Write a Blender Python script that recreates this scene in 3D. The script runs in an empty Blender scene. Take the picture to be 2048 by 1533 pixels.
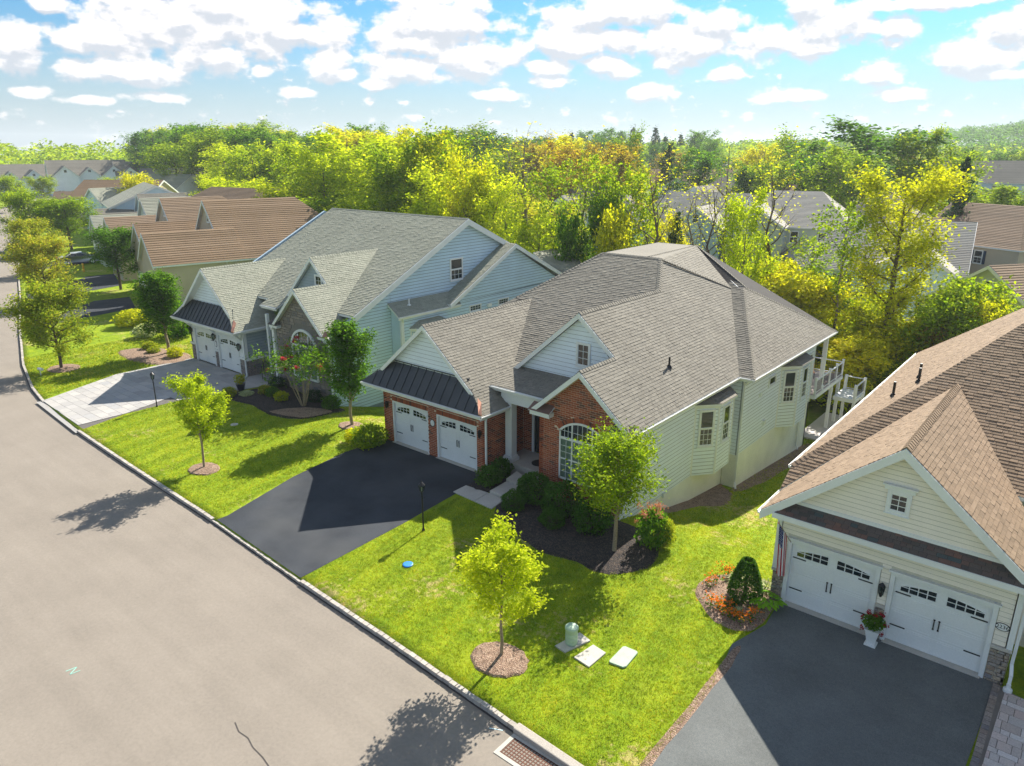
import bpy, math, random
import numpy as np
from mathutils import Vector, Matrix
R = math.radians
SC = bpy.context.scene
COL = SC.collection
# ------------------------------------------------------------------ camera, light, exposure
cam_d = bpy.data.cameras.new('camera'); cam = bpy.data.objects.new('camera', cam_d); COL.objects.link(cam)
cam.location = (29.31, -24.43, 15.2); cam.rotation_euler = (R(72.313), 0, R(39.654))
cam_d.sensor_width = 36; cam_d.lens = 25.62; cam_d.clip_end = 6000; cam_d.clip_start = 0.3
SC.camera = cam
SC.render.resolution_x = 1024; SC.render.resolution_y = 766
SC.render.engine = 'CYCLES'
SC.view_settings.view_transform = 'Standard'; SC.view_settings.look = 'None'
SC.view_settings.exposure = EXPOSURE = 2.13
SC.view_settings.gamma = 1
SUN_EL = 38.0
to_sun = Vector((-0.165*math.cos(R(SUN_EL)), 0.986*math.cos(R(SUN_EL)), math.sin(R(SUN_EL))))
sl = bpy.data.lights.new('sun', 'SUN'); sl.energy = 2.45; sl.angle = R(0.5); sl.color = (1, 0.93, 0.82)
so = bpy.data.objects.new('sun', sl); COL.objects.link(so); so.rotation_euler = to_sun.to_track_quat('Z', 'Y').to_euler(); so.location = (0, 60, 60)

def link(nt, a, b): nt.links.new(a, b)
def build_world():
    w = bpy.data.worlds.new('World'); SC.world = w; w.use_nodes = True
    nt = w.node_tree; nt.nodes.clear(); N = nt.nodes.new
    def math_(op, a=None, b=None, c=None, clamp=False):
        n = N('ShaderNodeMath'); n.operation = op; n.use_clamp = clamp
        for i, v in enumerate((a, b, c)):
            if v is None: continue
            if isinstance(v, (int, float)): n.inputs[i].default_value = v
            else: link(nt, v, n.inputs[i])
        return n.outputs[0]
    out = N('ShaderNodeOutputWorld'); bg = N('ShaderNodeBackground'); bg.inputs[1].default_value = 0.15
    sky = N('ShaderNodeTexSky'); sky.sky_type = 'NISHITA'; sky.sun_disc = False
    sky.sun_elevation = R(SUN_EL); sky.sun_rotation = math.atan2(to_sun.x, to_sun.y)
    sky.altitude = 60; sky.air_density = 1.0; sky.dust_density = 0.6; sky.ozone_density = 1.6
    tc = N('ShaderNodeTexCoord'); sep = N('ShaderNodeSeparateXYZ'); link(nt, tc.outputs['Generated'], sep.inputs[0])
    X, Y, Z = sep.outputs
    az = math_('ARCTAN2', X, Y)               # 0 = +Y, radians, clockwise
    hyp = math_('SQRT', math_('ADD', math_('MULTIPLY', X, X), math_('MULTIPLY', Y, Y)))
    el = math_('ARCTAN2', Z, hyp)
    # clouds: (azimuth, elevation, half width, half height) of the cumulus over this landscape
    blobs = CLOUDS
    def density(dv):
        cmb = N('ShaderNodeCombineXYZ'); link(nt, az, cmb.inputs[0]); link(nt, math_('ADD', el, dv), cmb.inputs[1])
        ns = N('ShaderNodeTexNoise'); ns.inputs['Scale'].default_value = 26; ns.inputs['Detail'].default_value = 7; ns.inputs['Roughness'].default_value = .58
        mp = N('ShaderNodeMapping'); mp.inputs['Scale'].default_value = (1, 1.5, 1); link(nt, cmb.outputs[0], mp.inputs[0]); link(nt, mp.outputs[0], ns.inputs['Vector'])
        cur = None
        for (a, e, ra, re) in blobs:
            s = N('ShaderNodeVectorMath'); s.operation = 'SUBTRACT'; link(nt, cmb.outputs[0], s.inputs[0]); s.inputs[1].default_value = (a, e, 0)
            m = N('ShaderNodeVectorMath'); m.operation = 'MULTIPLY'; link(nt, s.outputs[0], m.inputs[0]); m.inputs[1].default_value = (1/ra, 1/re, 0)
            l = N('ShaderNodeVectorMath'); l.operation = 'LENGTH'; link(nt, m.outputs[0], l.inputs[0])
            d = math_('SUBTRACT', 1.0, l.outputs[1])
            cur = d if cur is None else math_('MAXIMUM', cur, d)
        # beyond the measured clouds: generic cumulus field, same kind of cover
        n2 = N('ShaderNodeTexNoise'); n2.inputs['Scale'].default_value = 7; n2.inputs['Detail'].default_value = 3
        link(nt, mp.outputs[0], n2.inputs['Vector'])
        gen = math_('MULTIPLY', math_('SUBTRACT', n2.outputs[0], .49), 3.2)
        lowb = N('ShaderNodeMapRange'); lowb.inputs[1].default_value = .02; lowb.inputs[2].default_value = .10; link(nt, el, lowb.inputs[0])
        gen = math_('SUBTRACT', gen, math_('MULTIPLY', math_('SUBTRACT', 1.0, lowb.outputs[0]), .25))
        inner = N('ShaderNodeMapRange'); inner.inputs[1].default_value = .175; inner.inputs[2].default_value = .24; link(nt, el, inner.inputs[0])
        daz = math_('ABSOLUTE', math_('ADD', az, .69))
        outer = N('ShaderNodeMapRange'); outer.inputs[1].default_value = .64; outer.inputs[2].default_value = .78; link(nt, daz, outer.inputs[0])
        gw = math_('MAXIMUM', inner.outputs[0], outer.outputs[0])
        gen = math_('SUBTRACT', gen, math_('MULTIPLY', math_('SUBTRACT', 1.0, gw), 1.2))
        cur = math_('MAXIMUM', cur, gen)
        n3 = N('ShaderNodeTexNoise'); n3.inputs['Scale'].default_value = 60; n3.inputs['Detail'].default_value = 6; n3.inputs['Roughness'].default_value = .6
        link(nt, mp.outputs[0], n3.inputs['Vector'])
        # small far cumulus in a band above the horizon
        bandn = math_('MULTIPLY', math_('SUBTRACT', n3.outputs[0], .54), 2.2)
        return math_('ADD', math_('MAXIMUM', cur, math_('SUBTRACT', bandn, .05)), math_('MULTIPLY', math_('SUBTRACT', ns.outputs[0], .5), 2.3))
    d0 = density(0.0); d1 = density(0.012)
    cov = N('ShaderNodeMapRange'); cov.interpolation_type = 'SMOOTHSTEP'; cov.inputs[1].default_value = .05; cov.inputs[2].default_value = .46; link(nt, d0, cov.inputs[0])
    shade = N('ShaderNodeMapRange'); shade.interpolation_type = 'SMOOTHSTEP'; shade.inputs[1].default_value = -.2; shade.inputs[2].default_value = .3
    link(nt, math_('SUBTRACT', d1, d0), shade.inputs[0])
    fade = N('ShaderNodeMapRange'); fade.inputs[1].default_value = .0; fade.inputs[2].default_value = .11; fade.inputs[3].default_value = .6; fade.inputs[4].default_value = .97; link(nt, el, fade.inputs[0])
    tint = N('ShaderNodeMix'); tint.data_type = 'RGBA'; tint.blend_type = 'MULTIPLY'; tint.inputs[0].default_value = 1
    link(nt, sky.outputs[0], tint.inputs[6]); tint.inputs[7].default_value = SKY_TINT
    hz = N('ShaderNodeMapRange'); hz.inputs[1].default_value = .01; hz.inputs[2].default_value = .17; hz.inputs[3].default_value = .8; hz.inputs[4].default_value = .0; hz.interpolation_type = 'SMOOTHSTEP'; link(nt, el, hz.inputs[0])
    hm = N('ShaderNodeMix'); hm.data_type = 'RGBA'; link(nt, hz.outputs[0], hm.inputs[0]); link(nt, tint.outputs[2], hm.inputs[6]); hm.inputs[7].default_value = HORIZON
    cc = N('ShaderNodeMix'); cc.data_type = 'RGBA'; link(nt, shade.outputs[0], cc.inputs[0]); cc.inputs[6].default_value = CLOUD_LIT; cc.inputs[7].default_value = CLOUD_BASE
    mx = N('ShaderNodeMix'); mx.data_type = 'RGBA'; link(nt, math_('MULTIPLY', cov.outputs[0], fade.outputs[0]), mx.inputs[0]); link(nt, hm.outputs[2], mx.inputs[6]); link(nt, cc.outputs[2], mx.inputs[7])
    link(nt, mx.outputs[2], bg.inputs[0]); link(nt, bg.outputs[0], out.inputs[0])
    w.cycles.sampling_method = 'MANUAL'; w.cycles.sample_map_resolution = 512
SKY_TINT = (0.06, 0.145, 0.195, 1); HORIZON = (0.94, 1.03, 1.09, 1); CLOUD_LIT = (1.85, 1.76, 1.72, 1); CLOUD_BASE = (1.08, 1.14, 1.24, 1)
CLOUDS = [
(-1.131,0.137,0.087,0.037), (-1.163,0.117,0.071,0.028), (-1.099,0.139,0.095,0.042), (-0.996,0.139,0.134,0.039), (-0.951,0.133,0.071,0.032), (-1.039,0.158,0.118,0.037), (-1.053,0.103,0.071,0.024), (-1.173,0.085,0.059,0.020), (-1.123,0.083,0.055,0.017), (-0.924,0.103,0.036,0.032), (-0.901,0.090,0.024,0.011), (-0.781,0.150,0.111,0.046), (-0.819,0.130,0.071,0.028), (-0.833,0.099,0.063,0.026), (-0.739,0.106,0.071,0.032), (-1.251,0.109,0.036,0.037), (-1.215,0.148,0.024,0.014), (-1.001,0.093,0.016,0.011), (-0.571,0.158,0.118,0.030), (-0.626,0.128,0.087,0.028), (-0.558,0.133,0.047,0.026), (-0.478,0.126,0.103,0.037), (-0.444,0.144,0.047,0.028), (-0.502,0.118,0.047,0.013), (-0.368,0.122,0.087,0.026), (-0.339,0.155,0.036,0.032), (-0.294,0.137,0.047,0.032), (-0.325,0.133,0.047,0.028), (-0.351,0.116,0.063,0.013), (-0.242,0.134,0.028,0.023), (-0.180,0.097,0.039,0.023), (-0.150,0.098,0.055,0.028), (-0.136,0.121,0.039,0.042), (-0.255,0.083,0.039,0.017), (-0.220,0.154,0.142,0.011), (-0.578,0.104,0.039,0.019), (-0.556,0.093,0.028,0.017), (-0.501,0.104,0.028,0.011), (-0.644,0.100,0.039,0.015), (-0.434,0.088,0.028,0.013), (-0.650,0.083,0.032,0.009), (-0.517,0.070,0.039,0.013), (-0.373,0.062,0.032,0.013), (-0.231,0.061,0.047,0.011), (-0.339,0.064,0.039,0.009), (-0.137,0.078,0.047,0.009), (-1.244,0.061,0.032,0.008), (-1.121,0.059,0.047,0.008), (-0.957,0.069,0.032,0.008), (-1.198,0.054,0.039,0.007), (-0.859,0.079,0.032,0.009), (-0.714,0.068,0.047,0.009)
]
build_world()
# ------------------------------------------------------------------ mesh helpers
OFF = {}
def off_of(o):
    while o is not None:
        if o.name in OFF: return OFF[o.name]
        o = o.parent
    return Vector((0, 0, 0))
def tag(o, label=None, cat=None, group=None, kind=None):
    if label: o['label'] = label
    if cat: o['category'] = cat
    if group: o['group'] = group
    if kind: o['kind'] = kind
    return o
def thing(name, label, cat, loc=(0, 0, 0), rz=0, group=None, world=False):
    """Empty at the thing's base; world=True: its parts are modelled in world coordinates."""
    o = bpy.data.objects.new(name, None); COL.objects.link(o); o.location = loc; o.rotation_euler.z = rz
    o.empty_display_size = .3
    if world: OFF[o.name] = Vector(loc)
    return tag(o, label, cat, group)
class MB:
    def __init__(s): s.v = []; s.f = []; s.m = []
    def poly(s, pts, mi=0):
        n = len(s.v); s.v += [tuple(p) for p in pts]; s.f.append(tuple(range(n, n+len(pts)))); s.m.append(mi)
    def prism(s, pts, ext, mi=0, mi_side=None):
        """solid: polygon swept along ext"""
        ext = Vector(ext); a = [Vector(p) for p in pts]; b = [p+ext for p in a]; k = len(a); n = len(s.v)
        ms = mi if mi_side is None else mi_side
        s.v += [tuple(p) for p in a] + [tuple(p) for p in b]
        s.f.append(tuple(range(n, n+k))); s.m.append(mi)
        s.f.append(tuple(range(n+2*k-1, n+k-1, -1))); s.m.append(ms)
        for i in range(k):
            j = (i+1) % k; s.f.append((n+i, n+k+i, n+k+j, n+j)); s.m.append(ms)
    def box(s, x0, x1, y0, y1, z0, z1, mi=0):
        s.prism([(x0, y0, z0), (x1, y0, z0), (x1, y1, z0), (x0, y1, z0)], (0, 0, z1-z0), mi)
    def beam(s, p0, p1, w, h, mi=0, up=(0, 0, 1)):
        p0 = Vector(p0); p1 = Vector(p1); d = (p1-p0).normalized(); u = Vector(up)
        if abs(d.dot(u)) > .98: u = Vector((0, 1, 0))
        a = d.cross(u).normalized(); b = a.cross(d).normalized()
        q = [p0+a*w/2+b*h/2, p0-a*w/2+b*h/2, p0-a*w/2-b*h/2, p0+a*w/2-b*h/2]
        s.prism(q, p1-p0, mi)
    def tube(s, p0, p1, r0, r1=None, n=8, mi=0, cap=True):
        if r1 is None: r1 = r0
        p0 = Vector(p0); p1 = Vector(p1); d = (p1-p0).normalized()
        a = d.orthogonal().normalized(); b = d.cross(a); k = len(s.v)
        for (p, r) in ((p0, r0), (p1, r1)):
            for i in range(n):
                t = 2*math.pi*i/n; s.v.append(tuple(p+(a*math.cos(t)+b*math.sin(t))*r))
        for i in range(n):
            j = (i+1) % n; s.f.append((k+i, k+j, k+n+j, k+n+i)); s.m.append(mi)
        if cap:
            s.f.append(tuple(range(k+n-1, k-1, -1))); s.m.append(mi); s.f.append(tuple(range(k+n, k+2*n))); s.m.append(mi)
    def lathe(s, c, prof, n=12, mi=0):
        c = Vector(c); k = len(s.v)
        for (r, z) in prof:
            for i in range(n):
                t = 2*math.pi*i/n; s.v.append((c.x+r*math.cos(t), c.y+r*math.sin(t), c.z+z))
        for q in range(len(prof)-1):
            for i in range(n):
                j = (i+1) % n; s.f.append((k+q*n+i, k+q*n+j, k+(q+1)*n+j, k+(q+1)*n+i)); s.m.append(mi)
        s.f.append(tuple(range(k+n-1, k-1, -1))); s.m.append(mi)
        q = len(prof)-1; s.f.append(tuple(range(k+q*n, k+q*n+n))); s.m.append(mi)
    def build(s, name, mats, parent=None, smooth=False, kind=None):
        if not isinstance(mats, (list, tuple)): mats = [mats]
        me = bpy.data.meshes.new(name); of = off_of(parent) if parent else Vector((0, 0, 0))
        vv = s.v if of.length == 0 else [(x-of.x, y-of.y, z-of.z) for (x, y, z) in s.v]
        me.from_pydata(vv, [], s.f)
        for m in mats: me.materials.append(m)
        if len(mats) > 1: me.polygons.foreach_set('material_index', s.m)
        if smooth: me.polygons.foreach_set('use_smooth', [True]*len(me.polygons))
        me.update()
        o = bpy.data.objects.new(name, me); COL.objects.link(o); o.parent = parent
        if kind: o['kind'] = kind
        return o
def np_mesh(name, V, F, mat, smooth=False):
    me = bpy.data.meshes.new(name); V = np.asarray(V, dtype=np.float32); F = np.asarray(F, dtype=np.int32)
    me.vertices.add(len(V)); me.vertices.foreach_set('co', V.ravel()); k = F.shape[1]
    me.loops.add(F.size); me.loops.foreach_set('vertex_index', F.ravel()); me.polygons.add(len(F))
    me.polygons.foreach_set('loop_start', np.arange(0, F.size, k, dtype=np.int32)); me.polygons.foreach_set('loop_total', np.full(len(F), k, dtype=np.int32))
    if mat: me.materials.append(mat)
    if smooth: me.polygons.foreach_set('use_smooth', np.ones(len(F), dtype=bool))
    me.update(calc_edges=True); return me
def add_obj(name, me, parent=None, loc=(0, 0, 0), rz=0, scale=None):
    o = bpy.data.objects.new(name, me); COL.objects.link(o); o.parent = parent; o.location = loc; o.rotation_euler.z = rz
    if scale is not None: o.scale = scale if hasattr(scale, '__len__') else (scale,)*3
    return o
def copy_tree(o, parent=None):
    c = o.copy(); COL.objects.link(c); c.parent = parent
    for ch in list(o.children): copy_tree(ch, c)
    return c
def clip(poly, a, b, c):
    """keep a*x+b*y<=c"""
    out = []; n = len(poly)
    for i in range(n):
        p, q = poly[i], poly[(i+1) % n]; dp = a*p[0]+b*p[1]-c; dq = a*q[0]+b*q[1]-c
        if dp <= 1e-9: out.append(p)
        if (dp < -1e-9 and dq > 1e-9) or (dp > 1e-9 and dq < -1e-9):
            t = dp/(dp-dq); out.append((p[0]+(q[0]-p[0])*t, p[1]+(q[1]-p[1])*t))
    return out
def halfplanes(poly):
    area = sum(poly[i][0]*poly[(i+1) % len(poly)][1]-poly[(i+1) % len(poly)][0]*poly[i][1] for i in range(len(poly)))
    s = 1 if area > 0 else -1; H = []
    for i in range(len(poly)):
        p, q = poly[i], poly[(i+1) % len(poly)]; dx, dy = q[0]-p[0], q[1]-p[1]; l = math.hypot(dx, dy)
        if l < 1e-6: continue
        a, b = s*dy/l, -s*dx/l; H.append((a, b, a*p[0]+b*p[1]))
    return H
# ------------------------------------------------------------------ materials
def nodes(name):
    m = bpy.data.materials.new(name); m.use_nodes = True; nt = m.node_tree
    return m, nt, nt.nodes['Principled BSDF'], nt.nodes['Material Output']
def ramp(nt, fac, cols, interp='LINEAR'):
    r = nt.nodes.new('ShaderNodeValToRGB'); r.color_ramp.interpolation = interp; e = r.color_ramp.elements
    n = len(cols)
    while len(e) < n: e.new(.5)
    for i, c in enumerate(cols):
        if len(c) == 4: e[i].position = c[3]
        else: e[i].position = i/(max(1, n-1)) if interp == 'LINEAR' else i/n
        e[i].color = (c[0], c[1], c[2], 1)
    link(nt, fac, r.inputs[0]); return r.outputs[0]
def noise(nt, scale, detail=3, rough=.5, vec=None, coord='Object', stretch=None):
    n = nt.nodes.new('ShaderNodeTexNoise'); n.inputs['Scale'].default_value = scale; n.inputs['Detail'].default_value = detail; n.inputs['Roughness'].default_value = rough
    if vec is None:
        tc = nt.nodes.new('ShaderNodeTexCoord'); vec = tc.outputs[coord]
    if stretch:
        mp = nt.nodes.new('ShaderNodeMapping'); mp.inputs['Scale'].default_value = stretch; link(nt, vec, mp.inputs[0]); vec = mp.outputs[0]
    link(nt, vec, n.inputs['Vector']); return n.outputs[0]
def mixc(nt, fac, a, b, blend='MIX'):
    x = nt.nodes.new('ShaderNodeMix'); x.data_type = 'RGBA'; x.blend_type = blend
    for s, v in ((0, fac), (6, a), (7, b)):
        if isinstance(v, (int, float)): x.inputs[s].default_value = v
        elif isinstance(v, tuple): x.inputs[s].default_value = (v[0], v[1], v[2], 1)
        else: link(nt, v, x.inputs[s])
    return x.outputs[2]
def mth(nt, op, a, b=0., clamp=False):
    n = nt.nodes.new('ShaderNodeMath'); n.operation = op; n.use_clamp = clamp
    for i, v in ((0, a), (1, b)):
        if isinstance(v, (int, float)): n.inputs[i].default_value = v
        else: link(nt, v, n.inputs[i])
    return n.outputs[0]
def island(nt):
    g = nt.nodes.new('ShaderNodeNewGeometry'); oi = nt.nodes.new('ShaderNodeObjectInfo')
    return mth(nt, 'FRACT', mth(nt, 'ADD', g.outputs['Random Per Island'], oi.outputs['Random']))
def bump(nt, h, bs, strength=.3, dist=.02):
    b = nt.nodes.new('ShaderNodeBump'); b.inputs['Strength'].default_value = strength; b.inputs['Distance'].default_value = dist
    link(nt, h, b.inputs['Height']); link(nt, b.outputs[0], bs.inputs['Normal'])
def plain(name, col, rough=.6, var=.12, scale=3., fine=60., fvar=.08, bmp=0, metallic=0, spec=.4, stretch=None):
    """painted or worn surface: base colour with broad and fine variation"""
    m, nt, bs, out = nodes(name)
    c = ramp(nt, noise(nt, scale, 4, .6, stretch=stretch), [tuple(x*(1-var) for x in col)+(.3,), tuple(min(1, x*(1+var)) for x in col)+(.7,)])
    if fvar:
        f = noise(nt, fine, 2, .6); c = mixc(nt, 1., c, ramp(nt, f, [(1-fvar*2,)*3+(.3,), (1+fvar,)*3+(.7,)]), 'MULTIPLY')
        if bmp: bump(nt, f, bs, bmp, .01)
    link(nt, c, bs.inputs['Base Color']); bs.inputs['Roughness'].default_value = rough; bs.inputs['Metallic'].default_value = metallic
    bs.inputs['Specular IOR Level'].default_value = spec
    return m
def pieces(name, cols, rough=.8, fine=80., fvar=.15, bmp=.3, big=None, spec=.3):
    """one colour per piece (mesh island or object) with grain"""
    m, nt, bs, out = nodes(name)
    c = ramp(nt, island(nt), cols)
    f = noise(nt, fine, 3, .65)
    c = mixc(nt, 1., c, ramp(nt, f, [(1-fvar*1.6,)*3+(.3,), (1+fvar,)*3+(.7,)]), 'MULTIPLY')
    if big: c = mixc(nt, 1., c, ramp(nt, noise(nt, big[0], 4, .6), [(1-big[1],)*3+(.3,), (1+big[1],)*3+(.7,)]), 'MULTIPLY')
    if bmp: bump(nt, f, bs, bmp, .01)
    link(nt, c, bs.inputs['Base Color']); bs.inputs['Roughness'].default_value = rough; bs.inputs['Specular IOR Level'].default_value = spec
    return m
def leafmat(name, cols, trans=.55, big=.55):
    m, nt, bs, out = nodes(name)
    g = nt.nodes.new('ShaderNodeNewGeometry')
    f = mth(nt, 'ADD', mth(nt, 'MULTIPLY', g.outputs['Random Per Island'], 1-big), mth(nt, 'MULTIPLY', noise(nt, .55, 3, .6), big))
    oi = nt.nodes.new('ShaderNodeObjectInfo')
    f = mth(nt, 'ADD', f, mth(nt, 'MULTIPLY', mth(nt, 'SUBTRACT', oi.outputs['Random'], .5), .22), True)
    c = ramp(nt, f, cols); link(nt, c, bs.inputs['Base Color']); bs.inputs['Roughness'].default_value = .75; bs.inputs['Specular IOR Level'].default_value = .08
    tr = nt.nodes.new('ShaderNodeBsdfTranslucent'); link(nt, mixc(nt, 1., c, (1.35, 1.35, .6), 'MULTIPLY'), tr.inputs[0])
    mx = nt.nodes.new('ShaderNodeMixShader'); mx.inputs[0].default_value = trans; link(nt, bs.outputs[0], mx.inputs[1]); link(nt, tr.outputs[0], mx.inputs[2]); link(nt, mx.outputs[0], out.inputs[0])
    return m
M = {}
M['white'] = plain('white_trim_paint', (.78, .79, .77), .45, .04, 2, 30, .02)
M['siding_white'] = plain('white_siding', (.82, .88, .94), .55, .05, .8, 40, .03)
M['foundation'] = plain('foundation_render', (.84, .84, .74), .85, .08, .7, 25, .05, .2)
M['siding_blue'] = plain('pale_blue_siding', (.55, .70, .80), .55, .06, .8, 40, .03)
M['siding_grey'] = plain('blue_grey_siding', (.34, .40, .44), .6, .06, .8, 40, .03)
M['siding_cream'] = plain('cream_siding', (.90, .82, .70), .6, .04, .8, 40, .03)
M['siding_tan'] = plain('tan_siding', (.52, .44, .32), .6, .06, .8, 40, .03)
M['siding_sage'] = plain('sage_siding', (.50, .55, .45), .6, .06, .8, 40, .03)
M['gap_shade'] = plain('white_siding_shadow_gap', (.36, .38, .40), .9)  # dark wall backings: lap shadow between siding boards put into their colour
M['gap_shade_blue'] = plain('blue_siding_shadow_gap', (.22, .28, .33), .9)
M['gap_shade_cream'] = plain('cream_siding_shadow_gap', (.60, .56, .45), .9)
M['garage'] = plain('garage_door_paint', (.80, .81, .79), .4, .03, 1.2, 20, .02)
M['black'] = plain('black_iron', (.012, .012, .014), .4, .1, 5, 30, .1)
M['metal_roof'] = plain('charcoal_standing_seam', (.065, .07, .075), .42, .12, 1.5, 40, .05, 0, .35)
M['copper'] = plain('copper_flashing', (.72, .36, .24), .35, .1, 3, 30, .05, 0, .8)
M['mortar'] = plain('mortar', (.72, .56, .42), .95, .08, 2, 90, .1, .2)
M['brick'] = pieces('brick_red', [(.26, .062, .026), (.42, .115, .05), (.34, .085, .038), (.48, .15, .07), (.30, .075, .034), (.38, .10, .045), (.10, .05, .04, .985), (.38, .10, .05, 1.)], .85, 60, .14)
M['stone_mix'] = pieces('ledge_stone', [(.30, .25, .20), (.42, .33, .24), (.24, .23, .24), (.50, .40, .28), (.22, .15, .12), (.36, .34, .31)], .85, 18, .2, .6)
M['stone_brown'] = pieces('brown_ledge_stone', [(.20, .17, .15), (.30, .25, .21), (.17, .16, .17), (.33, .28, .24), (.24, .19, .16)], .85, 18, .2, .6)
M['grout'] = plain('stone_grout', (.20, .18, .16), .95)
M['sh_grey'] = pieces('grey_shingle', [(.20, .185, .152), (.248, .23, .19), (.223, .207, .172), (.275, .255, .21), (.236, .22, .182)], .9, 120, .2, .4, (.35, .10))
M['sh_green'] = pieces('green_grey_shingle', [(.29, .30, .235), (.345, .355, .28), (.315, .325, .255), (.38, .385, .305), (.33, .335, .265)], .9, 120, .2, .4, (.35, .08))
M['sh_tan'] = pieces('tan_shingle', [(.235, .168, .11), (.30, .212, .138), (.268, .19, .124), (.335, .24, .16), (.285, .203, .132)], .9, 120, .18, .4, (.35, .08))
M['sh_dark'] = pieces('dark_mottled_shingle', [(.09, .08, .075), (.14, .11, .095), (.11, .09, .085), (.20, .11, .085), (.08, .10, .10)], .9, 60, .2, .4)
M['sh_brown'] = pieces('brown_shingle', [(.23, .155, .09), (.28, .19, .115), (.255, .172, .102), (.31, .215, .135)], .9, 120, .18, .4, (.35, .08))
M['deck_under'] = plain('roof_underlay', (.045, .042, .04), .95)
M['glass'] = plain('window_glass', (.012, .022, .024), .06, .1, 2, 20, 0, 0, 0, .9)
M['curtain'] = plain('pale_curtain', (.55, .62, .52), .7, .1, 1, 8, .1, 0, 0, .2, (14, 1, 1))
def clearglass():
    m, nt, bs, out = nodes('clear_pane'); bs.inputs['Base Color'].default_value = (.02, .03, .03, 1); bs.inputs['Roughness'].default_value = .05
    t = nt.nodes.new('ShaderNodeBsdfTransparent'); t.inputs[0].default_value = (.75, .85, .8, 1)
    mx = nt.nodes.new('ShaderNodeMixShader'); mx.inputs[0].default_value = .62; link(nt, bs.outputs[0], mx.inputs[1]); link(nt, t.outputs[0], mx.inputs[2]); link(nt, mx.outputs[0], out.inputs[0]); return m
M['clear'] = clearglass()
M['bark'] = plain('bark', (.13, .10, .075), .95, .3, 2, 25, .25, .5, 0, .2, (1, 1, .2))
M['bark_grey'] = plain('grey_bark', (.24, .20, .17), .95, .3, 2, 25, .25, .5, 0, .2, (1, 1, .2))
M['bark_pale'] = plain('pale_bark', (.34, .27, .18), .9, .25, 2, 25, .2, .4, 0, .2, (1, 1, .2))
M['concrete'] = plain('concrete', (.52, .49, .43), .9, .1, 1.5, 70, .1, .3)
M['mulch_dark'] = plain('black_mulch', (.022, .018, .017), .95, .35, 6, 40, .45, 1.)
M['mulch_brown'] = plain('brown_mulch', (.20, .115, .075), .95, .3, 6, 40, .45, 1.)
def mulch(name, cols):
    m, nt, bs, out = nodes(name); v = nt.nodes.new('ShaderNodeTexVoronoi'); v.inputs['Scale'].default_value = 26; tc = nt.nodes.new('ShaderNodeTexCoord'); link(nt, tc.outputs['Object'], v.inputs['Vector'])
    sp = nt.nodes.new('ShaderNodeSeparateColor'); link(nt, v.outputs['Color'], sp.inputs[0]); c = ramp(nt, sp.outputs[0], cols); c = mixc(nt, 1., c, ramp(nt, noise(nt, 3, 4, .6), [(.75,)*3+(.3,), (1.2,)*3+(.7,)]), 'MULTIPLY')
    link(nt, c, bs.inputs['Base Color']); bs.inputs['Roughness'].default_value = .95; bump(nt, v.outputs['Distance'], bs, 1., .03); return m
M['mulch_dark'] = mulch('black_mulch_chips', [(.008, .007, .008), (.02, .017, .018), (.035, .028, .026), (.10, .07, .05, .96), (.02, .018, .018, 1.)])
M['mulch_brown'] = mulch('brown_mulch_chips', [(.12, .07, .045), (.26, .165, .11), (.36, .25, .18), (.20, .12, .08), (.46, .34, .25)])
M['kerb'] = pieces('kerb_block', [(.36, .33, .29), (.46, .42, .37), (.40, .37, .34), (.52, .48, .42)], .9, 30, .15, .4)
M['paver'] = pieces('grey_paver', [(.33, .32, .31), (.42, .41, .39), (.37, .36, .35), (.47, .45, .42), (.35, .35, .355)], .85, 25, .12, .3)
M['paver_pink'] = pieces('mixed_paver', [(.50, .46, .44), (.60, .50, .46), (.44, .38, .35), (.64, .60, .58), (.52, .40, .36)], .85, 25, .12, .3)
M['rust'] = plain('rusty_grate', (.13, .06, .04), .7, .2, 8, 40, .15, .2, .5)
L_GREEN = [(.03, .085, .012), (.07, .17, .016), (.14, .28, .02), (.27, .40, .025)]
L_YG = [(.07, .15, .012), (.19, .31, .016), (.34, .43, .02), (.50, .52, .03)]
L_Y = [(.20, .27, .012), (.44, .48, .016), (.66, .62, .02), (.78, .64, .03)]
M['lf_green'] = leafmat('leaves_green', L_GREEN); M['lf_yg'] = leafmat('leaves_yellow_green', L_YG); M['lf_y'] = leafmat('leaves_yellow', L_Y)
M['lf_orange'] = leafmat('leaves_orange', [(.14, .17, .015), (.32, .28, .02), (.45, .30, .03), (.50, .22, .04)])
M['lf_autumn'] = leafmat('leaves_green_russet', [(.09, .17, .015), (.21, .30, .02), (.42, .42, .04), (.60, .36, .10)])
M['lf_lime'] = leafmat('leaves_lime_yellow', [(.16, .27, .012), (.38, .48, .016), (.60, .66, .03), (.80, .76, .10)])
M['sh_pale'] = pieces('pale_grey_shingle', [(.34, .32, .28), (.42, .40, .35), (.38, .36, .31)], .9, 60, .15, .3)
M['lf_dark'] = leafmat('leaves_dark_evergreen', [(.015, .05, .02), (.035, .09, .03), (.07, .15, .035)], .3)
M['lf_shrub'] = leafmat('leaves_shrub', [(.03, .09, .012), (.07, .17, .018), (.13, .26, .03)], .35)
M['lf_red'] = leafmat('petals_red', [(.25, .02, .03), (.55, .05, .08), (.6, .15, .15)], .3)
M['lf_pink'] = leafmat('blossom_rose', [(.4, .08, .07), (.55, .2, .16), (.5, .35, .3)], .3)
M['fl_orange'] = leafmat('petals_orange', [(.7, .10, .01), (.9, .22, .01), (.85, .35, .02), (.75, .05, .02)], .3, .2)
M['lf_pale'] = leafmat('leaves_variegated', [(.15, .25, .08), (.5, .55, .3), (.75, .75, .55)], .3)
M['lf_hosta'] = leafmat('leaves_lime', [(.10, .26, .015), (.2, .42, .02), (.3, .5, .03)], .35)
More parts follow.
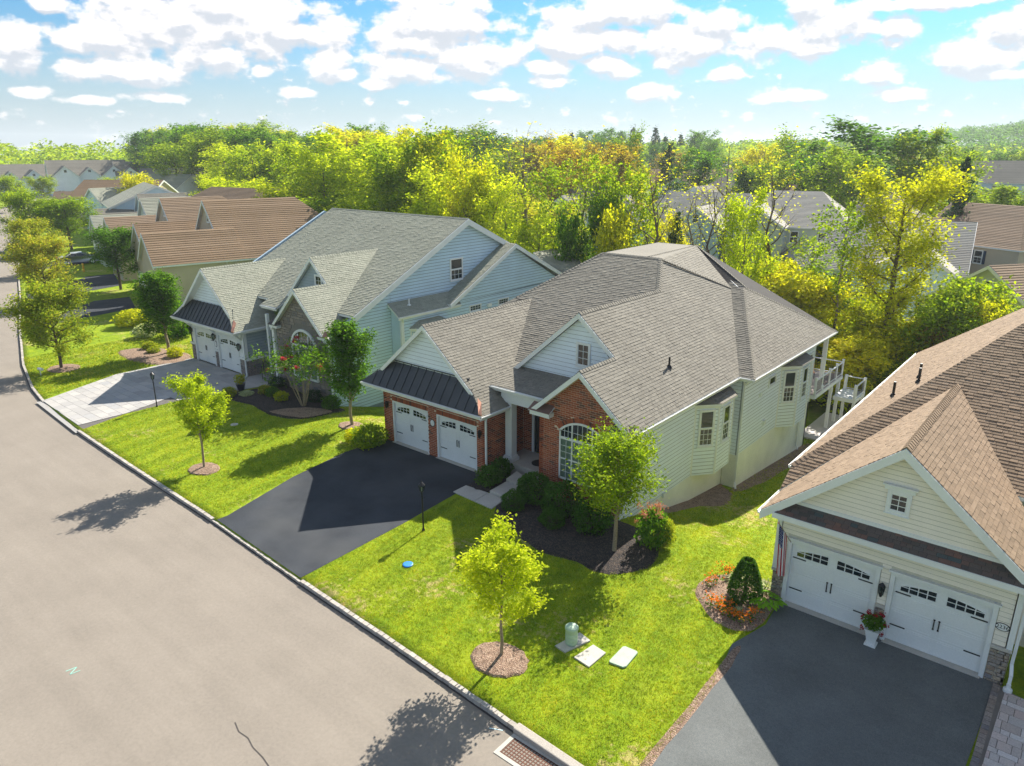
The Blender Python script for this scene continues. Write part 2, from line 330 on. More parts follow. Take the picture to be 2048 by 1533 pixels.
# ------------------------------------------------------------------ the ground
CURB = [(-420, 150), (-300, 100), (-171, 42), (-120, 20), (-79, 7.0), (-62, 1.8), (-45, -3.6), (-32, -7.5), (-25.3, -9.1), (-21.5, -9.7), (-18, -10.05), (-14.3, -10.35), (-8, -10.6), (1.4, -10.9), (8.2, -11.28), (14, -11.5), (21, -11.86), (60, -13), (400, -20)]
CX = np.array([p[0] for p in CURB], float); CY = np.array([p[1] for p in CURB], float)
def curb(x): return np.interp(x, CX, CY)
def sst(a, b, x):
    t = np.clip((x-a)/(b-a), 0, 1); return t*t*(3-2*t)
def ground_z(x, y):
    x = np.asarray(x, float); y = np.asarray(y, float); d = y-curb(x)
    st = 10.2+np.clip((-10-x)/25, 0, 1)*18
    amp = 1-sst(70, 120, -x)
    t = d-st
    f = -1.75*sst(0, 9, t)-.8*sst(6, 15, t)-1.05*sst(12, 26, t)
    z = f*amp
    z = z+np.where(d < 0, -.25, 0)
    z = z+44*np.exp(-((x-70)/210)**2-((y-900)/260)**2)*sst(300, 600, y)
    z = z+6*np.exp(-((x+420)/260)**2-((y-420)/260)**2)*sst(200, 400, y)
    return z
def axis(parts):
    out = []
    for a, b, st in parts:
        out += list(np.arange(a, b, st))
    return np.array(out+[parts[-1][1]])
gx_ = axis([(-3000, -600, 300), (-600, -140, 20), (-140, -50, 3), (-50, -30, 1), (-30, 45, .5), (45, 100, 5), (100, 600, 25), (600, 2600, 250)])
gd_ = axis([(-900, -60, 60), (-60, -1, 5), (-1, -.02, .98), (-.02, 0, .02), (0, 50, .5), (50, 140, 3), (140, 1500, 20), (1500, 4500, 300)])
GX, GD = np.meshgrid(gx_, gd_); GY = GD+curb(GX)
GZ = ground_z(GX, GY)
GZ[np.abs(GD) < 1e-6] = 0
V = np.stack([GX.ravel(), GY.ravel(), GZ.ravel()], 1); nx, nd = len(gx_), len(gd_)
ii, jj = np.meshgrid(np.arange(nx-1), np.arange(nd-1)); a = (jj*nx+ii).ravel(); F = np.stack([a, a+1, a+nx+1, a+nx], 1)
def lawnmat():
    m, nt, bs, out = nodes('lawn')
    tc = nt.nodes.new('ShaderNodeTexCoord'); o = tc.outputs['Object']
    big = noise(nt, .35, 4, .6, o); mid = noise(nt, 2.2, 4, .65, o); fine = noise(nt, 24, 4, .7, o)
    c = ramp(nt, mid, [(.12, .21, .006, .28), (.22, .32, .009, .5), (.33, .40, .014, .75)])
    c = mixc(nt, ramp(nt, big, [(0, 0, 0, .48), (.55, .55, .55, .72)]), c, (.34, .40, .02))
    # mowing lanes: light and dark sheen of leaning blades painted as colour bands
    w = nt.nodes.new('ShaderNodeTexWave'); w.inputs['Scale'].default_value = .22; w.inputs['Distortion'].default_value = .6; w.bands_direction = 'X'
    mp = nt.nodes.new('ShaderNodeMapping'); mp.inputs['Rotation'].default_value = (0, 0, R(-12)); link(nt, o, mp.inputs[0]); link(nt, mp.outputs[0], w.inputs[0])
    c = mixc(nt, 1., c, ramp(nt, w.outputs[1], [(.94, .96, .95, .35), (1.08, 1.06, 1.05, .65)]), 'MULTIPLY')
    dry = mth(nt, 'MULTIPLY', noise(nt, 3.4, 5, .75, o), ramp(nt, noise(nt, .22, 2, .5, o), [(.55, .55, .55, .40), (1.12, 1.12, 1.12, .68)]))
    c = mixc(nt, ramp(nt, dry, [(0, 0, 0, .50), (.85, .85, .85, .60)]), c, (.50, .42, .16))
    c = mixc(nt, 1., c, ramp(nt, fine, [(.62, .66, .6, .3), (1.25, 1.22, 1.2, .7)]), 'MULTIPLY')
    # beyond the gardens the floor of the wood
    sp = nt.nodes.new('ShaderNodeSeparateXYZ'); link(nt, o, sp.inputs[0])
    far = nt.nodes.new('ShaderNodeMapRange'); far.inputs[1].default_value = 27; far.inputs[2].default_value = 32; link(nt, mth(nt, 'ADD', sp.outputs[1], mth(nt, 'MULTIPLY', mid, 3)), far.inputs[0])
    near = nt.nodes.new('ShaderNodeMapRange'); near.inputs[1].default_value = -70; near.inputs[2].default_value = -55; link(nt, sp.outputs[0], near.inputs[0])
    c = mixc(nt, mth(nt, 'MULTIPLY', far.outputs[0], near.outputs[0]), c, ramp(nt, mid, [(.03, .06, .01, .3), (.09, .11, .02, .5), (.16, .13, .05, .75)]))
    link(nt, c, bs.inputs['Base Color']); bs.inputs['Roughness'].default_value = .9; bs.inputs['Specular IOR Level'].default_value = .15
    bump(nt, fine, bs, .9, .05); return m
M['lawn'] = lawnmat()
g = add_obj('lawn_ground', np_mesh('lawn_ground', V, F, M['lawn'], True)); tag(g, kind='structure')

def asphalt(name, lo, hi, patch, fine=130, wear=None):
    m, nt, bs, out = nodes(name)
    f = noise(nt, fine, 4, .75); c = ramp(nt, f, [lo+(.32,), hi+(.68,)])
    c = mixc(nt, 1., c, ramp(nt, noise(nt, .5, 5, .6), [(1-patch,)*3+(.35,), (1+patch,)*3+(.65,)]), 'MULTIPLY')
    f3 = noise(nt, 9, 4, .7); c = mixc(nt, 1., c, ramp(nt, f3, [(.93,)*3+(.35,), (1.06,)*3+(.65,)]), 'MULTIPLY')
    if name == 'road_asphalt':
        st = noise(nt, .9, 4, .6, stretch=(.12, 1.6, 1)); c = mixc(nt, 1., c, ramp(nt, st, [(.955, .955, .955, .38), (1.02, 1.02, 1.02, .6)]), 'MULTIPLY')
        sp_ = noise(nt, 1.7, 5, .75); c = mixc(nt, ramp(nt, sp_, [(0, 0, 0, .66), (.16, .16, .16, .76)]), c, (.10, .085, .075))
    if wear: c = mixc(nt, ramp(nt, noise(nt, .28, 3, .55), [(0, 0, 0, .45), (.7, .7, .7, .7)]), c, wear)
    link(nt, c, bs.inputs['Base Color']); bs.inputs['Roughness'].default_value = .9; bs.inputs['Specular IOR Level'].default_value = .25; bump(nt, f, bs, .5, .01); return m
M['road'] = asphalt('road_asphalt', (.205, .180, .150), (.31, .272, .228), .05)
M['drive'] = asphalt('driveway_asphalt', (.022, .028, .038), (.055, .061, .070), .18, 70, (.075, .08, .085))
M['drive_worn'] = asphalt('worn_driveway_asphalt', (.075, .088, .092), (.185, .19, .18), .14, 55)
def strip(name, x0, x1, d0, d1, z, mat, n=60, kind='structure'):
    xs = np.linspace(x0, x1, n) if x1-x0 < 60 else np.unique(np.concatenate([np.linspace(x0, x1, n), CX[(CX > x0) & (CX < x1)]]))
    V = []; F = []
    for x in xs: V += [(x, curb(x)+d0, z), (x, curb(x)+d1, z)]
    for i in range(len(xs)-1): F.append((2*i, 2*i+2, 2*i+3, 2*i+1))
    return tag(add_obj(name, np_mesh(name, V, F, mat)), kind=kind)
strip('street', -420, 120, -15.5, -.05, -.12, M['road'], 200)
def sheet(name, pts, z, mat, parent=None, kind='structure', th=.0):
    mb = MB()
    P = [(x, y, z) for x, y in pts]
    if th: mb.prism([(x, y, z-th) for x, y in pts], (0, 0, th))
    else: mb.poly(P)
    o = mb.build(name, mat, parent)
    if kind: o['kind'] = kind
    return o
sheet('side_street', [(-420, 95), (-262, 61), (-215, 62), (-196, 62), (-150, 60), (-140, 68), (-190, 74), (-262, 76), (-420, 112)], .012, M['road'])
# asphalt driveways with a short apron down to the street
def driveway(name, pts, apron, mat):
    mb = MB(); mb.poly([(x, y, .012) for x, y in pts])
    (ax, ay), (bx, by) = apron
    n_ = 12
    for i in range(n_):
        xa = ax+(bx-ax)*i/n_; xb = ax+(bx-ax)*(i+1)/n_; ya, yb = ay+(by-ay)*i/n_, ay+(by-ay)*(i+1)/n_
        mb.poly([(xa, ya, .012), (xa, curb(xa)+.06, .012), (xb, curb(xb)+.06, .012), (xb, yb, .012)])
    return tag(mb.build(name, mat), kind='structure')
driveway('driveway', [(1.5, -10.35), (8.1, -10.75), (7.95, -6), (7.72, -2.69), (7.45, -.0), (.0, -.0), (-.1, -1.2), (-.22, -2.64), (.3, -6.2)], ((1.5, -10.35), (8.1, -10.75)), M['drive'])
driveway('driveway', [(22.5, -11.3), (29.0, -11.6), (28.8, -5.4), (28.95, -1.25), (22.4, -1.25), (22.55, -2.9), (22.1, -4.6), (22.5, -6.8)], ((22.5, -11.3), (29.0, -11.6)), M['drive_worn'])
for pts, mt in (([(-48.2, -1.8), (-44.3, -3.2), (-45.6, 2.4), (-46.5, 7.2), (-53.0, 9.5), (-53.5, 6.0), (-50, 2.2)], 'drive'), ([(-64, 3.0), (-60, 1.9), (-59.5, 6), (-61, 12), (-70.5, 15.2), (-71, 12.2), (-65, 6.5)], 'drive'), ([(-87, 10.3), (-82, 8.7), (-82, 14), (-84, 19), (-92, 21), (-92, 18), (-88, 14)], 'drive')):
    sheet('driveway', pts, .012, M[mt])
# kerb of separate stone blocks
kerb = thing('kerb', None, None, (0, 0, 0)); tag(kerb, kind='structure')
_m = MB(); _m.prism([(-.128, -.075, -.2), (.128, -.075, -.2), (.128, .075, -.2), (-.128, .075, -.2)], (0, 0, .215))
_kb = _m.build('kerb_stone', M['kerb'], kerb); k_me = _kb.data
bv = _kb.modifiers.new('bevel', 'BEVEL'); bv.width = .012; bv.segments = 1
bpy.data.objects.remove(_kb)
rk = random.Random(3); x = 23.4; kn = 0; far_k = MB()
while x > -110:
    y = float(curb(x)); sl_ = float((curb(x+.2)-curb(x-.2))/.4); ang = math.atan(sl_); L = .268*math.cos(ang)
    low = (1.2 < x < 8.4) or (22.3 < x < 29.2) or (-21.4 < x < -14.5)
    inlet = 19.35 < x < 21.0
    if not inlet:
        z = (-.035 if low else .012)+rk.uniform(-.008, .008)
        if kn < 296:
            o = bpy.data.objects.new('kerb_stone', k_me); COL.objects.link(o); o.parent = kerb; o.location = (x, y-.02+rk.uniform(-.008, .008), z); o.rotation_euler.z = ang+rk.uniform(-.03, .03)
            o.scale = (rk.uniform(.92, 1.03), 1, 1)
        else:
            c_, s_ = math.cos(ang), math.sin(ang)
            q = [(x+u*c_-v*s_, y+u*s_+v*c_, z-.2) for u, v in ((-.125, -.075), (.125, -.075), (.125, .075), (-.125, .075))]
            far_k.prism(q, (0, 0, .215))
        kn += 1
    x -= L
fk = far_k.build('kerb_stones', M['kerb'], kerb); fk['kind'] = 'stuff'
# dark line of joint sand along the kerb
strip('gutter_joint', -110, 40, -.16, -.09, -.116, plain('tar_joint', (.07, .06, .055), .95), 100)

# paths and beds
def mound(name, pts, z0, h, mat, n_in=1, kind='structure', parent=None):
    """bed: raised towards the middle, on the ground as it slopes"""
    cx = sum(p[0] for p in pts)/len(pts); cy = sum(p[1] for p in pts)/len(pts); mb = MB(); k = len(pts); rings = []
    for t, dz in ((1., z0), (.93, z0+h*.55), (.6, z0+h*.9), (.25, z0+h)):
        rings.append([(cx+(x-cx)*t, cy+(y-cy)*t, float(ground_z(cx+(x-cx)*t, cy+(y-cy)*t))+dz) for x, y in pts])
    for a, b in zip(rings, rings[1:]):
        for i in range(k): mb.poly([a[i], a[(i+1) % k], b[(i+1) % k], b[i]])
    mb.poly(rings[-1])
    o = mb.build(name, mat, parent, smooth=True); o['kind'] = kind; return o
def wob(pts, amp=.06, seed=1, sub=4):
    r = random.Random(seed); out = []
    n = len(pts)
    for i in range(n):
        p0, p1, p2, p3 = pts[i-1], pts[i], pts[(i+1) % n], pts[(i+2) % n]
        for j in range(sub):
            t = j/sub
            q = [.5*((2*p1[k])+(-p0[k]+p2[k])*t+(2*p0[k]-5*p1[k]+4*p2[k]-p3[k])*t*t+(-p0[k]+3*p1[k]-3*p2[k]+p3[k])*t**3) for k in (0, 1)]
            out.append((q[0]+r.uniform(-amp, amp), q[1]+r.uniform(-amp, amp)))
    return out
def disc(cx, cy, rx, ry=None, n=14, rz=0): 
    ry = ry or rx
    return [(cx+rx*math.cos(2*math.pi*i/n), cy+ry*math.sin(2*math.pi*i/n)) for i in range(n)]
BED_MAIN = [(10.1, -2.5), (11.7, -3.3), (13.6, -4.0), (15.4, -3.75), (16.6, -3.8), (17.5, -2.9), (17.75, -1.9), (17.3, -.7), (16.2, .3), (14.7, .45), (12, .45), (10.3, .45), (9.95, -.9)]
BED_SMALL = [(7.5, -1.45), (8.85, -1.35), (8.75, .95), (7.5, 1.1)]
BED_LEFT = [(-14.2, -2.2), (-12.5, -1.95), (-10.5, -1.7), (-8.4, -1.95), (-6.5, -1.4), (-5.8, -.1), (-6.0, 1.9), (-7.4, 2.1), (-10.3, 2.05), (-13.2, 1.9), (-13.6, -.2), (-14.3, -1.3)]
BED_BROWN = [(-8.7, -1.75), (-6.4, -1.2), (-5.75, 0.1), (-6.2, 1.0), (-7.6, .1)]
BED_FLOWER = [(20.2, -3.1), (19.75, -2.3), (19.85, -1.3), (20.7, -.35), (21.9, -.1), (22.0, -1.25), (22.35, -1.4), (22.45, -2.9), (22.1, -3.75), (21.2, -3.85)]
BED_RIM = [(-30.5, -1.2), (-27.5, -1.9), (-24.2, -1.2), (-23.9, 1.2), (-26.3, 1.9), (-29.5, .8)]
mound('mulch_bed', wob(BED_MAIN, .04, 2), .01, .10, M['mulch_dark'])
mound('mulch_bed', wob(BED_SMALL, .02, 3, 2), .01, .08, M['mulch_dark'])
mound('mulch_bed', wob(BED_LEFT, .05, 4), .01, .10, M['mulch_dark'])
mound('mulch_bed', wob(BED_BROWN, .05, 5), .085, .05, M['mulch_brown'])
mound('mulch_bed', wob(BED_FLOWER, .03, 6), .01, .10, M['mulch_brown'])
mound('mulch_bed', wob(BED_RIM, .1, 7), .01, .10, M['mulch_brown'])
RINGS = [(16.8, -9.95, .95, 'mulch_brown'), (-3.9, -8.5, .85, 'mulch_brown'), (-28.6, -6.0, 1.25, 'mulch_brown'), (-3.1, .1, .85, 'mulch_brown'), (-56, 3.6, 1.2, 'mulch_brown')]
for i, (cx, cy, r, mm) in enumerate(RINGS):
    mound('mulch_ring', wob(disc(cx, cy, r, r*.85, 9), .04, 20+i, 3), .01, .09, M[mm])
# bare soil along the white house's foundation and the right driveway
mound('soil_strip', wob([(14.7, 4.0), (15.2, 4.3), (15.5, 7), (16.3, 8.3), (15.8, 10.3), (15.0, 10.9), (14.7, 10.9)], .07, 8), .012, .02, M['mulch_brown'])
mound('soil_strip', wob([(15.45, 11.5), (16.1, 11.8), (16.4, 16), (16.3, 22), (15.45, 22.5)], .07, 9), .012, .02, M['mulch_brown'])
mound('soil_strip', wob([(22.2, -4.6), (22.45, -4.6), (22.52, -6.8), (22.52, -11.0), (22.3, -11.0), (22.28, -7)], .05, 10), .006, .012, M['mulch_brown'])
# concrete walk of the brick house
walk = thing('front_walk', None, None, (0, 0, 0)); tag(walk, kind='structure')
def slab(pts, z0, z1, name='slab', mat=None, par=walk):
    mb = MB(); mb.prism([(x, y, z0) for x, y in pts], (0, 0, z1-z0)); o = mb.build(name, mat or M['concrete'], par)
    b = o.modifiers.new('bevel', 'BEVEL'); b.width = .012; b.segments = 1; return o
slab([(7.5, -2.42), (8.88, -2.5), (8.86, -1.47), (7.5, -1.55)], -.05, .05)
slab([(8.9, -2.5), (10.0, -2.56), (9.88, -1.5), (8.88, -1.47)], -.05, .05)
slab([(8.92, -1.46), (9.95, -1.42), (9.77, -.25), (8.86, -.22)], -.05, .17, 'step')
slab([(8.86, -.2), (9.78, -.25), (9.62, .5), (8.7, .8)], -.05, .31, 'step')
# paver driveway of the grey house, paver by paver
pav = thing('paver_driveway', None, None, (0, 0, 0)); tag(pav, kind='structure')
pbase = sheet('sand_joint', [(-21.7, -9.72), (-14.45, -10.1), (-15.2, -7.4), (-15.1, -4.2), (-14.3, -1.5), (-13.4, 1.5), (-13.2, 3.3), (-16.3, 3.3), (-16.3, 1.5), (-23.95, 1.5), (-24.1, -4.0)], .006, plain('joint_sand', (.13, .12, .11), .95), pav, None)
def pavers(convs, org, dx, dy, parent, mat, z, th, rng, limit, off=.5, shared_name='paver', jit=0.):
    hp = [halfplanes(c) for c in convs]; res = []
    for ci, cv in enumerate(convs):
        xs = [p[0] for p in cv]; ys = [p[1] for p in cv]
        j0 = int((min(ys)-org[1])//dy)-1; j1 = int((max(ys)-org[1])//dy)+2; i0 = int((min(xs)-org[0])//dx)-2; i1 = int((max(xs)-org[0])//dx)+2
        for j in range(j0, j1):
            for i in range(i0, i1):
                ox = org[0]+i*dx+(j % 2)*dx*off; oy = org[1]+j*dy; g_ = .008
                q = [(ox+g_, oy+g_), (ox+dx-g_, oy+g_), (ox+dx-g_, oy+dy-g_), (ox+g_, oy+dy-g_)]
                for h in hp[ci]: q = clip(q, *h) if len(q) > 2 else q
                if len(q) > 2:
                    ar = abs(sum(q[k][0]*q[(k+1) % len(q)][1]-q[(k+1) % len(q)][0]*q[k][1] for k in range(len(q))))/2
                    if ar > .015: res.append(q)
    res.sort(key=lambda q: (q[0][0]-29)**2+(q[0][1]+24)**2)
    rest = MB()
    for n_, q in enumerate(res):
        zz = z+rng.uniform(0, .006)
        if n_ < limit:
            mb = MB(); mb.prism([(x, y, zz-th) for x, y in q], (0, 0, th)); mb.build(shared_name, mat, parent)
        else: rest.prism([(x, y, zz-th) for x, y in q], (0, 0, th))
    if rest.v: o = rest.build(shared_name+'s', mat, parent); o['kind'] = 'stuff'
pavers([[(-21.7, -9.72), (-14.45, -10.1), (-15.2, -7.4), (-15.1, -4.2), (-24.05, -4.2)], [(-24.05, -4.2), (-15.1, -4.2), (-14.3, -1.5), (-13.4, 1.45), (-23.95, 1.45)], [(-16.3, 1.45), (-13.4, 1.45), (-13.2, 3.3), (-16.3, 3.3)]],
       (-25, -4.2), .86, .565, pav, M['paver'], .035, .03, random.Random(5), 295)
sheet('apron', [(-21.9, -10.05), (-14.2, -10.6), (-14.4, -10.12), (-21.75, -9.7)], -.02, M['paver'], pav, None)
# walkway of mixed pavers at the right edge
pv2 = thing('paver_walkway', None, None, (0, 0, 0)); tag(pv2, kind='structure')
sheet('sand_joint', [(28.85, -6.5), (31.4, -6.5), (31.4, -1.9), (29.4, -1.5), (28.95, -1.3)], .016, M['grout'], pv2, None)
rp = random.Random(9)
def ashlar(x0, x1, y0, y1, parent, mat, conv):
    hs = halfplanes(conv); y = y0
    while y < y1:
        h = rp.choice((.22, .3, .38)); x = x0+rp.uniform(-.2, 0)
        while x < x1:
            w = rp.choice((.22, .34, .46)); q = [(x+.008, y+.008), (x+w-.008, y+.008), (x+w-.008, y+h-.008), (x+.008, y+h-.008)]
            for H_ in hs: q = clip(q, *H_) if len(q) > 2 else q
            if len(q) > 2:
                mb = MB(); mb.prism([(a, b, .015) for a, b in q], (0, 0, .03+rp.uniform(0, .004))); mb.build('paver', mat, parent)
            x += w
        y += h
ashlar(28.7, 31.4, -6.5, -1.4, pv2, M['paver_pink'], [(29.1, -6.5), (31.4, -6.5), (31.4, -3.9), (29.75, -1.6), (29.2, -1.6)])
for i in range(24):
    y = -6.4+i*.21; mb = MB(); mb.box(28.88, 29.06, y, y+.195, .012, .05); mb.build('border_paver', M['stone_brown'], pv2)
# patio behind the white house
pat = sheet('rear_patio', [(14.6, 24.2), (17.6, 24.0), (18, 30), (14.6, 30.2)], float(ground_z(16, 26))+.12, M['paver_pink'], None, 'structure', .3)
# storm drain
dr = thing('storm_drain', 'rusty street drain grate with stone hood set into the kerb at the bottom edge', 'storm drain', (20.2, -12.2, -.12), world=True)
mb = MB()
for a, b, c_, d_ in ((19.0, 21.3, -12.78, -12.66), (19.0, 21.3, -12.02, -11.92), (19.0, 19.12, -12.66, -12.02), (21.18, 21.3, -12.66, -12.02)): mb.box(a, b, c_, d_, -.14, -.105)
mb.build('frame', M['concrete'], dr)
mb = MB()
for i in range(22): mb.box(19.14+i*.094, 19.17+i*.094, -12.66, -12.02, -.145, -.112)
for i in range(7): mb.box(19.12, 21.18, -12.64+i*.098, -12.615+i*.098, -.144, -.113)
mb.build('grate', M['rust'], dr)
mb = MB(); mb.box(19.12, 21.18, -12.66, -12.02, -.20, -.17); mb.build('pit', M['black'], dr)
mb = MB(); mb.prism([(18.95, -11.9, -.2), (21.4, -12.0, -.2), (21.4, -11.72, -.2), (18.95, -11.62, -.2)], (0, 0, .24)); o = mb.build('hood', M['kerb'], dr)
b = o.modifiers.new('bevel', 'BEVEL'); b.width = .03; b.segments = 2
# paint marks and crack on the street
mb = MB()
for a, b in (((6.75, -18.8), (6.8, -18.5)), ((6.8, -18.5), (7.0, -18.78)), ((7.0, -18.78), (7.05, -18.5))): mb.beam((a[0], a[1], -.115), (b[0], b[1], -.115), .03, .004)
tag(mb.build('survey_mark', plain('mint_spray_paint', (.28, .58, .48), .7)), 'small mint green letter N sprayed on the street', 'road marking')
mb = MB(); pp = [(12.7, -16.6), (13.1, -16.72), (13.5, -16.68), (13.9, -16.78), (14.4, -16.8), (15.0, -16.9)]
for a, b in zip(pp, pp[1:]): mb.beam((a[0], a[1], -.1165), (b[0], b[1], -.1165), .035, .003)
tag(mb.build('road_crack_seal', plain('crack_seal', (.07, .06, .055), .8)), kind='structure')
mb = MB()
for a, b in (((18.35, -12.2), (18.7, -12.02)),): mb.beam((a[0], a[1], -.115), (b[0], b[1], -.115), .025, .004)
tag(mb.build('survey_mark', plain('pale_spray_paint', (.6, .8, .85), .7)), 'pale blue spray stroke on the street beside the drain', 'road marking')

# ---- grass: short blades standing on the near lawns
def inpoly(x, y, poly):
    c = np.zeros(x.shape, bool); n = len(poly)
    for i in range(n):
        x0, y0 = poly[i]; x1, y1 = poly[(i+1) % n]
        cond = ((y0 > y) != (y1 > y)) & (x < (x1-x0)*(y-y0)/((y1-y0) if y1 != y0 else 1e-9)+x0); c ^= cond
    return c
EXCL = [BED_MAIN, BED_SMALL, BED_LEFT, BED_FLOWER, BED_RIM,
        [(1.5, -11.5), (8.15, -11.5), (7.97, -6), (7.74, -2.69), (7.45, 0), (0, 0), (-.1, -1.2), (-.2, -2.64), (.3, -6.2)],
        [(22.45, -12), (40, -12), (40, 0), (22, 0), (22.05, -1.2), (22.4, -1.3), (22.5, -2.9), (22.05, -4.6), (22.45, -6.8)],
        [(-21.8, -10.6), (-14.3, -10.6), (-15.2, -7.4), (-15.1, -4.2), (-14.3, -1.5), (-13.2, 1.5), (-13.2, 4), (-24, 4), (-24.1, -4.0)],
        [(7.4, -2.55), (10.05, -2.6), (9.9, .8), (7.4, 1)], [(-.2, -.1), (14.75, .3), (14.75, 24), (-.2, 24)], [(14.6, 11), (15.5, 11), (15.5, 24), (14.6, 24)],
        [(14.7, 4.0), (15.2, 4.3), (15.5, 7), (16.3, 8.3), (15.8, 10.3), (15.0, 10.9), (14.7, 10.9)],
        [(-24.2, 1.4), (-16.2, 1.4), (-13, 2), (-7.2, 2), (-6, 7), (-6, 25), (-24.2, 25)], [(22, -1.3), (40, -1.3), (40, 22), (21.9, 22)],
        [(17.85, -8.45), (18.4, -8.45), (18.4, -7.3), (17.85, -7.3)], [(18.55, -8.5), (19.25, -8.5), (19.25, -7.4), (18.55, -7.4)], [(19.4, -7.9), (20.1, -7.9), (20.1, -6.8), (19.4, -6.8)]]
EXCL += [disc(cx, cy, r*.97, r*.83) for cx, cy, r, _ in RINGS]
def grass(name, x0, x1, y0, y1, n, hgt, wid, blades, seed):
    g_ = np.random.default_rng(seed); x = g_.uniform(x0, x1, n); y = g_.uniform(y0, y1, n); ok = (y-curb(x)) > .06
    for e in EXCL: ok &= ~inpoly(x, y, e)
    x = x[ok]; y = y[ok]; z = ground_z(x, y); n = len(x)
    X = np.repeat(x, blades)+g_.normal(0, .03, n*blades); Y = np.repeat(y, blades)+g_.normal(0, .03, n*blades); Z = np.repeat(z, blades); m_ = len(X)
    a = g_.uniform(0, 6.283, m_); h = hgt*g_.uniform(.6, 1.3, m_); lx = g_.normal(0, .45, m_)*h; ly = g_.normal(0, .45, m_)*h
    dx = np.cos(a)*wid/2; dy = np.sin(a)*wid/2
    V = np.stack([np.stack([X-dx, Y-dy, Z-.004], 1), np.stack([X+dx, Y+dy, Z-.004], 1), np.stack([X+lx, Y+ly, Z+h], 1)], 1).reshape(-1, 3)
    F = np.arange(m_*3).reshape(-1, 3)
    o = add_obj(name, np_mesh(name, V, F, M['blade'])); o['kind'] = 'stuff'; return o
def blademat():
    m, nt, bs, out = nodes('grass_blades'); g_ = nt.nodes.new('ShaderNodeNewGeometry'); tc = nt.nodes.new('ShaderNodeTexCoord')
    c = ramp(nt, g_.outputs['Random Per Island'], [(.17, .28, .008), (.33, .43, .012), (.50, .54, .022), (.70, .62, .09)])
    dry = mth(nt, 'MULTIPLY', noise(nt, 3.4, 5, .75, tc.outputs['Object']), ramp(nt, noise(nt, .22, 2, .5, tc.outputs['Object']), [(.55, .55, .55, .40), (1.12, 1.12, 1.12, .68)]))
    c = mixc(nt, ramp(nt, dry, [(0, 0, 0, .50), (.85, .85, .85, .60)]), c, (.62, .52, .22))
    w = nt.nodes.new('ShaderNodeTexWave'); w.inputs['Scale'].default_value = .22; w.inputs['Distortion'].default_value = .6; w.bands_direction = 'X'
    mp = nt.nodes.new('ShaderNodeMapping'); mp.inputs['Rotation'].default_value = (0, 0, R(-12)); link(nt, tc.outputs['Object'], mp.inputs[0]); link(nt, mp.outputs[0], w.inputs[0])
    c = mixc(nt, 1., c, ramp(nt, w.outputs[1], [(.86, .90, .9, .35), (1.10, 1.07, 1.0, .65)]), 'MULTIPLY')  # same mowing bands: sheen of leaning blades painted into the blade colour
    c = mixc(nt, 1., c, ramp(nt, noise(nt, .8, 4, .6, tc.outputs['Object']), [(.78, .86, .9, .35), (1.14, 1.06, 1.0, .65)]), 'MULTIPLY')
    link(nt, c, bs.inputs['Base Color']); bs.inputs['Roughness'].default_value = .6; bs.inputs['Specular IOR Level'].default_value = .2
    tr = nt.nodes.new('ShaderNodeBsdfTranslucent'); link(nt, c, tr.inputs[0]); mx = nt.nodes.new('ShaderNodeMixShader'); mx.inputs[0].default_value = .4
    link(nt, bs.outputs[0], mx.inputs[1]); link(nt, tr.outputs[0], mx.inputs[2]); link(nt, mx.outputs[0], out.inputs[0]); return m
M['blade'] = blademat()
grass('grass', 8, 22.5, -12, 5, 62000, .052, .017, 4, 1)
grass('grass', -16, 2, -11, 4, 40000, .06, .024, 3, 2)
grass('grass', 14.7, 22, 5, 26, 14000, .07, .03, 3, 3)
grass('grass', -34, -21, -11, 4, 12000, .09, .05, 3, 4)
# ------------------------------------------------------------------ house building
Zv = Vector((0, 0, 1))
class WF:
    """a wall's own frame: u along the wall, d outwards, z up"""
    def __init__(s, o, u, n): s.o = Vector((o[0], o[1], 0)); s.u = Vector((u[0], u[1], 0)).normalized(); s.n = Vector((n[0], n[1], 0)).normalized()
    def P(s, u, z, d=0.): return s.o+s.u*u+s.n*d+Zv*z
    def poly(s, pts, d=0.): return [s.P(u, z, d) for u, z in pts]
    def box(s, mb, u0, u1, z0, z1, d0, d1, mi=0):
        mb.prism([s.P(u0, z0, d0), s.P(u1, z0, d0), s.P(u1, z1, d0), s.P(u0, z1, d0)], s.n*(d1-d0), mi)
def FR(y, x0=0): return WF((x0, y), (1, 0), (0, -1))     # front wall (faces -Y), u = world x
def RT(x, y0=0): return WF((x, y0), (0, 1), (1, 0))      # right wall (faces +X), u = world y
def wall_poly(w, pts, mat, parent, th=.2, name='wall'):
    mb = MB(); mb.prism(w.poly(pts, 0), -w.n*th); return mb.build(name, mat, parent)
def wall_rects(w, u0, u1, z0, z1, holes, mat, parent, th=.2, name='wall'):
    us = sorted({u0, u1, *[h[0] for h in holes], *[h[1] for h in holes]}); zs = sorted({z0, z1, *[h[2] for h in holes], *[h[3] for h in holes]})
    us = [u for u in us if u0 <= u <= u1]; zs = [z for z in zs if z0 <= z <= z1]; mb = MB()
    for a, b in zip(us, us[1:]):
        run = None
        for c, d in zip(zs, zs[1:]):
            hole = any(h[0] <= (a+b)/2 <= h[1] and h[2] <= (c+d)/2 <= h[3] for h in holes)
            if not hole: run = [c, d] if run is None else [run[0], d]
            if hole or d == zs[-1]:
                if run: w.box(mb, a, b, run[0], run[1], -th, 0)
                run = None
    return mb.build(name, mat, parent)
GAP_SHADE = {}
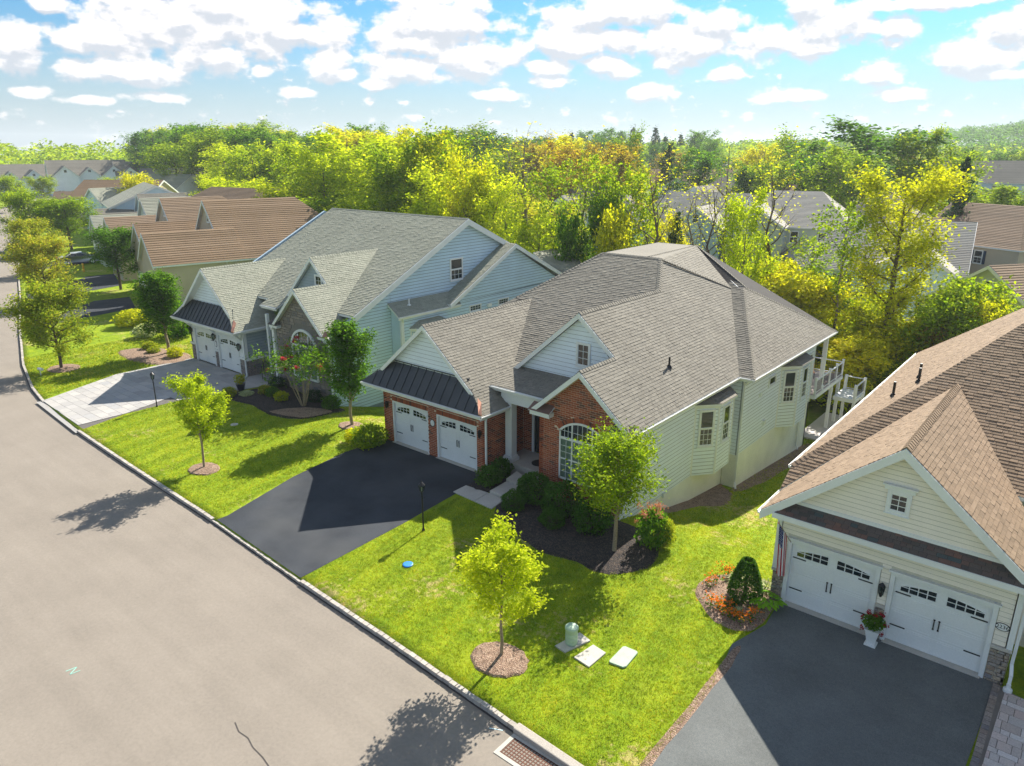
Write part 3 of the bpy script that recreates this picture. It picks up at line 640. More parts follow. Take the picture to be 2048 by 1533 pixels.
def siding(w, pts, e, mat, parent, name='siding_board', lip=None, single=True, holes=(), gap=.024):
    if lip is None: lip, gap = (.013, .034) if w.n.x > .3 else (.03, .026)
    zs = [p[1] for p in pts]; k = int(min(zs)//e); mb = MB()
    while k*e < max(zs):
        a, b = k*e, (k+1)*e-gap; q = clip(clip(list(pts), 0, -1, -a), 0, 1, b)
        if len(q) > 2 and max(x[1] for x in q)-min(x[1] for x in q) > .02:
            D = lambda z: lip-(lip-.005)*(z-a)/e
            us = [(x[0]) for x in q]; segs = [(min(us), max(us))]
            for h in holes:
                if h[2] < b and h[3] > a:
                    ns = []
                    for s0, s1 in segs:
                        if h[0] > s0: ns.append((s0, min(s1, h[0])))
                        if h[1] < s1: ns.append((max(s0, h[1]), s1))
                    segs = [x for x in ns if x[1]-x[0] > .03]
            for s0, s1 in segs:
                qq = clip(clip(q, -1, 0, -s0), 1, 0, s1)
                if len(qq) < 3: continue
                m = MB() if single else mb
                m.poly([w.P(u, z, D(z)) for u, z in qq])
                lo = [u for u, z in qq if z < a+.002]
                if len(lo) >= 2: m.poly([w.P(min(lo), a, lip), w.P(max(lo), a, lip), w.P(max(lo), a, 0), w.P(min(lo), a, 0)])
                if single: m.build(name, mat, parent)
        k += 1
    if not single: o = mb.build(name+'s', mat, parent); o['kind'] = 'stuff'
def bricks(w, pts, holes, parent, excl=None, seed=1, h=.1, L=.29):
    """running bond, every brick its own small block standing proud of the mortar"""
    hp = halfplanes(pts); us = [p[0] for p in pts]; zs = [p[1] for p in pts]; mb = MB(); r = random.Random(seed); g = .0095; j = int(min(zs)//h)
    while j*h < max(zs):
        z0, z1 = j*h+g, (j+1)*h-g; i = int(min(us)//L)-1
        while i*L < max(us):
            a = i*L+(j % 2)*L/2; b = a+L-g*2.2; segs = [(a, b)]
            for hh in holes:
                if hh[2] < z1 and hh[3] > z0:
                    ns = []
                    for s0, s1 in segs:
                        if hh[1] <= s0 or hh[0] >= s1: ns.append((s0, s1)); continue
                        if hh[0] > s0: ns.append((s0, hh[0]-.004))
                        if hh[1] < s1: ns.append((hh[1]+.004, s1))
                    segs = [x for x in ns if x[1]-x[0] > .03]
            for s0, s1 in segs:
                if excl and excl((s0+s1)/2, (z0+z1)/2): continue
                q = [(s0, z0), (s1, z0), (s1, z1), (s0, z1)]
                for H in hp: q = clip(q, *H) if len(q) > 2 else q
                if len(q) < 3: continue
                mb.prism(w.poly(q, .012+r.uniform(0, .004)), -w.n*.012)
            i += 1
        j += 1
    o = mb.build('bricks', M['brick'], parent); o['kind'] = 'stuff'; return o
def stones(w, rects, mat, parent, seed=1, single=True, hs=(.10, .15, .2), ws=(.18, .3, .42, .5), holes=(), poly=None):
    r = random.Random(seed); mb = MB(); hp = halfplanes(poly) if poly else []
    for (u0, u1, z0, z1) in rects:
        z = z0
        while z < z1-.02:
            h = min(r.choice(hs), z1-z); u = u0-r.uniform(0, .1)
            while u < u1:
                ww = r.choice(ws)*r.uniform(.85, 1.15); a, b = max(u, u0)+.008, min(u+ww, u1)-.008; u += ww
                if b-a < .05: continue
                if any(H[0] < (a+b)/2 < H[1] and H[2] < z+h/2 < H[3] for H in holes): continue
                q = [(a+r.uniform(0, .015), z+.008), (b-r.uniform(0, .015), z+.008), (b, z+h-.008-r.uniform(0, .01)), (a, z+h-.008-r.uniform(0, .01))]
                for H in hp: q = clip(q, *H) if len(q) > 2 else q
                if len(q) < 3: continue
                d = .03+r.uniform(0, .03); m = MB() if single else mb
                c_u = sum(x[0] for x in q)/len(q); c_z = sum(x[1] for x in q)/len(q)
                inner = [((x[0]-c_u)*.88+c_u, (x[1]-c_z)*.84+c_z) for x in q]
                k = len(q)
                for i in range(k):
                    j = (i+1) % k
                    m.poly([w.P(*q[i], 0), w.P(*q[j], 0), w.P(*q[j], d*.75), w.P(*q[i], d*.75)]); m.poly([w.P(*q[i], d*.75), w.P(*q[j], d*.75), w.P(*inner[j], d), w.P(*inner[i], d)])
                m.poly(w.poly(inner, d))
                if single: m.build('stone', mat, parent)
            z += h
    if not single: o = mb.build('stones', mat, parent); o['kind'] = 'stuff'
# ---- roofs
SH_SINGLE = {}
def roof_plane(house, polys, mat, roof, e=.155, tw=.31, single=0, seed=1, th=.14, soffit=None, jit=.006, base=None, org=0.):
    """polys: convex outlines (3D, coplanar). Deck with white soffit and edge, then courses of separate shingle tabs"""
    r = random.Random(seed)
    p = [Vector(x) for x in polys[0]]; n = Vector((0, 0, 0))
    for i in range(1, len(p)-1): n += (p[i]-p[0]).cross(p[i+1]-p[0])
    n.normalize()
    if n.z < 0: n = -n
    hd = Zv.cross(n).normalized(); up = n.cross(hd).normalized()
    if up.z < 0: up = -up; hd = -hd
    O = Vector((0, 0, 0)); dplane = n.dot(p[0])
    base_m = base or M['deck_under']
    mb = MB(); sh = MB(); cand = []
    for poly in polys:
        q3 = [Vector(x) for x in poly]; mb.prism([x-n*.004 for x in q3], (0, 0, -th), 0, 1)
        q2 = [(x.dot(hd), x.dot(up)) for x in q3]; hp = halfplanes(q2)
        bs = [x[1] for x in q2]; a_ = [x[0] for x in q2]; k = int((min(bs)-org)//e)-1
        while org+k*e < max(bs):
            b0, b1 = org+k*e, org+(k+1)*e; rr = random.Random(seed*7919+k); a = min(a_)-2-rr.uniform(0, tw)
            a = math.floor(min(a_)/tw)*tw-tw*rr.random()*1.0-tw
            while a < max(a_):
                w_ = tw*rr.uniform(.55, 1.3); t = .016+rr.choice((0, 0, .005, .01)); g_ = .01; q = [(a, b0), (a+w_-g_, b0), (a+w_-g_, b1+.03), (a, b1+.03)]; full = q
                if b1 > min(bs)-.1:
                    for H in hp: q = clip(q, *H) if len(q) > 2 else q
                    if len(q) > 2: cand.append((q, b0, t, q == full or all(abs(x[0]-y[0])+abs(x[1]-y[1]) < 1e-6 for x, y in zip(q, full)) and len(q) == 4, w_, a))
                a += w_
            k += 1
    def pt(a, b, d): return hd*a+up*b+n*(dplane+d)
    singles = set()
    if single:
        cl = cam.location; ds = sorted(((pt(c[5], c[1], 0)-cl).length, i) for i, c in enumerate(cand) if c[3]); singles = {i for _, i in ds[:single]}
    of = off_of(roof)
    for i, (q, b0, t, full, w_, a) in enumerate(cand):
        if i in singles:
            wq = round(w_/tw*6)/6*tw; tq = round(t, 3); key = (mat.name, round(wq, 3), tq, e)
            if key not in SH_SINGLE:
                s = MB(); s.poly([(0, 0, tq), (wq, 0, tq), (wq, e+.03, .001), (0, e+.03, .001)]); s.poly([(0, 0, 0), (wq, 0, 0), (wq, 0, tq), (0, 0, tq)]); s.poly([(0, 0, 0), (0, 0, tq), (0, e+.03, .001)]); s.poly([(wq, 0, 0), (wq, e+.03, .001), (wq, 0, tq)])
                me = bpy.data.meshes.new('shingle'); me.from_pydata(s.v, [], s.f); me.materials.append(mat); me.update(); SH_SINGLE[key] = me
            o = bpy.data.objects.new('shingle', SH_SINGLE[key]); COL.objects.link(o); o.parent = roof
            mt = Matrix((hd, up, n)).transposed().to_4x4(); mt.translation = pt(a, b0, 0)-of; o.matrix_local = mt
            sc = w_/wq; o.scale = (sc*.985, 1, 1)
            continue
        D = lambda b: max(0.001, t*(1-(b-b0)/(e+.03)))
        sh.poly([pt(x, b, D(b)) for x, b in q])
        lo = [x for x, b in q if b < b0+.002]
        if len(lo) >= 2: sh.poly([pt(min(lo), b0, -.002), pt(max(lo), b0, -.002), pt(max(lo), b0, t), pt(min(lo), b0, t)])
        if w_ > .05:
            ls = [b for x, b in q if x < a+.002]
            if len(ls) >= 2: sh.poly([pt(a, min(ls), 0), pt(a, min(ls), D(min(ls))), pt(a, max(ls), D(max(ls)))])
    mb.build('roof_deck', [base_m, soffit or M['white']], roof)
    if sh.v: o = sh.build('shingles', mat, roof); o['kind'] = 'stuff'
    return n
def caps(p0, p1, n1, n2, mat, parent, L=.2, w=.15, single=True):
    p0 = Vector(p0); p1 = Vector(p1); d = (p1-p0); T = d.length; d.normalize()
    s1 = d.cross(Vector(n1)).normalized(); s2 = d.cross(Vector(n2)).normalized()
    if s1.z > 0: s1 = -s1
    if s2.z > 0: s2 = -s2
    up = (Vector(n1)+Vector(n2)).normalized(); k = max(1, int(T/L)); mb = MB()
    for i in range(k):
        a = p0+d*(T*i/k); b = p0+d*(T*(i+1)/k+.02); m = MB() if single else mb
        h0, h1 = .045, .022
        for s in (s1, s2): m.poly([a+up*h0, b+up*h1, b+up*h1+s*w-up*.012, a+up*h0+s*w-up*.012]); m.poly([a+up*h0, a+up*h0+s*w-up*.012, a+s*w-up*.01, a])
        if single: m.build('ridge_cap', mat, parent)
    if not single: o = mb.build('ridge_caps', mat, parent); o['kind'] = 'stuff'
def rake(p0, p1, out, parent, drop=.24, th=.05, mat=None, lift=.0):
    """sloping trim board under a roof's gable edge; out = outward direction"""
    p0 = Vector(p0); p1 = Vector(p1); o = Vector(out).normalized(); mb = MB(); z = Zv*(.01-lift)
    mb.prism([p0-z, p1-z, p1-z-Zv*drop, p0-z-Zv*drop], o*th); mb.build('rake_board', mat or M['white'], parent)
def gutter(p0, p1, out, parent, mat=None, w=.11, h=.11):
    p0 = Vector(p0); p1 = Vector(p1); o = Vector(out).normalized(); mb = MB(); a = Zv*-.04
    pr = [(.0, 0), (w, 0), (w, -h*.6), (w*.7, -h), (0, -h)]
    mb.prism([p0+a+o*x+Zv*y for x, y in ((0, 0), (0, -h), (w*.7, -h), (w, -h*.45), (w, 0), (w-.02, 0), (w-.02, -h*.4), (.02, -h*.7), (.02, 0))], p1-p0)
    mb.build('gutter', mat or M['white'], parent)
    mb = MB(); mb.prism([p0+a+o*.004, p0+a+o*.004-Zv*.2, p0+a-o*.03-Zv*.2, p0+a-o*.03], p1-p0); mb.build('fascia', mat or M['white'], parent)
def downspout(pts, parent, mat=None, r=.045):
    mb = MB()
    for a, b in zip(pts, pts[1:]): mb.beam(a, b, r*2, r*1.6)
    mb.build('downspout', mat or M['white'], parent)
# ---- openings
def window(w, u, z, ww, hh, parent, cols=3, rows=2, trim=.09, double=True, glass=None, name='window', shutter=None, frame=None, curtain=False, lower_only=True):
    """sash window: frame with rail > panes, grille; standing proud of the wall"""
    mb = MB(); f = frame or M['white']; t = trim
    for a, b, c, d in ((u-t, u, z-t, z+hh+t), (u+ww, u+ww+t, z-t, z+hh+t), (u, u+ww, z-t, z), (u, u+ww, z+hh, z+hh+t)): w.box(mb, a, b, c, d, 0, .085)
    win = mb.build(name, f, parent)
    mb = MB(); w.box(mb, u-t-.03, u+ww+t+.03, z-t-.03, z-t, 0, .11); mb.build('sill', f, win)
    parts = [(z, z+hh)] if not double else [(z, z+hh/2-.02), (z+hh/2+.02, z+hh)]
    for i, (a, b) in enumerate(parts):
        mb = MB(); mb.poly(w.poly([(u+.03, a+.03), (u+ww-.03, a+.03), (u+ww-.03, b-.03), (u+.03, b-.03)], .046)); mb.build('pane', glass or M['glass'], win)
        mb = MB()
        for q in ((u, u+.035, a, b), (u+ww-.035, u+ww, a, b), (u+.035, u+ww-.035, a, a+.035), (u+.035, u+ww-.035, b-.035, b)): w.box(mb, q[0], q[1], q[2], q[3], .0, .068)
        mb.build('sash', f, win)
        if rows and (i == 0 or not lower_only or not double):
            mb = MB()
            for k in range(1, cols): x = u+ww*k/cols; w.box(mb, x-.011, x+.011, a+.035, b-.035, .045, .058)
            for k in range(1, rows): y = a+(b-a)*k/rows; w.box(mb, u+.035, u+ww-.035, y-.011, y+.011, .045, .0585)
            if mb.v: mb.build('grille', f, win)
    if double: mb = MB(); w.box(mb, u, u+ww, z+hh/2-.02, z+hh/2+.02, 0, .074); mb.build('meeting_rail', f, win)
    if curtain: mb = MB(); mb.poly(w.poly([(u, z), (u+ww, z), (u+ww, z+hh), (u, z+hh)], .036)); mb.build('curtain', M['curtain'], win)
    if shutter:
        for s in (u-t-.36, u+ww+t+.02):
            mb = MB(); w.box(mb, s, s+.34, z-.05, z+hh+.05, 0, .05)
            for k in range(int(hh/.12)): w.box(mb, s+.03, s+.31, z+k*.12, z+k*.12+.07, .05, .062)
            mb.build('shutter', shutter, win)
    return win
def garage_door(w, u0, u1, z0, h, parent, recess=-.1, mat=None, arch=.16):
    """carriage-style sectional door > panes, handles, hinge straps"""
    mb = MB(); W_ = u1-u0; d = recess; sec = h/4
    w.box(mb, u0, u1, z0, z0+h, d-.06, d)
    for k in range(4):
        a = z0+k*sec+.012; b = z0+(k+1)*sec-.012; w.box(mb, u0+.01, u1-.01, a, b, d, d+.012)
        if k < 3:
            for s in range(2):
                x0 = u0+.09+s*W_/2; x1 = x0+W_/2-.18
                for (p, q, c_, e_) in ((x0, x1, a+.06, a+.075), (x0, x1, b-.075, b-.06), (x0, x0+.015, a+.075, b-.075), (x1-.015, x1, a+.075, b-.075)): w.box(mb, p, q, c_, e_, d+.012, d+.024)
    door = mb.build('garage_door', mat or M['garage'], parent)
    zt = z0+h-.12; zb = z0+h-.47; cx = (u0+u1)/2
    def top(x): return zt-arch*((x-cx)/(W_/2))**2*1.25
    frm = MB()
    for s in range(2):
        a0 = u0+.17+s*(W_/2-.03); a1 = a0+W_/2-.30; cw = (a1-a0)/4
        for k in range(4):
            x0 = a0+k*cw+.017; x1 = a0+(k+1)*cw-.017; zm = zb+.17
            for (lo, hi0, hi1) in ((zb+.015, zm-.012, zm-.012), (zm+.012, top(x0)-.02, top(x1)-.02)):
                m2 = MB(); m2.poly(w.poly([(x0, lo), (x1, lo), (x1, max(lo+.02, hi1)), (x0, max(lo+.02, hi0))], d+.02)); m2.build('window_pane', M['glass'], door)
            w.box(frm, x0-.022, x0-.002, zb, max(top(x0), zm)+.0, d+.012, d+.03)
        w.box(frm, a1-.015, a1+.005, zb, max(top(a1), zm), d+.012, d+.03); w.box(frm, a0, a1, zb-.005, zb+.015, d+.012, d+.031); w.box(frm, a0, a1, zb+.16, zb+.18, d+.012, d+.031)
        n_ = 6
        for k in range(n_):
            x0 = a0+(a1-a0)*k/n_; x1 = a0+(a1-a0)*(k+1)/n_; frm.prism([w.P(x0, top(x0)-.02, d+.012), w.P(x1, top(x1)-.02, d+.012), w.P(x1, top(x1)+.01, d+.012), w.P(x0, top(x0)+.01, d+.012)], w.n*.02)
    frm.build('window_frame', mat or M['garage'], door)
    for s in (-.07, .07):
        m2 = MB(); w.box(m2, cx+s-.014, cx+s+.014, z0+h*.40, z0+h*.53, d+.012, d+.05); w.box(m2, cx+s-.025, cx+s+.025, z0+h*.385, z0+h*.405, d+.012, d+.03); w.box(m2, cx+s-.03, cx+s+.03, z0+h*.53, z0+h*.545, d+.012, d+.03); m2.build('handle', M['black'], door)
    for (a, b) in ((u0+.06, u0+.50), (u1-.50, u1-.06)):
        for zz in (z0+h*.25, z0+h*.765):
            m2 = MB(); m2.prism([w.P(a, zz-.02, d+.012), w.P(b, zz-.02, d+.012), w.P(b, zz+.02, d+.012), w.P(a, zz+.02, d+.012)], w.n*.014); m2.build('hinge_strap', M['black'], door)
    return door
def lantern(w, u, z, parent, s=1.):
    mb = MB(); c = w.P(u, z, .14*s)
    w.box(mb, u-.05*s, u+.05*s, z-.1*s, z+.1*s, 0, .025); mb.tube(w.P(u, z+.14*s, .02), w.P(u, z+.2*s, .14*s), .012*s); mb.tube(w.P(u, z-.08*s, .02), w.P(u, z-.22*s, .12*s), .012*s)
    mb.lathe(c, [(.02*s, .22*s), (.09*s, .14*s), (.095*s, .12*s)], 6); mb.lathe(c, [(.03*s, -.22*s), (.05*s, -.16*s), (.06*s, -.14*s)], 6)
    for i in range(6):
        t = i*math.pi/3; mb.tube(c+Vector((.06*s*math.cos(t), .06*s*math.sin(t), -.14*s)), c+Vector((.09*s*math.cos(t), .09*s*math.sin(t), .12*s)), .008*s, n=4)
    L = mb.build('wall_lantern', M['black'], parent); mb = MB(); mb.lathe(c, [(.055*s, -.13*s), (.082*s, .11*s)], 6); mb.build('lantern_glass', M['clear'], L)
    return L
def plaque(w, u, z, text, parent, ww=.2, hh=.12):
    mb = MB(); k = 24; P = lambda r, d: [w.P(u+ww*r*math.cos(2*math.pi*i/k), z+hh*r*math.sin(2*math.pi*i/k), d) for i in range(k)]
    mb.prism(P(1., .0), w.n*.025); o = mb.build('house_number_plaque', M['black'], parent)
    mb = MB(); mb.prism(P(.84, .025), w.n*.004); mb.build('plaque_face', M['white'], o)
    if not text: return o
    cu = bpy.data.curves.new('number', 'FONT'); cu.body = text; cu.size = hh*1.25; cu.align_x = 'CENTER'; cu.align_y = 'CENTER'; cu.extrude = .002
    t = bpy.data.objects.new('number', cu); COL.objects.link(t); dg = bpy.context.evaluated_depsgraph_get(); me = bpy.data.meshes.new_from_object(t.evaluated_get(dg)); bpy.data.objects.remove(t)
    me.materials.clear(); me.materials.append(M['black']); tt = bpy.data.objects.new('number', me); COL.objects.link(tt); tt.parent = o
    mt = Matrix((w.u, Zv, w.n)).transposed().to_4x4(); mt.translation = w.P(u, z, .033)-off_of(o); tt.matrix_local = mt
    return o
def bay(w, u0, u1, z0, z1, proj, inset, parent, siding_mat, roof_mat, win_h=1.8, e=.2):
    """three-sided bay hung on the wall: facets with siding and a window each, small hip roof"""
    A = w.P(u0, 0, 0); B = w.P(u0+inset, 0, proj); C_ = w.P(u1-inset, 0, proj); D = w.P(u1, 0, 0)
    mb = MB(); mb.prism([p+Zv*z0 for p in (A, B, C_, D)], (0, 0, z1-z0)); b = mb.build('bay_window', M['gap_shade'] if siding_mat is M['siding_white'] else M['gap_shade_blue'], parent)
    wf = []
    for p, q in ((A, B), (B, C_), (C_, D)):
        u = (q-p); L = u.length; n = Vector((u.y, -u.x, 0)).normalized()
        if n.dot(w.n) < 0 or (abs(n.dot(w.n)) < .01): n = -n
        wf.append((WF(p, u, n), L))
    for i, (f, L) in enumerate(wf):
        siding(f, [(0.05, z0), (L-.05, z0), (L-.05, z1), (0.05, z1)], e, siding_mat, b)
        mb = MB(); f.box(mb, -.03, .06, z0, z1, 0, .035); f.box(mb, L-.06, L+.03, z0, z1, 0, .035); f.box(mb, .06, L-.06, z1-.12, z1, 0, .034); mb.build('corner_board', M['white'], b)
        window(f, L*.5-.34, z1-win_h-.28, .68, win_h, parent if False else b, cols=3, rows=3, trim=.08)
    e_ = .16; Ao = w.P(u0-e_, z1, 0); Bo = w.P(u0+inset-e_*.6, z1, proj+e_); Co = w.P(u1-inset+e_*.6, z1, proj+e_); Do = w.P(u1+e_, z1, 0)
    t0 = w.P(u0+inset*.9, z1+.42, .0); t1 = w.P(u1-inset*.9, z1+.42, .0)
    mb = MB(); mb.prism([Ao, Bo, Co, Do], (0, 0, .1)); mb.build('bay_cornice', M['white'], b)
    up = Zv*.1
    for i, pl in enumerate(([Ao+up, Bo+up, t0+up], [Bo+up, Co+up, t1+up, t0+up], [Co+up, Do+up, t1+up])): roof_plane(parent, [pl], roof_mat, b, seed=40+i, th=.02)
    return b
def railing(p0, p1, z, parent, h=.95, n=None, balu=True, mat=None, bm=None):
    p0 = Vector((p0[0], p0[1], z)); p1 = Vector((p1[0], p1[1], z)); L = (p1-p0).length; mb = MB(); m = mat or M['white']
    mb.beam(p0+Zv*h, p1+Zv*h, .09, .05); mb.beam(p0+Zv*.1, p1+Zv*.1, .05, .04); mb.build('rail', m, parent)
    if balu:
        mb = MB(); k = int(L/.13)
        for i in range(1, k): q = p0+(p1-p0)*(i/k); mb.tube(q+Zv*.12, q+Zv*(h-.02), .011, n=4, cap=False)
        mb.build('balusters', bm or M['black'], parent)
# ------------------------------------------------------------------ the white and brick house
H = thing('brick_house', 'white sided house with brick garage front and grey shingle roof in the middle', 'house', (7.5, 0, 0), world=True)
roof = thing('roof', None, None); del roof; 
def part_root(name, parent):
    o = bpy.data.objects.new(name, None); COL.objects.link(o); o.parent = parent; o.empty_display_size = .2; return o
RF = part_root('roof', H); SG = M['sh_grey']
def Gp(x, y): return (x, y, 7.02-.85*abs(x-3.62))
def Ap_(x, y): return (x, y, 4.0+.86*(15.3-x))
def Bp(x, y): return (x, y, 4.0+.86*(16.07-x))
def Fp(x, y): return (x, y, 5.2+.475*(y-4.5))
def Pp(x, y): return (x, y, 4.3+.19*(y-1.0))
nG = roof_plane(H, [[Gp(3.62, -.35), Gp(6.9, -.35), Gp(6.9, 3.0), Gp(3.62, 8.33)], [Gp(6.9, -.35), Gp(7.9, -.88), Gp(7.9, 1.45), Gp(6.9, 1.45)]], SG, RF, single=60, seed=1)
nGl = roof_plane(H, [[Gp(3.62, -.35), Gp(.35, -.35), Gp(.35, 8.3), Gp(3.62, 8.3)], [Gp(.35, -.35), Gp(-.66, -.88), Gp(-.66, 8.3), Gp(.35, 8.3)]], SG, RF, seed=2)
nA = roof_plane(H, [[Ap_(15.3, .15), Ap_(15.3, 3), Ap_(12.65, 3), Ap_(12.65, .15)], [Ap_(15.3, 3), Ap_(15.3, 10.5), Ap_(10.6, 10.5), Ap_(10.6, 3)], [Ap_(15.3, 10.5), Ap_(15.3, 11.0), Ap_(11.5, 17.9), (9.2, 13.17, 9.25), Ap_(10.6, 10.5)]], SG, RF, single=120, seed=3)
nB = roof_plane(H, [[Bp(16.07, 11.0), Bp(16.07, 24.7), Bp(12.2, 18.3), Bp(12.27, 17.9)]], SG, RF, seed=4)
nS = roof_plane(H, [[(15.3, 11.0, 4.0), (16.07, 11.0, 4.0), Bp(12.27, 17.9), Ap_(11.5, 17.9)]], SG, RF, seed=5)
nF = roof_plane(H, [[Fp(5.27, 13.17), Fp(9.2, 13.17), Fp(10.6, 10.5), Fp(6.83, 3.68), Fp(6.22, 3.68), Fp(2.53, 8.29)]], SG, RF, single=0, seed=6)
roof_plane(H, [[Fp(3.62, 8.33), Fp(2.53, 8.29), Fp(-.6, 3.1), Fp(.7, 3.1)]], SG, RF, seed=7)
nP = roof_plane(H, [[Pp(6.82, 1.0), Pp(10.35, 1.0), Pp(10.35, 3.68), Pp(6.22, 3.68)]], SG, RF, single=20, seed=8)
zl = lambda x: 7.0+.85*(x-2.53)
roof_plane(H, [[(5.27, 13.17, 9.33), (2.53, 8.29, 7.0), (-.6, 3.1, zl(-.6)), (-.6, 24.7, zl(-.6)), (5.27, 19.97, 9.33)]], SG, RF, seed=9)
def Up(x, y): return (x, y, 8.05-.86*(10.6-x))
nU = roof_plane(H, [[Up(10.6, 3.0), Up(10.6, 10.5), Up(6.83, 3.68), Up(6.68, 3.0)]], SG, RF, seed=10)
def Lp(x, y): return (x, y, 6.28-.86*(12.65-x))
nL = roof_plane(H, [[Lp(12.65, .15), Lp(12.65, 3.1), Lp(10.35, 3.1), Lp(10.05, .15)]], SG, RF, seed=11)
P1 = (9.2, 13.17, 9.33); P2 = (8.02, 19.97, 9.33); P3 = Ap_(11.5, 17.9); P4 = Bp(12.27, 17.9); PS = (12.2, 18.3, 7.33)
nC = roof_plane(H, [[P1, P3, P2]], SG, RF, seed=12); roof_plane(H, [[P3, P4, PS, P2]], SG, RF, seed=13)
nD = roof_plane(H, [[PS, (16.07, 24.7, 4.0), (4, 24.7, 4.0), (5.27, 19.97, 9.33), P2]], SG, RF, seed=14)
mb = MB(); mb.prism([(5.27, 13.17, 9.32), (9.2, 13.17, 9.32), (8.02, 19.97, 9.32), (5.27, 19.97, 9.32)], (0, 0, -.1)); mb.build('roof_deck', SG, RF)
mb = MB(); mb.prism([(-.6, 24.7, 4.3), (5.27, 19.97, 9.3), (4, 24.7, 4.0)], (0, 0, -.1)); mb.build('roof_deck', SG, RF)
caps((3.62, -.35, 7.03), (3.62, 8.2, 7.03), nG, nGl, SG, RF)
caps((12.65, .15, 6.3), (12.65, 3.05, 6.3), nA, nL, SG, RF)
caps((10.6, 3.0, 8.06), (10.6, 10.5, 8.06), nA, nU, SG, RF)
caps((10.6, 10.5, 8.06), (9.2, 13.17, 9.33), nA, nF, SG, RF)
caps((5.27, 13.17, 9.33), (9.2, 13.17, 9.33), nF, (0, .4, 1), SG, RF)
caps(P1, P3, nA, nC, SG, RF, single=False)
caps((16.07, 11.0, 4.0), P4, nB, nS, SG, RF)
caps((2.53, 8.29, 7.0), (5.27, 13.17, 9.33), nF, (-.6, 0, 1), SG, RF)
caps((8.3, 13.4, 9.34), P2, nC, (-.3, 0, 1), SG, RF); caps(P2, PS, nC, nD, SG, RF); caps(PS, (16.07, 24.7, 4.0), nB, nD, SG, RF)
# front metal skirt over the garage doors, seam by seam
sk = part_root('metal_roof', H)
SA, SB, SC_, SD = Vector((-.7, -.88, 3.44)), Vector((7.92, -.88, 3.44)), Vector((6.35, 0, 4.70)), Vector((.9, 0, 4.70))
mb = MB(); mb.prism([SA, SB, SC_, SD], (0, 0, -.1)); mb.build('roof_pan', M['metal_roof'], sk)
for i in range(15):
    x = .15+i*.555
    q = [SA.lerp(SB, 0), None]; t = 0.
    b = Vector((x, -.88, 3.445)); top = Vector((x, 0, 4.705)); tt = 1.
    if x < .9: tt = (x+.7)/1.6
    if x > 6.35: tt = (7.92-x)/1.57
    e_ = b.lerp(top, max(.05, tt)); mb = MB(); mb.beam(b+Vector((0, 0, .02)), e_+Vector((0, 0, .02)), .03, .045); mb.build('standing_seam', M['metal_roof'], sk)
mb = MB(); mb.beam((.85, -.02, 4.74), (6.4, -.02, 4.74), .12, .05); mb.build('flashing', M['metal_roof'], sk)
mb = MB(); mb.prism([(7.3, -.42, 4.04), (7.52, -.40, 3.86), (7.98, -.9, 3.46), (7.80, -.93, 3.50)], (0, 0, .05)); mb.build('flashing', M['copper'], sk)
# trim
for a, b in ((Gp(3.62, -.35), Gp(.35, -.35)), (Gp(3.62, -.35), Gp(6.95, -.35))): rake(a, b, (0, -1, 0), RF)
for a, b in ((Ap_(12.65, .15), Ap_(15.3, .15)), (Lp(12.65, .15), Lp(10.05, .15)), (Ap_(10.6, 3.0), Ap_(12.75, 3.0)), (Up(10.6, 3.0), Up(6.68, 3.0))): rake(a, b, (0, -1, 0), RF, .26)
gutter(SA+Vector((0, 0, .02)), SB+Vector((0, 0, .02)), (0, -1, 0), H); gutter((7.9, -.9, 3.42), (7.9, 1.45, 3.42), (1, 0, 0), H)
gutter((6.9, 1.0, 4.32), (10.3, 1.0, 4.32), (0, -1, 0), H); gutter((15.3, .12, 4.02), (15.3, 11.0, 4.02), (1, 0, 0), H); gutter((15.3, 11.0, 4.02), (16.1, 11.0, 4.02), (0, -1, 0), H); gutter((16.07, 10.95, 4.02), (16.07, 24.7, 4.02), (1, 0, 0), H)
# gable returns on the brick wing
for x0, x1 in ((10.0, 11.1), (14.35, 15.3)):
    mb = MB(); mb.box(x0, x1, .12, .5, 3.78, 3.98); mb.prism([(x0-.05, .05, 3.98), (x1+.05, .05, 3.98), (x1+.05, .5, 4.2), (x0-.05, .5, 4.2)], (0, 0, .03)); mb.build('gable_return', M['white'], RF)
    mb = MB(); mb.prism([(x0-.05, .04, 4.012), (x1+.05, .04, 4.012), (x1+.03, .5, 4.28), (x0-.03, .5, 4.28)], (0, 0, .02)); mb.build('return_shingles', M['sh_dark'], RF)
# walls
w = FR(0.); doors = [(.70, 3.43, 0, 2.40), (4.06, 6.83, 0, 2.40)]
gw = wall_rects(w, 0, 7.4, -.1, 3.42, doors, M['mortar'], H, .2, 'garage_wall')
def archx(u, z):
    for a, b, _, t in doors:
        if a-.02 < u < b+.02 and t < z < t+.27: return True
    return False
bricks(w, [(0, -.1), (7.4, -.1), (7.4, 3.36), (0, 3.36)], doors, gw, archx, 1)
for a, b, _, t in doors:
    mb = MB(); n = int((b-a)/.08)
    for i in range(n):
        u = a+(b-a)*i/n; w.box(mb, u+.005, u+(b-a)/n-.005, t+.02, t+.26, 0, .026)
    o = mb.build('soldier_bricks', M['brick'], gw); o['kind'] = 'stuff'
    garage_door(w, a+.09, b-.09, 0.04, 2.28, H, -.12)
    mb = MB(); w.box(mb, a, a+.09, .0, t, -.12, .01); w.box(mb, b-.09, b, .0, t, -.12, .01); w.box(mb, a, b, t-.09, t+.015, -.12, .012); mb.build('door_frame', M['white'], H)
    mb = MB(); w.box(mb, a-.05, b+.05, -.05, .035, -.15, .12); mb.build('threshold', M['concrete'], H)
lantern(w, .34, 2.12, H); lantern(w, 7.12, 2.12, H); plaque(w, 3.76, 1.85, None, H, .17, .2)
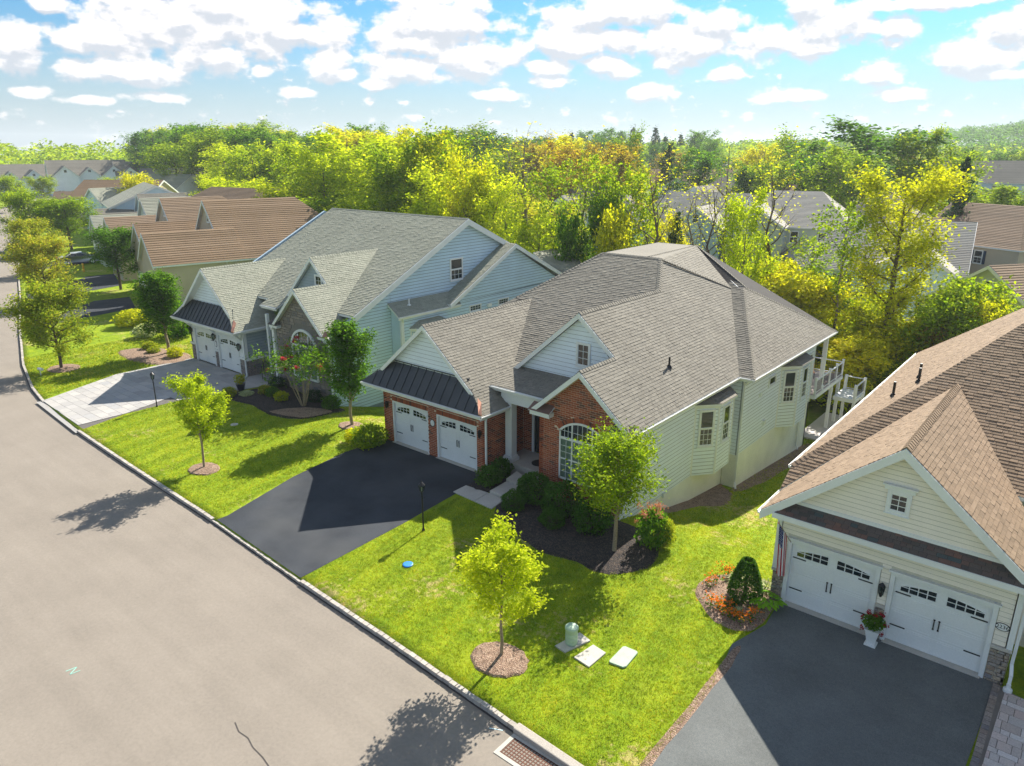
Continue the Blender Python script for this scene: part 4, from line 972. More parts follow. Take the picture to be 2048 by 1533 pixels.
ggp = [(.85, 4.6), (6.4, 4.6), (3.62, 6.95)]
gg = wall_poly(w, ggp, M['gap_shade'], H, .15, 'gable_wall'); siding(w, ggp, .21, M['siding_white'], gg)
wr = RT(7.4); rw = wall_rects(wr, 0, 3.0, -.2, 3.45, [], M['mortar'], H, .2, 'garage_side_wall'); bricks(wr, [(0, -.2), (2.9, -.2), (2.9, 3.42), (0, 3.42)], [], rw, None, 2)
wp = FR(2.95); pw = wall_rects(wp, 7.4, 10.3, .4, 4.4, [(8.05, 9.2, .4, 2.9)], M['mortar'], H, .2, 'porch_wall'); bricks(wp, [(7.4, .4), (10.3, .4), (10.3, 4.3), (7.4, 4.3)], [(7.95, 10.3, .4, 3.05)], pw, None, 3)
mb = MB(); wp.box(mb, 7.98, 8.12, .45, 3.0, 0, .06); wp.box(mb, 9.4, 9.54, .45, 3.0, 0, .06); wp.box(mb, 8.12, 9.4, 2.86, 3.0, 0, .061); fr = mb.build('front_door', M['white'], H)
mb = MB(); wp.box(mb, 8.3, 9.22, .47, 2.84, -.1, -.04); mb.build('door_leaf', M['black'], fr)
mb = MB(); mb.poly(wp.poly([(8.12, .47), (8.3, .47), (8.3, 2.84), (8.12, 2.84)], -.02)); mb.build('sidelight', M['glass'], fr)
porch = part_root('porch', H)
mb = MB(); mb.box(7.42, 10.28, 1.12, 2.95, -.3, .45); mb.build('porch_slab', M['concrete'], porch)
mb = MB(); mb.box(7.62, 8.02, 1.22, 1.62, .45, 3.6); mb.build('column', M['white'], porch)
mb = MB(); mb.box(7.52, 8.12, 1.12, 1.72, .45, .62); mb.box(7.56, 8.08, 1.16, 1.68, .62, .72); mb.build('column_base', M['white'], porch)
mb = MB(); mb.box(7.42, 10.3, 1.15, 1.6, 3.55, 4.2); mb.build('porch_beam', M['white'], porch)
mb = MB(); 
mb.lathe((9.2, 2.0, .452), [(.42, 0), (.42, .015)], 18); mb.build('door_mat', M['black'], porch)
# brick wing
wb = FR(.5); W0, W1 = 11.45, 13.9; wc = (W0+W1)/2; ZS = 3.28; RISE = .52
Rr = ((W1-W0)/2)**2/(2*RISE)+RISE/2; zc = ZS+RISE-Rr
def in_arch(u, z): return W0 < u < W1 and .9 < z and (z < ZS or math.hypot(u-wc, z-zc) < Rr+.23) or (W0-.2 < u < W1+.2 and z > ZS-.05 and math.hypot(u-wc, z-zc) < Rr+.23)
bp = [(10.3, -1.3), (14.7, -1.3), (14.7, 3.9), (14.95, 4.0), (12.65, 6.1), (10.3, 4.05)]
bw = wall_poly(wb, bp, M['mortar'], H, .25, 'brick_wall')
bricks(wb, [(10.3, -1.3), (14.68, -1.3), (14.68, 4.25), (12.65, 6.02), (10.3, 4.0)], [(W0, W1, .72, ZS)], bw, in_arch, 4)
a0 = math.acos((W1-wc)/Rr) if (W1-wc) < Rr else .2
mb = MB(); t0 = math.asin((ZS-.02-zc)/Rr); N_ = 34
for i in range(N_):
    ta = t0+(math.pi-2*t0)*(i+.08)/N_; tb = t0+(math.pi-2*t0)*(i+.92)/N_; q = [(wc+r*math.cos(t), zc+r*math.sin(t)) for r, t in ((Rr+.02, ta), (Rr+.02, tb), (Rr+.23, tb), (Rr+.23, ta))]
    mb.prism(wb.poly(q, .026), -wb.n*.026)
for i in range(30):
    u = W0-.05+i*.08; wb.box(mb, u+.004, u+.074, .74, .88, 0, .03)
o = mb.build('soldier_bricks', M['brick'], bw); o['kind'] = 'stuff'
# the arched window: one frame, panes above and below, curtains behind
mb = MB(); K = 20
ar = lambda r, t: (wc+r*math.cos(t), zc+r*math.sin(t))
for i in range(K):
    ta = t0+(math.pi-2*t0)*i/K; tb = t0+(math.pi-2*t0)*(i+1)/K; mb.prism(wb.poly([ar(Rr-.08, ta), ar(Rr-.08, tb), ar(Rr+.015, tb), ar(Rr+.015, ta)], 0), wb.n*.05)
for q in ((W0, W0+.08, .9, ZS), (W1-.08, W1, .9, ZS), (W0, W1, .9, .98), (W0+.08, W1-.08, 2.86, 2.98)): wb.box(mb, *q, 0, .05)
for u in (W0+.66, W1-.72): wb.box(mb, u, u+.07, .98, 2.86, 0, .051); wb.box(mb, u, u+.06, 2.98, ar(Rr, math.acos((u+.03-wc)/Rr))[1]-.04, 0, .049)
aw = mb.build('arched_window', M['white'], bw)
secs = [(W0+.08, W0+.66), (W0+.73, W1-.72), (W1-.65, W1-.08)]
for a, b in secs:
    for lo, hi in ((1.0, 1.90), (1.95, 2.84)):
        mb = MB(); mb.poly(wb.poly([(a, lo), (b, lo), (b, hi), (a, hi)], .02)); mb.build('pane', M['clear'], aw)
    mb = MB(); wb.box(mb, a, b, 1.89, 1.95, 0, .045); cn = 3 if b-a > .7 else 2
    for k in range(1, cn): x = a+(b-a)*k/cn; wb.box(mb, x-.01, x+.01, .98, 2.86, .02, .032)
    for zz in (1.3, 1.6, 2.25, 2.55): wb.box(mb, a, b, zz-.009, zz+.009, .02, .0325)
    mb.build('grille', M['white'], aw)
    mb = MB(); mb.poly(wb.poly([(a, .98), (b, .98), (b, 2.86), (a, 2.86)], .004)); mb.build('curtain', M['curtain'], aw)
    n_ = 5; top = [(a+(b-a)*i/n_, zc+math.sqrt(max(0, (Rr-.08)**2-(a+(b-a)*i/n_-wc)**2))) for i in range(n_+1)]
    mb = MB(); mb.poly(wb.poly([(a, 2.98), (b, 2.98)]+top[::-1], .015)); mb.build('pane', M['glass'], aw)
    mb = MB(); 
    for k in range(1, cn+1):
        x = a+(b-a)*k/(cn+1); zt_ = zc+math.sqrt((Rr-.09)**2-(x-wc)**2); wb.box(mb, x-.009, x+.009, 2.98, zt_, .015, .027)
    wb.box(mb, a, b, 3.26, 3.278, .015, .0275); mb.build('grille', M['white'], aw)
lw = WF((10.3, 0), (0, 1), (-1, 0)); l_ = wall_rects(lw, .5, 3.0, .2, 4.0, [], M['mortar'], H, .2, 'brick_wall'); bricks(lw, [(.5, .2), (3.0, .2), (3.0, 4.0), (.5, 4.0)], [], l_, None, 5)
# upper gable
wu = FR(3.3); up_ = [(6.9, 4.7), (13.6, 4.7), (13.6, 5.2), (10.6, 7.85), (7.0, 4.78)]
ug = wall_poly(wu, [(6.95, 4.6), (13.2, 4.6), (13.2, 5.55), (10.6, 7.85)], M['gap_shade'], H, .15, 'gable_wall'); siding(wu, [(6.95, 4.72), (13.4, 4.72), (10.6, 7.8)], .21, M['siding_white'], ug)
window(wu, 10.42, 5.5, .62, 1.02, ug, 2, 3, .09, False)
# right walls
w8 = RT(14.7); fz = -.5
f8 = wall_poly(w8, [(.5, -3.2), (11.3, -3.6), (11.3, fz), (.5, fz)], M['foundation'], H, .25, 'foundation')
s8 = wall_poly(w8, [(.5, fz), (11.3, fz), (11.3, 4.35), (.5, 4.35)], M['gap_shade'], H, .2, 'side_wall'); siding(w8, [(.56, fz), (11.25, fz), (11.25, 4.0), (.56, 4.0)], .20, M['siding_white'], s8)
mb = MB(); w8.box(mb, .48, .60, fz, 4.0, 0, .035); mb.build('corner_board', M['white'], s8)
wj = FR(11.29); wall_poly(wj, [(14.72, -4), (15.44, -4), (15.44, fz), (14.72, fz)], M['foundation'], H, .25, 'foundation')
sj = wall_poly(wj, [(14.72, fz), (15.44, fz), (15.44, 4.0), (14.72, 4.0)], M['gap_shade'], H, .2, 'side_wall'); siding(wj, [(14.74, fz), (15.38, fz), (15.38, 3.95), (14.74, 3.95)], .20, M['siding_white'], sj)
w10 = RT(15.45); wall_poly(w10, [(11.3, -4.4), (22.8, -4.4), (22.8, fz), (11.3, fz)], M['foundation'], H, .25, 'foundation')
s10 = wall_poly(w10, [(11.3, fz), (22.8, fz), (22.8, 4.1), (11.3, 4.1)], M['gap_shade'], H, .2, 'side_wall'); siding(w10, [(11.36, fz), (22.75, fz), (22.75, 3.95), (11.36, 3.95)], .20, M['siding_white'], s10)
mb = MB(); w10.box(mb, 11.27, 11.40, fz, 3.95, 0, .035); w10.box(mb, 22.68, 22.83, fz, 3.95, 0, .035); mb.build('corner_board', M['white'], s10)
bay(w8, 7.35, 11.1, -.52, 3.2, .8, 1.02, H, M['siding_white'], M['sh_grey']); bay(w10, 16.85, 20.7, -.55, 3.15, .75, 1.0, H, M['siding_white'], M['sh_grey'])
window(w10, 15.0, 2.55, .9, .42, s10, 3, 0, .06, False)
window(w10, 21.35, .9, .85, 2.0, s10, 1, 0, .08)
mb = MB(); w10.box(mb, 13.7, 13.85, 2.2, 2.45, 0, .12); w10.box(mb, 14.6, 14.85, .3, .55, 0, .14); w8.box(mb, 4.4, 4.55, -.6, -.35, 0, .1); mb.build('wall_vent', M['white'], H)
# remaining shell: left, back
lwl = WF((0, 0), (0, 1), (-1, 0)); ls = wall_poly(lwl, [(0, -4.3), (22.8, -4.3), (22.8, 4.2), (3.2, 4.2), (3.2, 3.45), (0, 3.45)], M['siding_white'], H, .2, 'side_wall')
siding(lwl, [(0, -.1), (22.7, -.1), (22.7, 3.4), (0, 3.4)], .21, M['siding_white'], ls, single=False)
bk = WF((0, 22.8), (1, 0), (0, 1)); bs_ = wall_poly(bk, [(0, -4.4), (15.45, -4.4), (15.45, 4.0), (0, 4.0)], M['siding_white'], H, .2, 'rear_wall')
window(bk, 12.6, .35, 2.2, 2.3, bs_, 2, 0, .1, False)
# plumbing vent on the roof
mb = MB(); mb.tube((13.76, 6.1, 5.2), (13.76, 6.1, 5.85), .05); mb.tube((13.76, 6.1, 5.3), (13.76, 6.1, 5.45), .16, .07); mb.build('vent_pipe', M['black'], H)
downspout([(7.52, .12, 3.3), (7.5, -.08, 2.9), (7.5, -.08, .1), (7.55, -.3, .02)], H)
downspout([(6.95, .93, 4.1), (7.1, .9, 4.0), (7.15, .9, 3.75)], H)
downspout([(15.85, 11.1, 3.9), (15.55, 11.2, 3.5), (15.55, 11.2, -2.0), (15.7, 11.0, -2.3)], H)
downspout([(15.55, 20.9, -.6), (15.55, 20.9, -2.9), (15.7, 20.9, -3.2)], H)
# rear deck, open part and lower landing with stair posts
dk = thing('deck', 'raised white deck with black balusters behind the white and brick house', 'deck', (14, 25, -3.4), world=True)
mb = MB(); mb.box(10.2, 15.8, 22.85, 28.8, -.30, -.04); mb.build('deck_rim', M['white'], dk)
M['deckboard'] = pieces('deck_board', [(.36, .30, .28), (.42, .36, .33), (.33, .28, .26)], .8, 30, .1, .2)
for i in range(40):
    y = 22.9+i*.147; mb = MB(); mb.box(10.25, 15.75, y, y+.137, -.038, .0); mb.build('deck_board', M['deckboard'], dk)
for x, y in ((15.62, 26.9), (15.62, 28.6), (12.8, 28.6), (10.4, 28.6)): mb = MB(); mb.box(x-.1, x+.1, y-.1, y+.1, -4.2, -.05); mb.build('post', M['white'], dk)
mb = MB(); mb.box(15.5, 15.74, 24.2, 24.44, 0, 3.8); mb.build('column', M['white'], dk); mb = MB(); mb.box(15.45, 15.79, 24.15, 24.49, 0, .3); mb.build('column_base', M['white'], dk)
for y in (22.95, 24.32, 25.8, 27.3, 28.72):
    if y != 24.32: mb = MB(); mb.box(15.66, 15.78, y-.06, y+.06, 0, 1.1); mb.prism([(15.64, y-.08, 1.1), (15.8, y-.08, 1.1), (15.8, y+.08, 1.1), (15.64, y+.08, 1.1)], (0, 0, .05)); mb.build('rail_post', M['white'], dk)
railing((15.72, 23.0), (15.72, 28.7), 0, dk); railing((15.72, 28.72), (10.4, 28.72), 0, dk)
lg = MB(); lg.box(15.82, 17.3, 26.9, 29.3, -1.35, -1.1); lg.build('landing', M['white'], dk)
for x, y in ((17.2, 27.0), (17.2, 29.2), (15.95, 29.2)): mb = MB(); mb.box(x-.09, x+.09, y-.09, y+.09, -4.2, -.05); mb.build('post', M['white'], dk)
railing((17.22, 27.0), (17.22, 29.2), -1.1, dk); railing((17.2, 29.22), (15.9, 29.22), -1.1, dk)
ch = thing('patio_chair', 'dark outdoor chair standing on the raised white deck', 'chair', (14.2, 26.6, 0), .5)
mb = MB(); mb.box(-.25, .25, -.25, .25, .40, .45); mb.build('seat', M['copper'], ch); mb = MB(); mb.box(-.25, .25, .22, .27, .45, .95); mb.build('backrest', M['copper'], ch)
for sx in (-.22, .22):
    for sy in (-.22, .22): mb = MB(); mb.tube((sx, sy, 0), (sx, sy, .42), .02, n=6); mb.build('leg', M['black'], ch)
# ------------------------------------------------------------------ the pale blue and stone house to the left
H2 = thing('grey_house', 'pale blue sided house with stone front and green-grey roof behind the paver driveway', 'house', (-15, 1.5, 0), world=True)
R2 = part_root('roof', H2); SGG = M['sh_green']
def g2(x, y): return (x, y, 7.3-.9*abs(x+20.1))
def s2(x, y): return (x, y, 4.5+.95*(-7.8-x))
def f2(x, y): return (x, y, 5.26+.494*(y-3.76))
def r2(x, y): return (x, y, 10.56-.46*(y-14.5))
n1 = roof_plane(H2, [[g2(-20.1, .95), g2(-17.0, .95), g2(-17.0, 3.6), g2(-20.1, 7.9)], [g2(-17.0, .95), g2(-15.85, .50), g2(-15.85, 4.2), g2(-17.0, 4.2)]], SGG, R2, seed=21)
n1l = roof_plane(H2, [[g2(-20.1, .95), g2(-23.2, .95), g2(-23.2, 7.9), g2(-20.1, 7.9)], [g2(-23.2, .95), g2(-24.4, .50), g2(-24.4, 7.9), g2(-23.2, 7.9)]], SGG, R2, seed=22)
n2 = roof_plane(H2, [[s2(-7.1, 1.75), s2(-7.1, 4.2), s2(-7.8, 5.2), s2(-10.28, 5.2), s2(-10.28, 1.75)], [s2(-7.8, 5.2), s2(-11.95, 10.3), s2(-11.95, 5.2)], [s2(-10.28, 5.2), s2(-11.95, 5.2), s2(-11.95, 4.35), s2(-10.28, 4.35)]], SGG, R2, seed=23)
def s2l(x, y): return (x, y, 6.856-.95*(-10.28-x))
n2l = roof_plane(H2, [[s2l(-10.28, 1.75), s2l(-10.28, 4.6), s2l(-13.3, 4.6), s2l(-13.3, 1.75)]], SGG, R2, seed=24)
def u2l(x, y): return (x, y, 8.44-.95*(-11.95-x))
n3l = roof_plane(H2, [[u2l(-11.95, 4.35), u2l(-11.95, 10.3), u2l(-15.6, 4.35)]], SGG, R2, seed=25)
n4 = roof_plane(H2, [[f2(-7.0, 3.76), f2(-7.0, 14.5), f2(-22.7, 14.5), f2(-22.7, 3.76)], [f2(-16.4, 3.1), f2(-14.5, 3.1), f2(-14.5, 3.76), f2(-16.4, 3.76)]], SGG, R2, seed=26)
n5 = roof_plane(H2, [[r2(-7.0, 14.5), r2(-7.0, 26.2), r2(-22.7, 26.2), r2(-22.7, 14.5)]], SGG, R2, seed=27)
def q2(y): return 8.5-.49*abs(y-18.6)
n6 = roof_plane(H2, [[(-5.98, 18.6, 8.5), (-5.98, 11.4, q2(11.4)), (-7.3, 11.4, q2(11.4)), (-12, 18.6, 8.5)]], SGG, R2, seed=28)
n7 = roof_plane(H2, [[(-5.98, 18.6, 8.5), (-5.98, 25.0, q2(25)), (-9, 25.0, q2(25)), (-12, 18.6, 8.5)]], SGG, R2, seed=29)
n8 = roof_plane(H2, [[(-6.12, 6.75, 4.82), (-6.12, 12.6, 4.82), (-7.28, 13.3, 5.58), (-7.28, 6.8, 5.58)]], SGG, R2, seed=30)
# rear sun room wing
n9 = roof_plane(H2, [[(-12.2, 28.7, 6.3), (-12.4, 34.3, 6.3), (-6.6, 29.6, 5.0), (-6.2, 24.5, 5.0)]], SGG, R2, seed=31)
mb = MB(); mb.prism([(-12.2, 25.5, -4), (-6.6, 25.5, -4), (-6.9, 29.4, -4), (-12.2, 33.8, -4)], (0, 0, 8.9)); mb.build('sun_room_wall', M['siding_blue'], H2)
caps((-20.1, .95, 7.31), (-20.1, 7.8, 7.31), n1, n1l, SGG, R2, single=False); caps((-10.28, 1.75, 6.87), (-10.28, 4.5, 6.87), n2, n2l, SGG, R2, single=False)
caps((-11.95, 4.35, 8.45), (-11.95, 10.2, 8.45), n2, n3l, SGG, R2, single=False); caps((-7.0, 14.5, 10.57), (-22.7, 14.5, 10.57), n4, n5, SGG, R2, single=False)
s_ = part_root('metal_roof', H2); A_, B_, C2_, D_ = Vector((-24.55, .50, 3.44)), Vector((-15.8, .50, 3.44)), Vector((-17.2, 1.42, 4.75)), Vector((-23.0, 1.42, 4.75))
mb = MB(); mb.prism([A_, B_, C2_, D_], (0, 0, -.1)); mb.build('roof_pan', M['metal_roof'], s_)
for i in range(17):
    x = -23.95+i*.485; t = 1.
    if x < -23.0: t = (x+24.55)/1.55
    if x > -17.2: t = (-15.8-x)/1.4
    b = Vector((x, .50, 3.46)); e_ = b.lerp(Vector((x, 1.42, 4.77)), max(.05, t)); mb = MB(); mb.beam(b, e_, .03, .045); mb.build('standing_seam', M['metal_roof'], s_)
mb = MB(); mb.prism([(-16.5, 1.0, 4.12), (-16.25, 1.0, 3.92), (-15.75, .45, 3.48), (-15.98, .42, 3.5)], (0, 0, .06)); mb.build('flashing', M['copper'], s_)
for a, b in ((g2(-20.1, .95), g2(-23.3, .95)), (g2(-20.1, .95), g2(-16.9, .95)), (s2(-10.28, 1.75), s2(-7.4, 1.75)), (s2l(-10.28, 1.75), s2l(-13.2, 1.75)), (s2(-11.95, 4.35), s2(-10.2, 4.35)), (u2l(-11.95, 4.35), u2l(-15.2, 4.35))): rake(a, b, (0, -1, 0), R2, .25)
for a, b in ((f2(-7, 3.7), f2(-7, 14.5)), (r2(-7, 14.5), r2(-7, 26.2))): rake(a, b, (1, 0, 0), R2, .42, .06, M['siding_blue'] if False else M['white'])
for y in (11.4, 25.0): rake((-5.98, 18.6, 8.5), (-5.98, y, q2(y)), (1, 0, 0), R2, .3, .06)
gutter((-24.5, .49, 3.46), (-15.85, .49, 3.46), (0, -1, 0), H2); gutter((-15.85, .45, 3.46), (-15.85, 4.2, 3.46), (1, 0, 0), H2); gutter(s2(-7.1, 1.75), s2(-7.1, 4.1), (1, 0, 0), H2); gutter((-6.12, 6.7, 4.84), (-6.12, 12.6, 4.84), (1, 0, 0), H2)
gutter(f2(-16.4, 3.1), f2(-14.5, 3.1), (0, -1, 0), H2)
for x0, x1 in ((-13.4, -12.5), (-8.1, -7.1)):
    mb = MB(); mb.box(x0, x1, 1.72, 2.1, 4.02, 4.2); mb.build('gable_return', M['white'], R2); mb = MB(); mb.prism([(x0-.04, 1.66, 4.21), (x1+.04, 1.66, 4.21), (x1, 2.1, 4.5), (x0, 2.1, 4.5)], (0, 0, .02)); mb.build('return_shingles', M['sh_dark'], R2)
# garage front
w = FR(1.5); drs = [(-23.28, -20.55, 0, 2.5), (-19.95, -17.22, 0, 2.5)]
gw2 = wall_rects(w, -23.9, -16.3, -.1, 3.5, drs, M['siding_cream'] if False else M['white'], H2, .2, 'garage_wall')
for a, b, _, t in drs:
    garage_door(w, a+.08, b-.08, .03, 2.42, H2, -.1); mb = MB(); w.box(mb, a-.06, a+.08, 0, t, -.1, .03); w.box(mb, b-.08, b+.06, 0, t, -.1, .03); w.box(mb, a-.06, b+.06, t, t+.12, -.1, .031); mb.build('door_frame', M['white'], H2)
stones(w, [(-23.9, -23.36, 0, 1.2), (-20.45, -20.05, 0, 1.2), (-17.12, -16.3, 0, 1.2)], M['stone_brown'], gw2, 31)
mb = MB()
for a, b in ((-23.95, -23.34), (-20.48, -20.02), (-17.14, -16.25)): w.box(mb, a, b, 1.2, 1.36, 0, .08)
mb.build('water_table', M['white'], gw2)
for x in (-23.6, -20.25, -16.9): lantern(w, x, 2.3 if x != -16.9 else 2.1, H2, 1.3)
for x in (-23.7, -20.25, -16.6):
    mb = MB(); mb.beam((x, 1.45, 2.6), (x, 1.45, 3.3), .12, .1, 0); mb.beam((x, 1.42, 2.65), (x, .75, 3.32), .1, .12); mb.beam((x, 1.4, 3.33), (x, .65, 3.33), .1, .1); mb.build('bracket', M['white'], H2)
plaque(w, -20.25, 1.75, None, H2, .12, .24)
gp = [(-23.0, 4.6), (-17.2, 4.6), (-20.1, 7.2)]; gg2 = wall_poly(w, gp, M['gap_shade'], H2, .15, 'gable_wall'); siding(w, gp, .2, M['siding_white'], gg2)
wr = RT(-16.3); sw = wall_rects(wr, 1.5, 4.5, -.2, 3.5, [], M['gap_shade_blue'], H2, .2, 'side_wall'); siding(wr, [(1.62, 1.35), (4.4, 1.35), (4.4, 3.4), (1.62, 3.4)], .2, M['siding_grey'], sw)
stones(wr, [(1.5, 4.4, -.1, 1.15)], M['stone_brown'], sw, 32); mb = MB(); wr.box(mb, 1.5, 4.4, 1.15, 1.32, 0, .08); wr.box(mb, 1.48, 1.64, 1.32, 3.4, 0, .05); mb.build('trim_board', M['white'], sw)
downspout([(-16.0, 1.3, 3.3), (-16.22, 1.35, 2.9), (-16.22, 1.35, .12), (-16.2, 1.1, .05)], H2)
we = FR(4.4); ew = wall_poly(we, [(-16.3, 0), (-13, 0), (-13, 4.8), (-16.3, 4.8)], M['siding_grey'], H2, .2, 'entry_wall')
mb = MB(); we.box(mb, -15.3, -14.3, .25, 2.4, 0, .06); mb.build('front_door', M['black'], H2); mb = MB(); mb.box(-13.42, -13.18, 1.9, 2.1, 0, 4.2); mb.box(-15.2, -15.0, 2.6, 2.8, 0.2, 4.5); mb.build('porch_post', M['white'], H2)
mb = MB(); mb.box(-16.28, -13.1, 3.3, 4.4, -.1, .3); mb.build('porch_slab', M['concrete'], H2)
rl = thing('iron_railing', 'black iron stair railing at the side wall of the stone fronted house', 'railing', (-15.2, 2.9, 0), world=True)
def rail3(pts, h0):
    mb = MB()
    for a, b in zip(pts, pts[1:]):
        mb.tube(a, b, .022, n=6); mb.tube((a[0], a[1], a[2]-h0+.1), (b[0], b[1], b[2]-h0+.1), .016, n=6)
    for a, b in zip(pts, pts[1:]): pass
    mb.build('rails', M['black'], rl)['kind'] = 'stuff'; mb = MB()
    for a, b in zip(pts, pts[1:]):
        n = max(2, int((Vector(a)-Vector(b)).length/.13))
        for i in range(n): q = Vector(a).lerp(Vector(b), i/n); mb.tube(q, q-Zv*(h0-.1), .010, n=4, cap=False)
    mb.build('balusters', M['black'], rl)
    mb = MB()
    for q in (pts[0], pts[-1]): mb.tube(q, Vector(q)-Zv*h0, .025, n=6)
    mb.build('post', M['black'], rl)
rail3([(-15.9, 2.5, 1.0), (-15.2, 2.95, 1.05), (-14.4, 3.2, 1.35), (-13.9, 3.25, 1.45)], .95)
rail3([(-14.9, 1.75, .98), (-14.0, 2.1, 1.0), (-13.4, 2.6, 1.25)], .95)
# stone bay front
ws = FR(2.1); sp = [(-13.1, -.5), (-7.35, -.5), (-7.35, 4.1), (-10.28, 6.7), (-13.1, 4.2)]; stw = wall_poly(ws, sp, M['grout'], H2, .25, 'stone_wall')
hole = (-11.45, -8.75, .95, 4.35)
stones(ws, [(-13.1, -7.4, -.1, 6.6)], M['stone_brown'], stw, 33, True, (.16, .2, .26), (.28, .4, .55), [hole, (-10.9, -9.3, 4.3, 4.6)], [(-13.05, -.1), (-7.5, -.1), (-7.5, 4.2), (-10.28, 6.6), (-13.05, 4.2)])
mb = MB(); ws.box(mb, -7.5, -7.32, -.5, 4.1, 0, .05); mb.build('corner_board', M['white'], H2)
mb = MB(); wc2, hw = -10.1, 1.28; zs2 = 3.2; rs = .95; R_2 = hw*hw/(2*rs)+rs/2; zc2 = zs2+rs-R_2; t0 = math.asin((zs2-zc2)/R_2)
ar2 = lambda r, t: (wc2+r*math.cos(t), zc2+r*math.sin(t))
for i in range(18):
    ta = t0+(math.pi-2*t0)*i/18; tb = t0+(math.pi-2*t0)*(i+1)/18; mb.prism(ws.poly([ar2(R_2-.03, ta), ar2(R_2-.03, tb), ar2(R_2+.13, tb), ar2(R_2+.13, ta)]), ws.n*.09)
for q in ((wc2-hw-.08, wc2-hw+.06, 1.0, zs2+.1), (wc2+hw-.06, wc2+hw+.08, 1.0, zs2+.1), (wc2-hw, wc2+hw, .95, 1.08), (wc2-hw, wc2+hw, zs2-.16, zs2), (wc2-.62, wc2-.5, 1.0, 3.9), (wc2+.5, wc2+.62, 1.0, 3.9)): ws.box(mb, *q, 0, .085)
aw2 = mb.build('arched_window', M['white'], stw)
for a, b in ((wc2-hw+.06, wc2-.62), (wc2-.5, wc2+.5), (wc2+.62, wc2+hw-.06)):
    mb = MB(); mb.poly(ws.poly([(a, 1.08), (b, 1.08), (b, zs2-.16), (a, zs2-.16)], .05)); mb.build('pane', M['clear'], aw2); mb = MB(); mb.poly(ws.poly([(a, 1.08), (b, 1.08), (b, zs2-.16), (a, zs2-.16)], .035)); mb.build('curtain', M['curtain'], aw2)
    tp = [(a+(b-a)*i/5, zc2+math.sqrt(max(0, (R_2-.03)**2-(a+(b-a)*i/5-wc2)**2))) for i in range(6)]; mb = MB(); mb.poly(ws.poly([(a, zs2), (b, zs2)]+tp[::-1], .05)); mb.build('pane', M['glass'], aw2)
    mb = MB()
    for k in (1, 2): x = a+(b-a)*k/3; ws.box(mb, x-.01, x+.01, zs2, zc2+math.sqrt((R_2-.03)**2-(x-wc2)**2), .05, .062)
    ws.box(mb, a, b, zs2+.3, zs2+.32, .05, .0625); mb.build('grille', M['white'], aw2)
wu2 = FR(4.62); ug2 = wall_poly(wu2, [(-15.0, 5.2), (-9.4, 5.2), (-9.4, 5.9), (-11.95, 8.25), (-15.0, 5.4)], M['gap_shade_blue'], H2, .15, 'gable_wall'); siding(wu2, [(-15, 5.25), (-9.5, 5.25), (-11.95, 8.15)], .2, M['siding_grey'], ug2); window(wu2, -11.8, 6.62, .6, .62, ug2, 2, 2, .09, False)
# right side: main gable, lower side gable
wR = RT(-7.3); bigp = [(2.1, -2.2), (26, -4.5), (26, 5.2), (14.5, 10.4), (4.0, 5.2), (2.1, 4.2)]
bigw = wall_poly(wR, bigp, M['gap_shade_blue'], H2, .2, 'side_wall')
siding(wR, [(7.1, 5.0), (12.6, 5.0), (19.5, 8.3), (14.5, 10.3), (7.1, 6.75)], .21, M['siding_blue'], bigw)
siding(wR, [(2.2, -1.05), (7.08, -1.05), (7.08, 6.75), (3.9, 5.2), (2.2, 4.3)], .21, M['siding_blue'], bigw)
window(wR, 12.85, 6.35, 1.15, 1.45, bigw, 3, 2, .08)
wG = RT(-6.3); lowp = [(7.1, -3.6), (24.4, -4.4), (24.4, 5.0), (18.6, 8.35), (12.0, 5.1), (12, 4.85), (7.1, 4.85)]
lww = wall_poly(wG, lowp, M['gap_shade_blue'], H2, .2, 'side_wall'); siding(wG, [(7.2, -2), (24.3, -2), (24.3, 4.9), (7.2, 4.9)], .21, M['siding_blue'], lww); siding(wG, [(11.8, 4.9), (24.6, 5.05), (18.6, 8.25)], .21, M['siding_blue'], lww)
wq = FR(7.1); wall_poly(wq, [(-7.3, -3.5), (-6.3, -3.5), (-6.3, 4.8), (-7.3, 5.5)], M['siding_blue'], H2, .2, 'side_wall'); siding(wq, [(-7.28, -1), (-6.4, -1), (-6.4, 4.7), (-7.28, 5.3)], .21, M['siding_blue'], lww)
mb = MB(); wG.box(mb, 7.07, 7.2, -1, 4.8, 0, .05); wq.box(mb, -6.42, -6.26, -1, 4.75, 0, .05); mb.build('corner_board', M['white'], H2)
window(wG, 13.7, 4.06, 1.15, .38, lww, 4, 2, .06, False); window(wG, 16.9, 4.06, 1.1, .38, lww, 4, 2, .06, False)
mb = MB(); wG.box(mb, 15.6, 16.0, 4.1, 4.35, 0, .15); mb.build('wall_vent', M['white'], H2)
bay(wG, 7.9, 11.3, -.6, 3.75, .75, .8, H2, M['siding_blue'], SGG, 1.7)
downspout([(-6.05, 7.0, 4.7), (-6.25, 7.2, 4.4), (-6.22, 7.25, -1)], H2)
mb = MB(); mb.tube((-6.8, 8.3, 5.1), (-6.8, 8.3, 5.75), .05); mb.tube((-6.8, 8.3, 5.3), (-6.8, 8.3, 5.4), .15, .06); mb.build('vent_pipe', M['white'], H2)
wall_poly(WF((-23.9, 0), (0, 1), (-1, 0)), [(1.5, -4), (26, -4.4), (26, 5), (14.5, 10.3), (7, 6.6), (1.5, 3.4)], M['siding_blue'], H2, .2, 'side_wall'); wall_poly(WF((0, 26), (1, 0), (0, 1)), [(-23.9, -4.5), (-7.3, -4.5), (-7.3, 5), (-23.9, 5)], M['siding_blue'], H2, .2, 'rear_wall')
